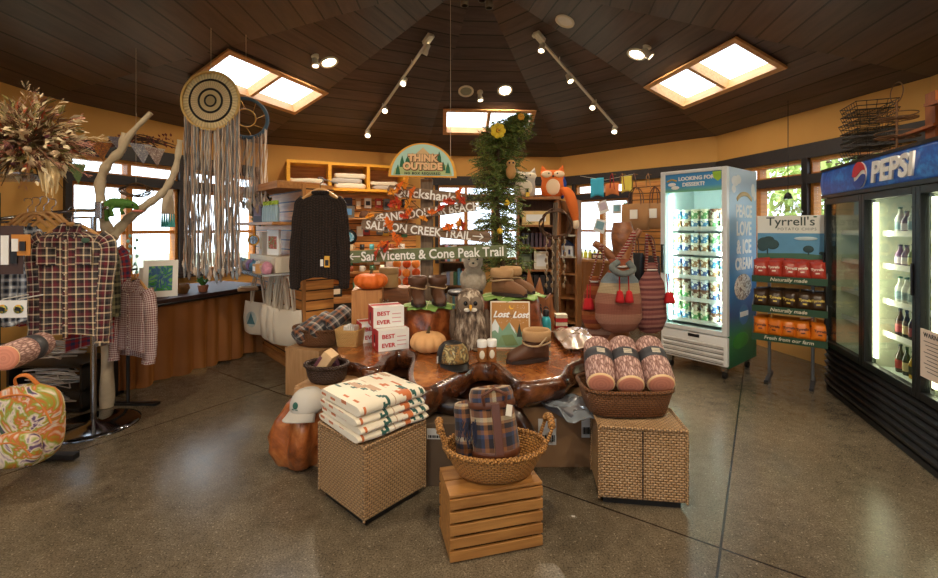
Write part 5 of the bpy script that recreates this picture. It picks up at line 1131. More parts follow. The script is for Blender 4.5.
# ============================================================ knitted bags on a wooden branch stand
YB = 3.25; pb = at(620, 300, YB); WST = burl('stand_wood', (70, 36, 18), (130, 78, 42), (160, 104, 62), .45, .2)
t_ = thing('branch_stand', 'brown wooden branch post hung with knitted bags', 'stand', (pb.x, YB, 0))
def bp(px, py): p = at(px, py, YB); return (p.x-pb.x, 0, p.z)
m = M(); P = spline([(-.05, 0, 0), (-.02, 0, .3), (-.04, 0, .6), (-.0, 0, 1.0), (.02, 0, 1.3), bp(622, 222)], 6); m.tube(P, [.11-.04*i/len(P)+.008*math.sin(i) for i in range(len(P))], 16); m.obj('post', WST, t_)
m = M(); m.tube([bp(616, 262), bp(605, 250), bp(594, 243)], [.04, .03, .026], 10); m.obj('branch', WST, t_); m = M(); m.tube([bp(626, 248), bp(634, 238), bp(640, 230)], [.035, .028, .022], 10); m.obj('branch', WST, t_)
M().lathe([(.2, 0), (.21, .03), (.12, .06), (.1, .1)], 28).obj('foot', WST, t_)
def stripes(name, cols, P, ns=.03):
    t = NT(name); q = t.n('SeparateXYZ'); t.t.links.new(t.ob(), q.inputs[0]); z = t.ma('ADD', q.outputs[2], t.ma('MULTIPLY', t.noise(6), .012))
    fr = t.ma('FRACT', t.ma('DIVIDE', t.ma('ADD', z, 2), P)); n = len(cols)
    col = t.ramp(fr, [(i/n, lin(*c)) for i, c in enumerate(cols)], True)
    _, u, v = t.uv(); kn = t.ma('MULTIPLY', t.ma('ABSOLUTE', t.ma('SINE', t.ma('MULTIPLY', u, 300))), t.ma('ABSOLUTE', t.ma('SINE', t.ma('MULTIPLY', v, 300))))
    t.bump(kn, .6, .004); return t.fin(t.mix(t.ma('MULTIPLY', kn, .3), dk_mix(t, col), col), .95)
def dk_mix(t, col): return t.mix(.55, col, (.02, .01, .01))
def bag(lab, px, py, w, h, mt, dy=-.14, tass=True, rz=0, flap=True, strap=None):
    c = at(px, py, YB+dy); b = thing('knitted_bag', lab, 'bag', c, rz, 'knitted bags on the branch stand')
    M().lathe([(w*.2, -h*.5), (w*.36, -h*.46), (w*.5, -h*.3), (w*.5, -h*.05), (w*.40, h*.22), (w*.2, h*.38), (w*.15, h*.42), (w*.24, h*.5), (w*.2, h*.51), (w*.1, h*.44)], 32, sy=.42, cap=True, wob=.06).obj('pouch', mt, b)
    m = M(); m.tube([(w*.17*math.cos(a), w*.1*math.sin(a), h*.41) for a in [2*PI*j/20 for j in range(20)]], .007, 6, closed=True); m.obj('drawstring', plain(176, 168, 160, .9), b)
    if strap:
        a = at(strap[0], strap[1], YB+.0)-c; m = M(); m.tube(spline([(-w*.18, 0, h*.4), (a.x*.5-.02, -.03, h*.4+(a.z-h*.4)*.5), (a.x, -.05, a.z), (a.x*.5+.04, -.03, h*.4+(a.z-h*.4)*.5), (w*.18, 0, h*.4)], 6), .016, 8, flat=.35); m.obj('shoulder_strap', stripes('strap_weave', [(170, 50, 40), (214, 190, 170), (150, 40, 36)], .02), b)
    if tass:
        for x in tass:
            m = M(); m.tube([(x, -w*.2, h*.36), (x*1.05, -w*.24, h*.08)], .004, 5); m.lathe([(.004, .02), (.018, .012), (.02, 0), (.028, -.04), (.03, -.06), (.001, -.06)], 12, (x*1.05, -w*.25, h*.06)); m.obj('tassel', plain(176, 20, 26, .9), b)
    return b
K1 = stripes('knit_rust', [(180, 90, 56), (176, 110, 84), (194, 134, 108), (170, 98, 76), (190, 126, 100), (216, 190, 146), (146, 162, 166), (184, 98, 58)], .56); K2 = stripes('knit_rose', [(150, 80, 76), (180, 110, 100), (120, 60, 60), (190, 130, 116)], .07); K3 = stripes('knit_orange', [(176, 84, 34), (196, 110, 50), (150, 60, 30)], .09); K4 = stripes('knit_peach', [(196, 150, 126), (170, 110, 90), (206, 170, 150)], .08)
bag('rust striped knitted bag with two red tassels, frontmost on the branch stand', 619, 296, .32, .50, K1, -.20, (-.02, .04), 0, strap=(622, 232))
bag('rose knitted drawstring bag with red tassels right of the rust striped one', 651, 298, .26, .50, K2, -.06, (.09, .11), R(15), strap=(638, 234))
bag('orange knitted bag with red tassels left of the rust striped one', 594, 303, .17, .38, K3, -.06, (-.05, -.03), R(-10), strap=(598, 244))
bag('peach striped knitted bag low behind the rust striped one', 607, 318, .28, .30, K4, -.02, None, 0)
m = M(); m.tube(spline([at(618, 262, YB-.27), at(612, 268, YB-.31), at(622, 274, YB-.32), at(633, 270, YB-.30), at(628, 262, YB-.27)], 5), .022, 8); tag(m.obj('grey_scarf', plain(96, 100, 96, .9, var=.6, scale=40)), 'grey knotted knit band at the neck of the rust striped bag', 'scarf')
# ============================================================ angled slatted display unit with the sweater
G0 = Vector((-2.64, 5.43, 0)); G1_ = Vector((-1.61, 4.31, 0)); gd = (G1_-G0).normalized(); GL = (G1_-G0).length; rzg = math.atan2(gd.y, gd.x)
t_ = thing('slatted_display_unit', 'angled honey slatwall display unit with wooden shelves left of the sweater', 'display unit', G0, rzg)   # local x to the near end, y into the unit
M().box((GL, .26, 1.86), (GL/2, .14, .95)).obj('slat_panel', SLAT, t_); M().box((GL+.02, .30, .10), (GL/2, .14, .05)).obj('base', PINE, t_, bevel=.004)
M().box((.02, .30, 1.88), (GL+.012, .14, .96)).obj('end_panel', SLAT, t_); M().box((.03, .03, 1.9), (GL+.01, -.012, .95)).obj('corner_post', PINEV, t_)
M().box((GL, .42, .07), (GL/2, -.05, 1.885)).obj('top_board', PINE, t_, bevel=.004)
M().box((GL-.05, .30, .03), (GL/2-.02, -.14, 1.515)).obj('shelf', PINE, t_, bevel=.003)
sh = M().box((GL-.1, .38, .016), (GL/2-.03, -.18, 1.02)).obj('glass_shelf', plain(190, 196, 196, .15, var=.05), t_); M().box((GL-.1, .012, .03), (GL/2-.03, -.375, 1.015)).obj('shelf_edge', STEEL, sh)
def G(x, y, z): v = Matrix.Rotation(rzg, 3, 'Z') @ Vector((x, y, 0)); return G0+v+Vector((0, 0, z))
def small_box(name, lab, cat, loc, rz, s, mt, mt2=None, group=None, nm2='label'):
    t_ = thing(name, lab, cat, loc, rz, group); M().box(s, (0, 0, s[2]/2)).obj('body', mt, t_, bevel=min(s)*.06)
    if mt2: M().box((s[0]*.7, .002, s[2]*.5), (0, -s[1]/2-.0015, s[2]*.5)).obj(nm2, mt2, t_)
    return t_
# things on the shelves
for k in range(6):
    x = .98+k*.07; b = thing('lotion_bottle', 'blue and green labelled bottle in the row on the wooden shelf by the sweater', 'bottle', G(x, -.2, 1.531), rzg, 'row of bottles on the wooden shelf')
    M().lathe([(.024, 0), (.026, .01), (.026, .14), (.016, .16), (.014, .18), (.001, .18)], 16).obj('body', plain(150, 180, 196, .4, var=.2), b); M().lathe([(.018, .17), (.018, .21), (.001, .212)], 12).obj('cap', plain(160, 190, 60, .5), b)
small_box('picture_book', 'dark covered book leaning at the left of the bottle row', 'book', G(.86, -.22, 1.531), rzg+.3, (.16, .03, .26), plain(70, 64, 84, .5), plain(150, 130, 160))
small_box('picture_book', 'white book with a red flower cover on the middle display shelf', 'book', G(1.08, -.14, 1.19), rzg+.15, (.24, .03, .26), WHITE, swirl('flower_cover', [(214, 200, 180), (190, 60, 60), (110, 140, 80), (230, 226, 220)], 9), nm2='cover')
small_box('picture_book', 'slim white book standing left of the red flower book', 'book', G(.86, -.14, 1.19), rzg+.4, (.05, .16, .24), WHITE, CREAM)
small_box('pale_tray_box', 'long pale tray box under the flower book on the display shelf', 'box', G(.98, -.16, 1.03), rzg, (.80, .14, .155), CREAM, plain(206, 190, 170))
small_box('pale_tray_box', 'rear pale riser box behind the tray box on the display shelf', 'box', G(1.0, -.05, 1.03), rzg, (.7, .09, .155), CREAM)
cols = [(214, 150, 170), (150, 160, 200), (120, 170, 190), (216, 206, 196), (170, 140, 190), (90, 140, 170), (220, 214, 206), (196, 170, 150)]
for k in range(9):
    x = .40+k*.12; c = cols[k % 8]; b = thing('folded_textile', '%s soft folded item in the row on the glass shelf' % ['pink', 'periwinkle', 'teal', 'cream', 'lilac', 'deep blue', 'white', 'sand', 'rose'][k], 'textile', G(x, -.30, 1.029), rzg+rnd(-.2, .2), 'folded goods on the glass shelf')
    m = M(); m.ell((0, 0, .05), (.062, .05, .06), 12, 8, .5, 3, seed=k); m.obj('body', plain(*c, .9, var=.5, scale=40), b)
for k, (x, c) in enumerate(((.7, (150, 160, 166)), (1.22, (200, 150, 90)))): small_box('gift_box', ['grey gift box at the front of the glass shelf', 'orange and white gift box at the front of the glass shelf'][k], 'box', G(x, -.345, 1.029), rzg, (.1, .06, .09), plain(*c, .6), WHITE)
# tote bags
TOT = plain(222, 210, 190, .9, var=.08, bump=.2); INK = plain(70, 110, 120, .8)
def tote(lab, x, y, z, s, first=False):
    b = thing('tote_bag', lab, 'bag', G(x, y, z), R(-18), 'cream tote bags under the glass shelf')
    m = M(); rr = []
    for (zz, hw, d) in ((-.66, .17, .015), (-.64, .19, .035), (-.5, .195, .045), (-.36, .185, .03), (-.32, .18, .015)):
        rr.append([(math.copysign(abs(math.cos(a))**.5, math.cos(a))*hw*s+.006*math.sin(zz*30+a*4), math.sin(a)*d, zz+.012*math.cos(a*2)) for a in [2*PI*j/28+.01 for j in range(28)]])
    m.rings(rr, cap=True); m.obj('body', TOT, b)
    for q in (-1, 1):
        m = M(); m.tube(spline([(-.09*s, q*.012, -.33), (-.07*s, q*.02, -.15), (-.03, q*.012, -.01), (.0, 0, .0), (.03, q*.012, -.01), (.07*s, q*.02, -.15), (.09*s, q*.012, -.33)], 5), .014, 8, flat=.3); m.obj('handle', TOT, b)
    if first:
        m = M(); m.ell((0, 0, 0), (.07, .004, .085), 18, 10); m.obj('print_round', plain(176, 184, 178, .9), b, (-.05, -.05, -.5)); m = M(); m.prism([(-.055, -.05), (.055, -.05), (.03, .0), (0, .075), (-.025, .01)], .003); m.obj('print_emblem', INK, b, (-.05, -.058, -.5))
    return b
tote('frontmost cream tote bag with a round printed emblem below the glass shelf', .72, -.18, .985, 1.0, True)
for k in range(5): tote('%s plain cream tote bag behind the printed one, counted towards the sweater' % ['first', 'second', 'third', 'fourth', 'fifth'][k], 1.02+k*.095, -.12-.02*(k % 2), .985, .9)
# sweater
SW = NT('cable_knit'); _, u, v = SW.uv(); h = SW.ma('MULTIPLY', SW.ma('ABSOLUTE', SW.ma('SINE', SW.ma('MULTIPLY', u, 110))), SW.ma('ABSOLUTE', SW.ma('SINE', SW.ma('ADD', SW.ma('MULTIPLY', v, 130), SW.ma('MULTIPLY', SW.ma('SINE', SW.ma('MULTIPLY', u, 55)), 1.5)))))
SW.bump(h, 1.0, .01); SW = SW.fin(SW.mix(h, lin(22, 15, 12), lin(58, 42, 34)), .95)
swp = at(320.5, 192, 3.95); t_ = thing('knit_sweater', 'dark brown cable knit sweater on a hanger at the end of the slatted unit', 'sweater', swp, R(4)); garment(t_, .17, .78, .06, SW, .72, .055, collar=False, open_=False, sl_spread=.06, neck=.06)
m = M(); m.tube([(.065*math.cos(a), -.0+.045*math.sin(a), -.005) for a in [2*PI*j/24 for j in range(24)]], .016, 8, closed=True); m.obj('neckband', SW, t_)
M().box((.045, .004, .10), (.075, -.075, -.62)).obj('paper_tag', plain(224, 170, 60, .6), t_); M().box((.03, .002, .05), (.075, -.079, -.63)).obj('tag_print', BLACK, t_); M().box((.025, .004, .06), (.03, -.075, -.63)).obj('paper_tag', WHITE, t_)
hanger('light wooden hanger above the collar of the brown sweater', swp+Vector((0, 0, .02)), R(4), .16)
m = M(); m.tube([(swp.x, swp.y, swp.z+.125), (swp.x+.02, 4.4, swp.z+.12)], .005, 6); du = bpy.data.objects['slatted_display_unit']; iv = Matrix.Rotation(-rzg, 4, 'Z') @ Matrix.Translation(-G0); [m.v.__setitem__(i, iv @ p) for i, p in enumerate(m.v)]; m.obj('display_arm', STEEL, du)
# ============================================================ wall C4-C5: slat wall with yellow cubbies
W4, W5 = Vector((-.8, 7.9, 0)), Vector((-3.25, 6.77, 0)); wd = (W4-W5).normalized(); WL = (W4-W5).length; rw = math.atan2(wd.y, wd.x)  # x from W5 to W4, y into wall
def Wp(x, y, z): return W5+Matrix.Rotation(rw, 3, 'Z') @ Vector((x, y, 0))+Vector((0, 0, z))
t_ = thing('slatwall_panel', 'wide honey slatwall below the yellow cubbies on the rear left wall', 'slatwall', Wp(.15, -.03, 0), rw); M().box((2.35, .03, 1.75), (1.2, 0, 1.15)).obj('panel', SLAT, t_); 
for z in (.75, 1.1, 1.62): M().box((2.2, .3, .025), (1.2, -.165, z)).obj('shelf', PINE, t_, bevel=.003)
M().box((2.3, .45, .08), (1.2, -.22, .34)).obj('base_shelf', PINE, t_)
M().box((2.3, .42, .30), (1.2, -.22, .15)).obj('plinth', DARKW, t_)
cb = thing('cubby_shelf', 'yellow three bay cubby shelf holding folded pale clothes high on the wall', 'shelf', Wp(.42, -.38, 2.06), rw); CW = 1.80
for z in (0.0, .40): M().box((CW+.06, .36, .045), (CW/2, .19, z+.02)).obj('board', YELLW, cb, bevel=.003)
for k in range(4): M().box((.05, .36, .36), (k*CW/3, .19, .22)).obj('divider', YELLW, cb, bevel=.003)
M().box((CW, .01, .36), (CW/2, .365, .22)).obj('back_panel', PINE, cb)
GREYC = plain(186, 178, 170, .95, var=.15)
for k, (n_, lab, h_) in enumerate(((2, 'folded grey clothes in the left bay of the yellow cubbies', .06), (3, 'rumpled cream clothes in the middle bay of the yellow cubbies', .075), (2, 'folded cream clothes in the right bay of the yellow cubbies', .06))):
    for j in range(n_):
        b = Wp(.42+CW/6+k*CW/3+.03*(-1)**j, -.20, 2.108+j*(h_+.004)); m = M(); m.rings([[(x*(.25-.0*j)*(1 if 0 < i < 6 else .93), y*.13*(1 if 0 < i < 6 else .9), i*h_/6+.012*noise.noise(Vector((x*3, y*3, k+j+i*.1)))) for x, y in [(math.copysign(abs(math.cos(a))**.4, math.cos(a)), math.copysign(abs(math.sin(a))**.4, math.sin(a))) for a in [2*PI*q/36+.01 for q in range(36)]]] for i in range(7)])
        tag(m.obj('folded_clothes', GREYC if (k+j) % 2 == 0 else CREAM, None, b, rw), ['bottom', 'upper', 'topmost'][j]+' of the '+lab, 'clothes', 'folded clothes in the yellow cubbies')
# goods on slatwall shelves
rr = random.Random(17)
def mug(lab, loc, c, group):
    b = thing('mug', lab, 'mug', loc, rr.uniform(0, 6), group); M().lathe([(.035, 0), (.04, .01), (.04, .09), (.036, .09), (.035, .015), (.001, .015)], 18, cap=False).obj('body', plain(*c, .3), b); M().tube([(.038+.025*math.sin(a), 0, .045+.028*math.cos(a)) for a in [PI*j/10 for j in range(11)]], .006, 6).obj('handle', plain(*c, .3), b); return b
cn = [('white', (220, 216, 208)), ('dark blue', (40, 52, 80)), ('black', (30, 30, 32)), ('green', (70, 110, 80)), ('rust', (150, 74, 40)), ('teal', (60, 130, 130)), ('cream', (214, 196, 160))]
for sidx, z, nmx in ((0, .7625+.0005, 'lowest'), (1, 1.1125+.0005, 'middle')):
    for k in range(12):
        nm, c = cn[(k*3+sidx*2) % 7]; x = .35+k*.17; mug('%s mug on the %s slatwall shelf, %s' % (nm, nmx, ['at its left part', 'at its centre', 'at its right part'][k//4]), Wp(x, -.20-.05*(k % 2), z), c, 'mugs on the slatwall shelves')
small_box('scenic_picture', 'blue coastal landscape picture on the top slatwall shelf behind the trail boards', 'picture', Wp(1.28, -.18, 1.6335), rw, (.30, .025, .2), plain(90, 84, 76), NT('blue_scene').fin(lin(80, 130, 180), .5), nm2='print')
for k, (x, nm, c) in enumerate(((.62, 'black', (26, 26, 30)), (.82, 'charcoal', (50, 48, 50)), (1.02, 'green', (70, 90, 50)), (1.6, 'brown', (96, 62, 40)))):
    cap('baseball_cap', '%s cap on the top slatwall shelf right of the sweater' % nm, Wp(x, -.2, 1.636), rw+.3, plain(*c, .85), plain(*c, .85), 1.0, group='caps on the slatwall shelf')
for k in range(6):
    small_box('souvenir_box', '%s souvenir box on the base shelf of the slatwall' % cn[k][0], 'box', Wp(.4+k*.36, -.25, .381), rw+rr.uniform(-.2, .2), (.18, .12, rr.uniform(.12, .26)), plain(*cn[k][1], .6), CREAM, 'souvenir boxes on the base shelf')
t_ = thing('hanging_disc', 'round dark disc with green and blue print on the slatwall behind the trail boards', 'disc', Wp(1.35, -.18, 1.32), rw); M().lathe([(.12, 0), (.12, .01), (.001, .012)], 32, T=Matrix.Rotation(PI/2, 4, 'X')).obj('disc', BLACK, t_); M().lathe([(.075, 0), (.001, .002)], 28, T=Matrix.Translation((0, -.013, 0)) @ Matrix.Rotation(PI/2, 4, 'X'), cap=False).obj('print', swirl('disc_print', [(60, 130, 90), (90, 160, 200), (220, 220, 200)], 8), t_)
HC = [('red', (160, 50, 40)), ('navy', (44, 56, 92)), ('mustard', (206, 156, 50)), ('white', (220, 214, 204)), ('green', (70, 110, 70)), ('grey', (110, 110, 112)), ('tan', (180, 136, 90)), ('black', (28, 28, 30))]
for r_ in range(3):
    for k in range(13):
        nm, c = HC[(k*5+r_*3) % 8]; z = (1.50, 1.97, 1.02)[r_]; x = .35+k*.165+.03*math.sin(k*3+r_)
        hh = rr.uniform(.13, .20); t_ = thing('hanging_pack', '%s packet hung on the slatwall, %s row, %s' % (nm, ['middle', 'upper', 'lower'][r_], ['left third', 'centre', 'right third'][min(2, k//5)]), 'packet', Wp(x, -.09-.02*(k % 2), z), rw, 'packets hung on the rear slatwall')
        M().box((rr.uniform(.09, .13), .03, hh), (0, 0, -hh/2)).obj('body', plain(*c, .6), t_, bevel=.008); M().box((.07, .004, hh*.4), (0, -.017, -hh*.5)).obj('label', CREAM if k % 2 else plain(60, 60, 70), t_); M().cyl(.004, (0, .08, .0), (0, -.01, .0), 6).obj('peg', STEEL, t_)
# ============================================================ mid rear: white display with orange gourds, plush, baskets
t_ = thing('white_display_box', 'white upright display box of orange gourds behind the small boots', 'box', (at(406, 290, 5.2).x, 5.2, 0)); M().box((.42, .02, 1.22), (0, .15, .61)).obj('back', WHITE, t_); M().box((.02, .3, 1.22), (-.2, 0, .61)).obj('side', WHITE, t_); M().box((.02, .3, 1.22), (.2, 0, .61)).obj('side', WHITE, t_)
for z in (.4, .78): M().box((.38, .28, .02), (0, 0, z)).obj('shelf', WHITE, t_)
for k in range(9):
    g = thing('gourd', 'small orange gourd piled in the white display box', 'gourd', (at(402, 290, 5.2).x+.02+(k % 3)*.11-.07, 5.14+.03*(k % 2), .79+(k//3)*.105), 0, 'orange gourds in the white box'); M().ell((0, 0, .05), (.05, .05, .052), 14, 8).obj('body', plain(*((214, 92, 26) if k % 2 else (224, 130, 40)), .5), g); M().cyl(.006, (0, 0, .095), (.004, 0, .115), 6).obj('stem', plain(70, 60, 40), g)
t_ = thing('grey_plush_seal', 'grey furry plush animal with a pale muzzle behind the sign post boards', 'soft toy', (at(473, 285, 4.3).x, 4.25, .86)); GF = plain(176, 166, 148, .95, var=.4, scale=40, bump=.8)
m = M(); m.lathe([(.06, 0), (.11, .02), (.125, .09), (.10, .18), (.075, .22), (.09, .26), (.095, .31), (.07, .37), (.03, .395), (.001, .40)], 28, sy=.9, cap=False, wob=.05); m.ell((-.09, -.05, .12), (.035, .04, .08), 10, 8); m.ell((.09, -.05, .12), (.035, .04, .08), 10, 8); m.obj('body', GF, t_); M().ell((0, -.10, .27), (.045, .03, .03), 12, 8).obj('muzzle', CREAM, t_); M().ell((0, -.13, .28), (.012, .012, .01), 8, 6).obj('nose', BLACK, t_)
for s_ in (-1, 1): M().ell((s_*.04, -.088, .315), (.01, .008, .01), 8, 6).obj('eye', BLACK, t_)
t_ = thing('display_pedestal', 'brown round pedestal table behind the big stumps', 'table', (at(465, 290, 4.3).x, 4.3, 0)); 
t_.location.y = 4.32; M().lathe([(.16, .82), (.17, .83), (.17, .855), (.001, .86)], 28).obj('table_top', DARKW, t_); M().cyl(.03, (0, 0, .03), (0, 0, .82), 12).obj('pole', DARKW, t_); M().lathe([(.15, 0), (.15, .02), (.03, .04)], 24).obj('base', DARKW, t_)
for k, (x, y, w, h, c, lab) in enumerate(((-.78, 5.6, .5, 1.1, (120, 80, 46), 'brown wooden rack of books behind the trail signpost'), (-.1, 5.9, .55, 1.25, (140, 96, 56), 'wooden magazine rack under the rear window'))):
    t_ = thing('book_rack', lab, 'rack', (x, y, 0), R(-5)); wd_ = wood('rack_wood%d' % k, c, (c[0]*.7, c[1]*.7, c[2]*.7), .6, 2)
    M().box((w, .03, h), (0, .15, h/2)).obj('back_panel', wd_, t_); M().box((.02, .3, h), (-w/2, 0, h/2)).obj('side_panel', wd_, t_); M().box((.02, .3, h), (w/2, 0, h/2)).obj('side_panel', wd_, t_)
    for j in range(4): M().box((w-.02, .28, .02), (0, 0, .08+j*h*.25)).obj('shelf', wd_, t_)
    for j in range(1, 4):
        xx = -w/2+.03
        while xx < w/2-.05:
            bw = rr.uniform(.02, .045); c2_ = rr.choice(cols+[x_[1] for x_ in cn]); cname = 'book with coloured spine, %s shelf of the %s' % (['', 'lower', 'middle', 'upper'][j], ['brown wooden rack', 'magazine rack under rear window'][k])
            hh = rr.uniform(.15, .22); o = M().box((bw, .15, hh), (0, 0, hh/2)).obj('book', plain(*[int(q) for q in c2_], .6), None, (x+xx*math.cos(R(-5)), y-.03+xx*math.sin(R(-5)), .091+j*h*.25), R(-5)); tag(o, cname, 'book', 'books on the %s shelf of the %s' % (['', 'lower', 'middle', 'upper'][j], 'brown wooden rack' if k == 0 else 'magazine rack')); xx += bw+.004
# ============================================================ bookcase with plush foxes
bx0, by0 = at(518, 197, 6.3).x, 6.3; BW_, BH = .56, 1.9
t_ = thing('bookcase', 'wooden bookcase topped with two plush foxes right of the slim tree', 'bookcase', (bx0, by0, 0), R(-4)); BKW = wood('bookcase_wood', (184, 122, 66), (128, 78, 38), .5, 2)
for x in (0, BW_): M().box((.035, .4, BH), (x, .2, BH/2)).obj('side_panel', BKW, t_)
M().box((BW_, .02, BH), (BW_/2, .4, BH/2)).obj('back_panel', wood('case_back', (120, 76, 42), (84, 50, 26), .6, 2), t_); M().box((BW_+.08, .44, .04), (BW_/2, .2, BH)).obj('top_board', BKW, t_)
for z in (.12, .5, .86, 1.18, 1.5): M().box((BW_-.03, .38, .025), (BW_/2, .2, z)).obj('shelf', BKW, t_)
small_box('cream_box', 'cream coloured flat box on the upper bookcase shelf', 'box', (bx0+.26, by0+.05, 1.515), 0, (.40, .05, .2), plain(230, 196, 130, .6), WHITE)
for k in range(7): tag(M().box((.04, .14, .2), (0, 0, .1)).obj('dark_book', plain(60+k*6, 60, 70, .6), None, (bx0+.09+k*.062, by0+.15, 1.1945)), 'dark spined book below the cream box in the fox bookcase', 'book', 'dark books in the fox bookcase')
print_frame('small framed white print with a cream frame in the bookcase', (bx0+.34, by0+.06, .874), 0, .20, .26, WHITE, CREAM, tilt=-.08); print_frame('small green grey card left of the white print in the bookcase', (bx0+.12, by0+.06, .874), 0, .17, .22, plain(110, 120, 90), plain(70, 80, 60), tilt=-.08)
for k in range(5): tag(M().box((.07, .2, .28), (0, 0, .14)).obj('magazine', plain(44, 36, 36, .6), None, (bx0+.09+k*.09, by0+.12, .514)), 'dark magazine upright on the lower shelf of the fox bookcase', 'book', 'dark magazines in the fox bookcase')
def fox(lab, loc, rz, c, s, belly=(236, 206, 170), tail=True):
    t_ = thing('plush_fox', lab, 'soft toy', loc, rz, 'plush foxes on the bookcase'); mt = plain(*c, .95, var=.1); bl = plain(*belly, .95, var=.05)
    m = M(); m.rings([[(math.copysign(abs(math.cos(a))**.7, math.cos(a))*w*s, math.sin(a)*d*s, z*s) for a in [2*PI*j/28 for j in range(28)]] for w, d, z in ((.10, .05, 0), (.155, .08, .03), (.165, .09, .12), (.15, .085, .24), (.17, .08, .32), (.165, .07, .36), (.10, .04, .385))], cap=True); m.obj('body', mt, t_)
    M().ell((0, -.075*s, .14*s), (.10*s, .03*s, .12*s), 18, 10).obj('belly', bl, t_)
    for q in (-1, 1):
        m = M(); m.add([(q*.05*s, 0, .36*s), (q*.17*s, 0, .34*s), (q*.15*s, .0, .46*s), (q*.10*s, -.035*s, .37*s)], [(0, 1, 2), (0, 2, 3), (1, 3, 2), (0, 3, 1)]); m.obj('ear', mt, t_, solid=.004)
        M().ell((q*.085*s, -.072*s, .32*s), (.078*s, .022*s, .05*s), 14, 8, T=None).obj('cheek', bl, t_); M().ell((q*.06*s, -.092*s, .33*s), (.012*s, .006*s, .012*s), 8, 6).obj('eye', BLACK, t_)
    M().ell((0, -.1*s, .29*s), (.018*s, .014*s, .014*s), 10, 6).obj('nose', BLACK, t_)
    if tail:
        m = M(); P = spline([(.10*s, -.05*s, .1*s), (.2*s, -.1*s, .06*s), (.26*s, -.16*s, -.12*s), (.30*s, -.18*s, -.36*s)], 6); n = len(P); m.tube(P, [.03*s+.045*s*math.sin(PI*min(1, i/n*1.0)) for i in range(n)], 14); o = m.obj('tail', mt, t_); M().ell((.30*s, -.18*s, -.38*s), (.05*s, .05*s, .08*s), 12, 8).obj('tail_tip', bl, o)
fox('orange plush fox with its long tail hanging over the bookcase edge', (bx0+.52, by0+.14, 1.922), R(-5), (220, 108, 40), 1.02)
fox('pale grey plush fox left of the orange one on the bookcase', (bx0+.12, by0+.14, 1.922), R(5), (190, 182, 170), .95, (226, 214, 190), False)
t_ = thing('toy_lantern', 'tiny dark and yellow lantern held before the grey plush fox', 'ornament', (bx0+.14, by0+.02, 1.922)); M().box((.05, .04, .06), (0, 0, .03)).obj('lamp_glass', plain(250, 200, 70, .5), t_); M().box((.035, .035, .05), (0, 0, .085), taper=.5).obj('top', BLACK, t_)
t_ = thing('blue_cloth', 'blue cloth bundle right behind the orange plush fox', 'cloth', (bx0+.70, by0+.30, 1.922)); M().ell((0, 0, .16), (.06, .05, .17), 14, 10, .3, 3).obj('body', plain(30, 70, 150, .8), t_)
# second, narrow case with plush and tiny house
t_ = thing('narrow_bookcase', 'narrow wooden shelf tower behind the hanging vine wreath', 'bookcase', (bx0+.62, by0+.12, 0), R(-25))
for x in (0, .24): M().box((.03, .34, 1.88), (x, .17, .94)).obj('side_panel', BKW, t_)
for z in (.1, .45, .8, 1.05, 1.36, 1.7): M().box((.24, .34, .025), (.12, .17, z)).obj('shelf', CREAM if z in (1.05, 1.36) else BKW, t_)
M().box((.24, .02, 1.88), (.12, .34, .94)).obj('back_panel', BKW, t_)
h_ = thing('miniature_house', 'small white and dark blue model house on the narrow shelf tower', 'ornament', (bx0+.735, by0+.10, 1.064), R(-30)); M().box((.15, .1, .15), (0, 0, .075)).obj('walls', WHITE, h_); M().prism([(-.09, 0), (.09, 0), (0, .08)], .11).obj('roof', plain(40, 50, 80), h_, (0, -.055, .15))
for x in (-.04, .04): M().box((.03, .004, .07), (x, -.052, .06)).obj('window', plain(30, 50, 110), h_)
# vine wreath with shell strands on a driftwood pole
wp = at(556, 224, 5.3); t_ = thing('driftwood_pole', 'slim driftwood pole stand carrying the vine wreath', 'stand', (wp.x, 5.36, 0)); m = M(); m.tube(spline([(0, 0, 0), (.02, 0, .5), (-.01, 0, 1.0), (.01, 0, 1.78)], 6), .028, 9); m.obj('pole', POSTW, t_); M().lathe([(.14, 0), (.13, .03), (.03, .04)], 20).obj('foot', POSTW, t_)
t_ = thing('vine_wreath', 'brown twisted vine wreath on the driftwood pole before the bookcase', 'wreath', (wp.x, 5.29, wp.z)); m = M()
for k in range(9):
    ph = rr.uniform(0, 6); m.tube([((.18+.025*math.sin(a*3+ph))*math.cos(a), .02*math.sin(a*5+ph), (.17+.025*math.cos(a*4+ph))*math.sin(a)) for a in [2*PI*j/36 for j in range(36)]], .006, 5, closed=True)
m.obj('ring', plain(84, 56, 34, .9), t_)
for k in range(4):
    x = -.12+k*.07; t_ = thing('shell_strand', 'strand of shells and driftwood beads hanging below the vine wreath', 'ornament', (wp.x+x, 5.26, wp.z-.15), 0, 'strands below the vine wreath'); m = M(); m.tube([(0, 0, 0), (0, 0, -.62-.05*(k % 3))], .002, 4); m.obj('string', CREAM, t_)
    m = M()
    for j in range(8): m.ell((.008*(-1)**j, 0, -.06-j*.075), (.017, .01, .028), 8, 6, .3)
    b_ = m.obj('shells', plain(150, 124, 96, .6, var=.4), t_); b_['kind'] = 'stuff'
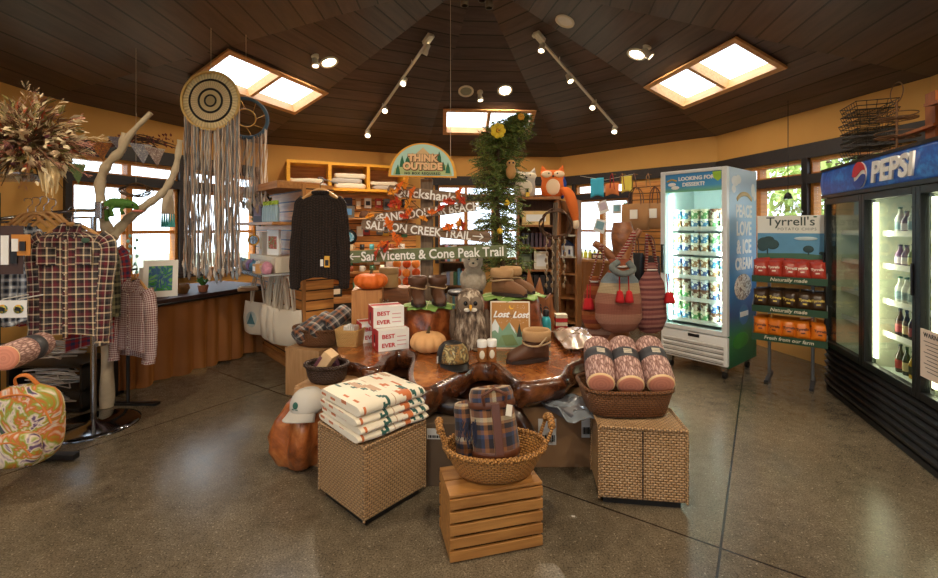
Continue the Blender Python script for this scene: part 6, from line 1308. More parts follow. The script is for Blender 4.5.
# ============================================================ corner with window, counter, flags, burlap bags
CA, CB = CN[2], CN[3]; cd = (CA-CB).normalized(); CLn = (CA-CB).length; rc = math.atan2(cd.y, cd.x)    # x from C3 to C2, y into wall
def Cp(x, y, z): v = Matrix.Rotation(rc, 3, 'Z') @ Vector((x, y, 0)); return Vector((CB.x, CB.y, 0))+v+Vector((0, 0, z))
t_ = thing('slatwall_panel', 'honey slatwall panel behind the burlap bags left of the freezer', 'slatwall', Cp(CLn*.53, -.03, 0), rc); M().box((CLn*.45, .03, 2.15), (CLn*.225, 0, 1.12)).obj('panel', SLAT, t_); M().box((CLn*.45, .05, .05), (CLn*.225, 0, .04)).obj('base_trim', PINE, t_)
t_ = thing('corner_counter', 'wooden counter with a brown curtain under the corner window', 'counter', Cp(.2, -.62, 0), rc); M().box((1.25, .58, .04), (.6, .3, .95)).obj('table_top', PINE, t_, bevel=.004); pleat(1.2, .92, .02, 60, 45).obj('skirt', VELV, t_, (0, .02, .01)); M().box((.03, .55, .93), (1.2, .3, .465)).obj('side_panel', PINEV, t_); M().box((.03, .55, .93), (.0, .32, .465)).obj('side_panel', PINEV, t_)
LEM = plain(220, 214, 60, .3, var=.1)
for k in range(8):
    b = thing('lemon_soap_bottle', 'yellow green bottle in the row on the corner counter', 'bottle', Cp(.33+k*.085, -.28, .971), 0, 'row of yellow bottles on the corner counter'); M().lathe([(.03, 0), (.032, .08), (.012, .11), (.001, .11)], 12).obj('body', LEM, b); M().cyl(.01, (0, 0, .11), (0, 0, .14), 8).obj('cap', BLACK, b)
t_ = thing('candy_bowl', 'pale bowl of wrapped sweets on the counter edge by the bookcase', 'bowl', at(568, 262, 5.9)); t_.location.z = .975; t_.location = Cp(.28, -.5, .971); M().lathe([(.06, 0), (.08, .01), (.14, .09), (.135, .09), (.07, .015), (.001, .015)], 28, cap=False).obj('body', CREAM, t_)
m = M()
for k in range(36): a, q = rr.uniform(0, 6.28), rr.uniform(0, .1); m.ell((q*math.cos(a), q*math.sin(a), .07+.04*rr.random()), (.022, .014, .012), 6, 5)
tag(m.obj('wrapped_sweets', swirl('sweet_wrap', [(214, 80, 60), (240, 230, 210), (60, 90, 160), (230, 190, 60)], 14), None, t_.location), 'wrapped sweets heaped in the pale bowl on the counter', 'sweets', kind='stuff')
small_box('brown_basket_box', 'small brown box on the corner counter right of the yellow bottles', 'box', Cp(.98, -.4, .971), rc, (.2, .12, .09), plain(96, 70, 46), CREAM)
ban = thing('paper_banner', 'cord of turquoise, orange and yellow paper flags across the corner window', 'bunting', at(600, 178, 6.75)); bo = ban.location.copy()
FLG = [((60, 170, 200), 'turquoise paper banner flag in the corner window', .22, .30, 597, 178), ((230, 130, 70), 'orange paper banner flag in the corner window', .22, .20, 612, 183), ((220, 200, 80), 'yellow paper banner flag in the corner window', .18, .26, 627, 176)]
for c, lab, w, h, px, py in FLG:
    Y = 6.75; p = at(px, py, Y); m = M(); m.sheet(lambda u, v: ((u-.5)*w, .012*math.sin(u*7), -v*h+.03*(v*abs(math.sin(u*3.14)))), 12, 8)
    t = NT('paper_flag'); m.obj('flag', t.fin(lin(*c), .8), ban, p-bo, rc, solid=.002, label=lab)
m = M(); m.tube([at(580, 176, 6.77), at(605, 180, 6.77), at(634, 174, 6.7)], .003, 4); m.obj('cord', CREAM, ban, -bo)
for k, (px, py, w, h, c, lab) in enumerate(((603, 207, .16, .19, (196, 180, 190), 'pinkish picture card hung in the corner window'), (617, 209, .13, .15, (150, 200, 210), 'pale blue picture card hung in the corner window'), (600, 226, .18, .2, (130, 170, 180), 'tilted blue grey picture card lowest in the corner window'))):
    t_ = thing('picture_card', lab, 'card', at(px, py, 6.75), rc+.1); M().box((w, .004, h), (0, 0, 0), rot=(0, .3*(k-1), 0)).obj('card', WHITE, t_); M().box((w*.7, .002, h*.6), (0, -.004, .01), rot=(0, .3*(k-1), 0)).obj('print', plain(*c, .7, var=.4), t_)
BUR = plain(168, 122, 78, .95, var=.15, bump=.5)
def shopper(lab, px, py, Y, w, h, mt, rz=None, tagc=True, hd=LEATH):
    c = at(px, py, Y); b = thing('burlap_bag', lab, 'bag', c, rc if rz is None else rz, 'market bags on the slatwall'); m = M(); rr_ = []
    for z, k1, d in ((-h/2, .86, .04), (-h*.44, .92, .07), (0, 1.0, .06), (h*.45, .98, .05), (h/2, .96, .045)): rr_.append([(math.copysign(abs(math.cos(a))**.35, math.cos(a))*w/2*k1, math.copysign(abs(math.sin(a))**.5, math.sin(a))*d, z) for a in [2*PI*j/32+.01 for j in range(32)]])
    m.rings(rr_, cap=True); m.obj('body', mt, b)
    for q in (-.04, .04): m = M(); m.tube(spline([(-w*.22, q, h*.45), (-w*.18, q, h*.9), (0, q*.3, h*1.12), (w*.18, q, h*.9), (w*.22, q, h*.45)], 6), .014, 8, flat=.35); m.obj('handle', hd, b)
    if tagc: M().box((.11, .006, .13), (0, -.075, h*.1)).obj('hang_tag', TAGW, b)
    return b
shopper('tan burlap bag with leather handles and white tag above the knitted bags', 636, 217, 6.30, .42, .38, BUR); shopper('second tan burlap bag, closer to the freezer', 655, 216, 6.15, .26, .36, BUR)
shopper('black bag with brown straps hanging lower left of the freezer', 633, 268, 6.3, .30, .44, BLACK, None, False); shopper('dark bag with brown straps hanging lowest beside the freezer', 650, 272, 6.2, .26, .46, plain(52, 36, 30, .8), None, False)
for k, (px, c) in enumerate(((612, (160, 40, 50)), (622, (140, 90, 60)), (634, (110, 70, 50)), (648, (170, 130, 90)))):
    t_ = thing('wall_strap', '%s strap hanging near the top of the slatwall by the freezer' % ['crimson', 'tan', 'brown', 'sand'][k], 'strap', at(px, 180, 6.45), rc); m = M(); m.tube([(-.03, 0, -.12), (-.02, -.01, .05), (0, 0, .1), (.02, -.01, .05), (.04, 0, -.14)], .012, 6, flat=.4); m.obj('loop', plain(*c, .8), t_); M().cyl(.006, (0, -.02, .09), (0, .12, .09), 6).obj('peg', STEEL, t_)
# ============================================================ ice cream freezer
def vgrad(name, stops, z0, z1, rough=.35):
    t = NT(name); q = t.n('SeparateXYZ'); t.t.links.new(t.ob(), q.inputs[0]); z = t.ma('DIVIDE', t.ma('SUBTRACT', q.outputs[2], z0), z1-z0)
    z = t.ma('ADD', z, t.ma('MULTIPLY', t.ma('SUBTRACT', t.noise(3), .5), .08)); return t.fin(t.ramp(z, [(p, lin(*c)) for p, c in stops]), rough)
FZ = thing('ice_cream_freezer', 'tall white lit ice cream freezer with a glass door and printed side', 'freezer', (2.06, 4.70, 0), math.atan2(-.50, .40))
FW, FD, FH = .655, .72, 2.06; WP = plain(226, 226, 224, .3, var=.03); SIL_ = plain(218, 220, 220, .3, .1, var=.03)
SIDE = vgrad('side_print', [(0, (30, 90, 60)), (.16, (50, 130, 80)), (.26, (40, 90, 150)), (.45, (70, 140, 200)), (.8, (160, 196, 226)), (1, (196, 212, 232))], .1, 2.06)
for (x0, x1, y0, y1, z0, z1, nm, mt) in ((0, .03, .03, FD, .12, FH, 'side_panel', SIDE), (FW-.03, FW, .03, FD, .12, FH, 'side_panel', SIDE), (.03, FW-.03, FD-.04, FD, .12, FH, 'back_panel', WP), (.03, FW-.03, .03, FD-.04, FH-.05, FH, 'top_panel', WP), (.03, FW-.03, .08, FD-.04, .42, .45, 'cabinet_floor', WP), (.03, FW-.03, .06, FD-.04, .12, .16, 'base', WP)):
    M().bb((x0, y0, z0), (x1, y1, z1)).obj(nm, mt, FZ, bevel=.004)
fr = M(); fr.bb((0, -.03, .43), (.05, .03, FH)); fr.bb((FW-.05, -.03, .43), (FW, .03, FH)); fr.bb((.05, -.03, FH-.035), (FW-.05, .03, FH)); fr.bb((.05, -.03, .43), (FW-.05, .03, .475)); dr = fr.obj('door', SIL_, FZ, bevel=.006)
M().bb((.05, -.012, .475), (FW-.05, -.006, 1.86)).obj('glass_pane', glassm('freezer_glass', (.94, 1, .98), .2), dr)
M().bb((.05, -.02, 1.84), (FW-.05, .02, FH-.035)).obj('header_panel', vgrad('header_print', [(0, (120, 180, 130)), (.3, (70, 150, 200)), (1, (60, 130, 190))], 1.84, 2.03), dr)
M().box((.025, .04, .30), (.035, -.05, 1.15)).obj('handle', DARKST, dr, bevel=.005)
text('header_lettering', 'LOOKING FOR', .052, WHITE, dr, (FW/2+.035, -.022, 1.955), bold=.002); text('header_lettering', 'DESSERT?', .052, WHITE, dr, (FW/2+.01, -.022, 1.895), bold=.002)
for q in ((.12, 1.92), (.155, 1.885)): M().ell((q[0], -.022, q[1]), (.043, .004, .019), 14, 6).obj('cloud_print', WHITE, dr)
m = M(); m.tube([(.07, -.024, 1.955), (.12, -.024, 1.972), (.17, -.024, 1.955)], .008, 6); m.obj('banner_print', GOLD, dr)
m = M(); P = [(x, z) for x, z in ((.52, 2.02), (.60, 2.02), (.60, 1.95), (.57, 1.925), (.53, 1.96))]; m.prism(P, .003); m.obj('corner_print', plain(150, 190, 60, .5), dr, (0, -.024, 0))
# interior liner, lights, shelves
LINER = plain(224, 236, 232, .5, var=.03)
for s_ in ((.032, .04, .12, FD-.05), (FW-.04, FW-.032, .12, FD-.05)): M().bb((s_[0], s_[2], .45), (s_[1], s_[3], 2.0)).obj('liner', LINER, FZ)
M().bb((.04, FD-.055, .45), (FW-.04, FD-.045, 2.0)).obj('liner', LINER, FZ)
GC = emis(214, 255, 240, 5)
for x in (.065, FW-.065): M().bb((x-.012, .045, .5), (x+.012, .06, 1.82)).obj('light_strip', GC, FZ)
for x in (.1, FW-.1):
    l = bpy.data.lights.new('freezer_lamp', 'AREA'); l.shape = 'RECTANGLE'; l.size = .03; l.size_y = 1.3; l.energy = 5; l.color = (.82, 1, .94)
    o = bpy.data.objects.new('freezer_lamp', l); COL.objects.link(o); o.parent = FZ; o.location = (x, .075, 1.18); o.rotation_euler = (PI/2, 0, PI) ; o.rotation_euler = Euler((R(90), 0, R(180 if 0 else 0))).to_matrix().to_euler()
FZS = [.72, .95, 1.20, 1.45]; 
for z in [.50]+FZS:
    s_ = M().bb((.045, .09, z), (FW-.045, FD-.07, z+.012)).obj('shelf', plain(220, 230, 228, .4), FZ); M().bb((.045, .082, z-.005), (FW-.045, .09, z+.035)).obj('price_rail', WHITE, s_)
TUBC = [((70, 130, 170), (236, 232, 220)), ((90, 150, 90), (230, 220, 190)), ((200, 190, 170), (110, 70, 50)), ((60, 90, 140), (240, 240, 236)), ((150, 110, 70), (240, 230, 210))]
protos = []
for k, (a, b) in enumerate(TUBC):
    cn_ = ['blue', 'green', 'cream', 'navy', 'brown'][k]; t = NT('tub_print%d' % k); q = t.noise(26, detail=2)
    mt_ = t.fin(t.mix(t.ma('GREATER_THAN', q, .52), lin(*a), lin(*b)), .5)
    protos.append((cn_, mt_, plain(*b, .4)))
e1 = Matrix.Rotation(FZ.rotation_euler[2], 3, 'Z')
pro = {}
for si, (z, rows, lv) in enumerate(((.512, 2, 2), (.732, 2, 2), (.962, 2, 2), (1.212, 2, 2), (1.462, 2, 2))):
    for lvl in range(lv):
        for j in range(6):
            for rw_ in range(rows):
                if si == 4 and lvl == 0 and rw_ == 0 and j in (0, 5): pass
                k = (j//2+si+lvl+rw_) % 5; cn_, mt_, lm = protos[k]
                lab = '%s printed ice cream tub on the %s freezer shelf' % (cn_, ['lowest', 'second', 'third', 'fourth', 'top'][si])
                p = e1 @ Vector((.095+j*.093, .155+rw_*.11, 0)); loc = Vector((2.06+p.x, 4.70+p.y, z+.001+lvl*.102))
                if k not in pro:
                    b = thing('ice_cream_tub', lab, 'tub', loc, 0, lab+'s'); M().lathe([(.034, 0), (.042, .082), (.001, .083)], 18).obj('body', mt_, b); M().lathe([(.044, .08), (.044, .098), (.001, .099)], 18).obj('lid', lm, b); pro[k] = b
                else: dup(pro[k], loc, None, lab, lab+'s')
# lower grille
m = M(); m.bb((.0, -.02, .14), (FW, .03, .42)); g = m.obj('grille_panel', WP, FZ, bevel=.012)
for k in range(4): M().box((FW-.06, .02, .028), (FW/2, -.024, .18+k*.048), rot=(.35, 0, 0)).obj('grille_slat', plain(206, 204, 200, .35), g, bevel=.003); M().box((FW-.07, .012, .010), (FW/2, -.0185, .163+k*.048)).obj('grille_gap', BLACK, g)
M().box((.11, .006, .03), (FW*.52, -.022, .393)).obj('display', BLACK, g)
for x in (.06, FW-.06):
    for y in (.08, FD-.08):
        c_ = M().tube([(x-.015, y, .035), (x+.015, y, .035)], .035, 14).obj('caster', BLACK, FZ); M().box((.05, .05, .05), (x, y, .095)).obj('caster_bracket', STEEL, c_)
# side print on the near side (local +x face)
RZ90 = (PI/2, 0, PI/2)
for tx_, z, s_ in (('PEACE', 1.58, .17), ('LOVE', 1.40, .19), ('& ICE', 1.22, .19), ('CREAM', 1.06, .16)): text('side_lettering', tx_, s_, plain(238, 238, 236, .4), FZ, (FW+.001, FD*.53, z), RZ90, bold=.006, sx=.84)
m = M()
for (y, z, ry, rz_) in ((.16, 1.93, .09, .05), (.24, 1.95, .07, .045), (.13, 1.85, .05, .04), (.62, 1.86, .05, .07), (.67, 1.80, .04, .05)): M().ell((FW+.0, y, z), (.003, ry, rz_), 16, 8).obj('cloud_print', plain(240, 240, 238, .4), FZ)
m = M(); m.tube(spline([(FW+.002, .20, 1.75), (FW+.002, .30, 1.80), (FW+.002, .45, 1.81), (FW+.002, .58, 1.76)], 6), .022, 6, flat=.15); m.obj('banner_print', plain(214, 186, 130, .5), FZ)
M().ell((FW, .36, .88), (.004, .22, .13), 28, 12).obj('ice_cream_print', swirl('ice_cream', [(230, 216, 196), (110, 70, 50), (240, 232, 220), (190, 160, 130)], 9), FZ); M().ell((FW, .38, .60), (.004, .12, .10), 20, 10).obj('tub_print', plain(60, 120, 170, .4), FZ); M().box((.003, .2, .05), (FW+.003, .38, .61)).obj('tub_band', WHITE, FZ); M().ell((FW, .30, .35), (.004, .2, .08), 20, 10).obj('meadow_print', plain(60, 140, 60, .4), FZ)
# ============================================================ chips rack
RK = thing('chips_rack', 'wire potato chips rack with a landscape header board between the freezer and the cooler', 'display rack', (3.12, 4.27, 0), R(-40)); RW = .56
GRS = plain(30, 66, 40, .5, var=.1); SILP = plain(150, 152, 156, .35, .8)
for x in (-.17, .17):
    m = M(); m.cyl(.014, (x, .0, .03), (x, 0, 1.5), 10); m.obj('upright', SILP, RK); M().box((.035, .42, .025), (x, -.06, .0125)).obj('foot', BLACK, RK, bevel=.004)
zs = [.985, .70, .43]
for k, z in enumerate(zs):
    s_ = M().box((RW, .26, .012), (0, -.12, z), rot=(R(8), 0, 0)).obj('shelf', GRS, RK); M().box((RW+.01, .012, .062), (0, -.26, z-.0)).obj('shelf_strip', GRS, s_)
    text('strip_lettering', 'Naturally made' if k < 2 else 'Fresh from our farm', .045, CREAM, s_, (0, -.267, z-.012), shear=.2, bold=.0005)
    m = M()
    for x in (-RW/2, RW/2): m.tube([(x, -.25, z), (x, -.24, z+.05), (x, .0, z+.18)], .004, 5)
    m.obj('side_wire', SILP, RK)
HB = M().box((.53, .02, .47), (0, -.04, 1.355)).obj('header_board', plain(226, 224, 214, .5, var=.03), RK)
def hp(pts, c, y, nm): M().prism(pts, .002).obj(nm, plain(*c, .6, var=.15), HB, (0, y-.06, 0))
hp([(-.262, 1.125), (.262, 1.125), (.262, 1.42), (-.262, 1.42)], (92, 150, 186), .007, 'sky_print'); hp([(-.262, 1.125), (.262, 1.125), (.262, 1.215), (.1, 1.23), (-.262, 1.22)], (66, 106, 84), .004, 'field_print')
TPR = plain(44, 72, 74, .6)
for grp, stem_ in ((((-.2, 1.33, .07, .05), (-.14, 1.31, .06, .05), (-.22, 1.29, .05, .05), (-.17, 1.36, .05, .03)), (-.18, 1.21, 1.3)), (((.14, 1.27, .045, .035),), (.14, 1.215, 1.26)), (((.24, 1.235, .025, .015),), (.24, 1.215, 1.23))):
    m = M()
    for (x, z, a, b) in grp: m.ell((x, -.057, z), (a*.9, .003, b), 16, 8)
    m.tube([(stem_[0], -.058, stem_[1]), (stem_[0], -.058, stem_[2])], .006, 5); m.obj('tree_print', TPR, HB)
m = M(); m.ell((.12, -.056, 1.37), (.09, .003, .018), 16, 6); m.obj('cloud_print', plain(190, 210, 216, .6), HB)
text('header_lettering', "Tyrrell's", .115, plain(50, 66, 56, .5), HB, (-.0, -.052, 1.495), bold=.001, sx=1.0); text('header_lettering', 'POTATO CHIPS', .036, plain(90, 90, 84, .5), HB, (.05, -.052, 1.448), sp=1.25)
m = M(); m.ell((.19, -.052, 1.575), (.016, .002, .007), 10, 5, T=None); m.obj('leaf_print', plain(50, 90, 60), HB)
RKm = Matrix.Rotation(R(-40), 3, 'Z')
CH = [((176, 60, 44), 'red', 5, (240, 220, 200)), ((60, 40, 22), 'dark brown', 5, (226, 196, 80)), ((224, 120, 28), 'orange', 5, (90, 40, 20))]
for k, (c, cnm, n, lc) in enumerate(CH):
    base = None
    for row in range(2):
        for j in range(n):
            x = -.22+j*.11+row*.02; y = -.19+row*.1; z = zs[k]+.0+row*.014; p = RKm @ Vector((x, y, 0)); loc = Vector((3.12+p.x, 4.27+p.y, z+.01))
            lab = '%s bag of potato chips in the %s row of the rack, %s' % (cnm, ['top', 'middle', 'bottom'][k], 'front line' if row == 0 else 'rear line')
            if base is None:
                base = thing('chips_bag', lab, 'bag', loc, R(-40), 'chips bags in the %s row' % ['top', 'middle', 'bottom'][k]); m = M()
                def cf(u, v, s_=1):
                    e = max(0, 1-(2*abs(u-.5))**4)*max(0, 1-(2*abs(v-.5))**4); return ((u-.5)*.125*(1-.06*math.sin(v*3.1)), s_*(.042*e**.7+.002*math.sin(u*20)*(1-e))-.0, v*.17)
                m.sheet(lambda u, v: cf(u, v, -1), 12, 12); m.sheet(lambda u, v: cf(1-u, v, 1), 12, 12); m.obj('body', plain(*c, .3, var=.15), base)
                text('lettering', 'Tyrrells', .030, plain(*lc, .5), base, (0, -.0445, .085), bold=.001); M().box((.03, .002, .012), (0, -.0425, .06)).obj('print', plain(*lc, .5), base)
                base.rotation_euler[0] = R(-8)
            else: b = dup(base, loc, R(-40)+rnd(-.25, .25), lab); b.rotation_euler[1] = rnd(-.13, .13); b.rotation_euler[0] = R(-8)+rnd(-.15, .08)
# hanging pendant lamp in the window
pl = at(788, 196, 4.85); t_ = thing('pendant_lamp', 'small dark pendant lamp with a clear cone shade hanging in the right window', 'lamp', pl)
M().tube([(0, 0, .02), (0, 0, 3.15-pl.z)], .004, 5).obj('cord', BLACK, t_); M().lathe([(.012, .04), (.03, .02), (.045, -.03), (.04, -.03), (.001, .0)], 18, cap=False).obj('cap', DARKST, t_); M().lathe([(.045, -.03), (.14, -.18), (.136, -.18), (.042, -.03)], 24, cap=False).obj('glass_shade', glassm('shade_glass', (.97, .97, .96), .5), t_)
# ============================================================ drinks cooler
DC = thing('drinks_cooler', 'long black three door drinks cooler with a blue lit header on the right', 'cooler', (3.25, 4.0, 0), math.atan2(-.942, -.336)); DW, DD, DH = 2.10, .66, 1.985
BK = plain(16, 17, 20, .35, var=.15); BL = NT('blue_header'); f = BL.noise(6, detail=4, dist=1.5); f2 = BL.noise(40, detail=3); BL = BL.fin(BL.ramp(BL.ma('ADD', BL.ma('MULTIPLY', f, .7), BL.ma('MULTIPLY', f2, .3)), [(.3, lin(8, 30, 80)), (.5, lin(16, 74, 150)), (.68, lin(50, 140, 200))]), .3, Emission_Color=lin(20, 80, 160), Emission_Strength=.15)
for (x0, x1, y0, y1, z0, z1, nm, mt) in ((0, .03, 0, DD, 0, 1.76, 'side_panel', BK), (DW-.03, DW, 0, DD, 0, 1.76, 'side_panel', BK), (.03, DW-.03, DD-.03, DD, 0, 1.76, 'back_panel', BK), (0, DW, 0, DD, 1.76, DH-.02, 'top_housing', BK), (.03, DW-.03, .08, DD-.03, .40, .43, 'cabinet_floor', LINER)): M().bb((x0, y0, z0), (x1, y1, z1)).obj(nm, mt, DC)
m = M(); m.sheet(lambda u, v: (u*DW, -.03-.012*math.sin(v*PI), 1.765+v*.21), 40, 10); m.obj('header_panel', BL, DC, solid=.006)
M().bb((-.01, -.04, DH-.012), (DW+.01, .08, DH+.012)).obj('header_trim', BK, DC); M().bb((-.01, -.035, 1.735), (DW+.01, .02, 1.765)).obj('header_trim', BK, DC)
# lettering and round emblem
text('header_lettering', 'PEPSI', .20, WHITE, DC, (1.14, -.050, 1.802), bold=.007, shear=.12, sx=1.12, ext=.006)
m = M(); m.ell((.72, -.044, 1.87), (.10, .008, .10), 28, 16); em = m.obj('round_emblem', WHITE, DC)
def ecap(lo, hi, mt, nm):
    P = []; r = .101
    xs = [-r+2*r*i/30 for i in range(31)]
    top = [(x, min(hi(x/r)*r, math.sqrt(max(0, r*r-x*x)))) for x in xs]; bot = [(x, max(lo(x/r)*r, -math.sqrt(max(0, r*r-x*x)))) for x in xs]
    pts = [p for p in bot+top[::-1]]; pp_ = []
    for p in pts:
        if not pp_ or (abs(p[0]-pp_[-1][0])+abs(p[1]-pp_[-1][1])) > 1e-4: pp_.append(p)
    V = [(x+.72, -.055, z+1.87) for x, z in pp_]
    m = M(); tr = tessellate_polygon([[Vector((a, b, 0)) for a, b in pp_]]); m.add(V, [tuple(q) for q in tr]); m.obj(nm, mt, em, solid=.002)
ecap(lambda x: .12+.22*math.sin(x*2.6), lambda x: 9, plain(200, 30, 40, .4), 'emblem_red'); ecap(lambda x: -9, lambda x: -.18+.22*math.sin(x*2.6), plain(24, 60, 150, .4), 'emblem_blue')
# door frames
DX = [(.03, .70), (.70, 1.37), (1.37, 2.07)]; GLD = glassm('cooler_glass', (.9, .94, .9), .28); WL_ = emis(250, 250, 205, 6)
for k, (a, b) in enumerate(DX):
    fr = M(); w_ = .042
    fr.bb((a+.002, -.03, .42), (a+w_, .02, 1.73)); fr.bb((b-w_, -.03, .42), (b-.002, .02, 1.73)); fr.bb((a+w_, -.03, .42), (b-w_, .02, .47)); fr.bb((a+w_, -.03, 1.68), (b-w_, .02, 1.73)); d_ = fr.obj('door', BK, DC, bevel=.004)
    M().bb((a+w_, -.008, .47), (b-w_, -.002, 1.68)).obj('glass_pane', GLD, d_)
    M().box((.014, .016, .20), (b-.02 if k else a+.02, -.038, 1.15)).obj('handle', BLACKG, d_, bevel=.004)
for x, e_ in ((.745, 1), (1.42, 1)):
    M().bb((x-.018, .03, .5), (x+.018, .05, 1.66)).obj('light_tube', WL_, DC)
    l = bpy.data.lights.new('cooler_lamp', 'AREA'); l.shape = 'RECTANGLE'; l.size = .04; l.size_y = 1.1; l.energy = 1.8; l.color = (1, .98, .78)
    o = bpy.data.objects.new('cooler_lamp', l); COL.objects.link(o); o.parent = DC; o.location = (x+.05, .07, 1.08); o.rotation_euler = (R(90), 0, R(-35))
for x in (.03, .70-.012, 1.37-.012): M().bb((x, .06, .43), (x+.012, DD-.04, 1.75)).obj('divider_wall', plain(214, 216, 196, .5), DC)
M().bb((.04, DD-.045, .43), (DW-.04, DD-.035, 1.75)).obj('liner', plain(214, 216, 196, .5), DC)
for (a, b) in DX:
    for z in (.68, .92, 1.18, 1.42):
        s_ = M().bb((a+.02, .10, z), (b-.02, DD-.06, z+.01)).obj('shelf', plain(220, 222, 206, .4), DC); M().bb((a+.02, .092, z-.01), (b-.02, .10, z+.03)).obj('price_rail', WHITE, s_)
# louvred base
bs = M().bb((.02, .02, .03), (DW-.02, .07, .40)).obj('base_panel', BK, DC)
for k in range(6): M().box((DW-.02, .03, .036), (DW/2, -.002, .085+k*.058), rot=(R(28), 0, 0)).obj('louvre', BK, bs)
M().bb((0, .0, 0), (DW, .07, .04)).obj('plinth', BLACK, DC)
dm = Matrix.Rotation(DC.rotation_euler[2], 3, 'Z')
def DP(x, y, z): v = dm @ Vector((x, y, 0)); return Vector((3.25+v.x, 4.0+v.y, z))
BT = [((40, 24, 16), 'dark brown', .024, .20), ((190, 150, 60), 'amber', .026, .19), ((90, 120, 60), 'green', .03, .17), ((210, 212, 206), 'clear pale', .03, .19), ((110, 70, 110), 'plum', .03, .16), ((60, 34, 24), 'cola brown', .028, .2)]
bp_ = {}
def cooler_bottle(door, si, z, j, k, row):
    c, cn_, r_, h_ = BT[k]; x = DX[door][0]+.12+j*.078; lab = '%s bottle on the %s shelf behind the %s cooler door' % (cn_, ['bottom', 'second', 'third', 'fourth', 'top'][si], ['far', 'middle', 'near'][door])
    loc = DP(x, .15+row*.09, z)
    if k not in bp_:
        b = thing('drink_bottle', lab, 'bottle', loc, DC.rotation_euler[2], lab+'s'); M().lathe([(r_*.9, 0), (r_, .008), (r_, h_*.55), (r_*.4, h_*.78), (r_*.36, h_*.94), (.001, h_*.95)], 16).obj('body', plain(*c, .15), b); M().lathe([(r_*.45, h_*.93), (r_*.45, h_), (.001, h_+.001)], 10).obj('cap', plain(30, 90, 50) if k == 3 else BLACK, b); M().lathe([(r_*1.02, h_*.15), (r_*1.02, h_*.45)], 16, cap=False).obj('label', plain(*[(220, 200, 150), (60, 50, 40), (200, 190, 120), (120, 150, 160), (220, 210, 220), (150, 40, 40)][k], .5), b); bp_[k] = b
    else: dup(bp_[k], loc, None, lab, lab+'s')
for si, z, ks in ((0, .431, [5, 0, 1, 0, 1, 5, 0]), (1, .691, [5, 0, 5, 0, 5, 0]), (2, .931, [3, 3, 3, 3, 3, 2]), (3, 1.191, [4, 4, 2, 2, 2, 4]), (4, 1.431, [3, 4, 3, 4, 3])):
    for j, k in enumerate(ks):
        if DX[1][0]+.12+j*.078 > DX[1][1]-.07: continue
        for row in range(2): cooler_bottle(1, si, z, j, k, row)
for si, z, ks in ((0, .431, [1, 1, 5, 5]), (2, .931, [3, 3, 2, 2]), (3, 1.191, [4, 2, 4])):
    for j, k in enumerate(ks): cooler_bottle(2, si, z, j, k, 0)
small_box('drink_carton', 'brown carton high in the far cooler door', 'box', DP(.5, .2, 1.191), DC.rotation_euler[2], (.16, .12, .12), plain(96, 74, 54, .6), BLACK)
# paper notice on the near door
nt_ = M().box((.27, .002, .29), (0, 0, 0)).obj('notice', plain(224, 206, 190, .8, var=.03), None, DP(1.56, -.034, .575), DC.rotation_euler[2]); t_ = thing('paper_notice', 'white WARNING paper notice taped on the near cooler door', 'notice', DP(1.56, -.034, .72), DC.rotation_euler[2]); nt_.parent = t_; nt_.location = (0, 0, 0); nt_.rotation_euler = (0, 0, 0); nt_.name = 'sheet'
text('lettering', 'WARNING', .040, BLACK, t_, (0, -.002, .10), sp=1.1); 
for k in range(9): M().box((.2-.03*(k % 3), .001, .004), (0, -.002, .075-k*.022)).obj('text_line', plain(70, 60, 60), t_)
# ---- on top of the cooler: wire baskets, wooden tiered stand, wire rack
TZ = DH+.013
WIRE = plain(64, 56, 48, .45, .6, var=.2)
def wire_basket(lab, x, y, z, w, d, h, rz, hd=False):
    b = thing('wire_basket', lab, 'basket', DP(x, y, z), DC.rotation_euler[2]+rz, 'nested wire baskets on the cooler')
    m = M()
    for zz, k in ((0, .85), (h*.5, .93), (h, 1.0)):
        X, Y = w/2*k, d/2*k; m.tube([(-X, -Y, zz), (X, -Y, zz), (X, Y, zz), (-X, Y, zz)], .004, 5, closed=True)
    n = 7
    for j in range(n+1):
        f = -1+2*j/n; m.tube([(f*w/2, -d/2, h), (f*w/2*.85, -d/2*.85, 0), (f*w/2*.85, d/2*.85, 0), (f*w/2, d/2, h)], .0025, 4)
    for j in range(5):
        f = -1+2*j/4; m.tube([(-w/2, f*d/2, h), (-w/2*.85, f*d/2*.85, 0), (w/2*.85, f*d/2*.85, 0), (w/2, f*d/2, h)], .0025, 4)
    m.obj('wire_body', WIRE, b)
    if hd:
        m = M(); m.tube([(w*.5*math.cos(a), 0, h+w*.35*math.sin(a)) for a in [PI*j/14 for j in range(15)]], .004, 5); m.obj('handle', WIRE, b)
    return b
for k in range(7): wire_basket('%s dark wire basket of the stack on top of the cooler' % ['lowest', 'second lowest', 'third lowest', 'middle', 'third highest', 'second highest', 'topmost'][k], .2+.01*(k % 2), .22, TZ+k*.075, .32, .28, .07, .06*math.sin(k*2))
t_ = thing('wire_tier_stand', 'rusty wire tier stand with a ring handle beside the wire baskets on the cooler', 'stand', DP(.62, .22, TZ), DC.rotation_euler[2]); RUST = plain(110, 78, 50, .6, .4)
m = M(); m.cyl(.008, (0, 0, 0), (0, 0, .43), 8); m.obj('pole', RUST, t_); m = M(); m.tube([(.085*math.cos(a), 0, .50+.075*math.sin(a)) for a in [2*PI*j/24 for j in range(24)]], .004, 5, closed=True); m.obj('ring_handle', RUST, t_)
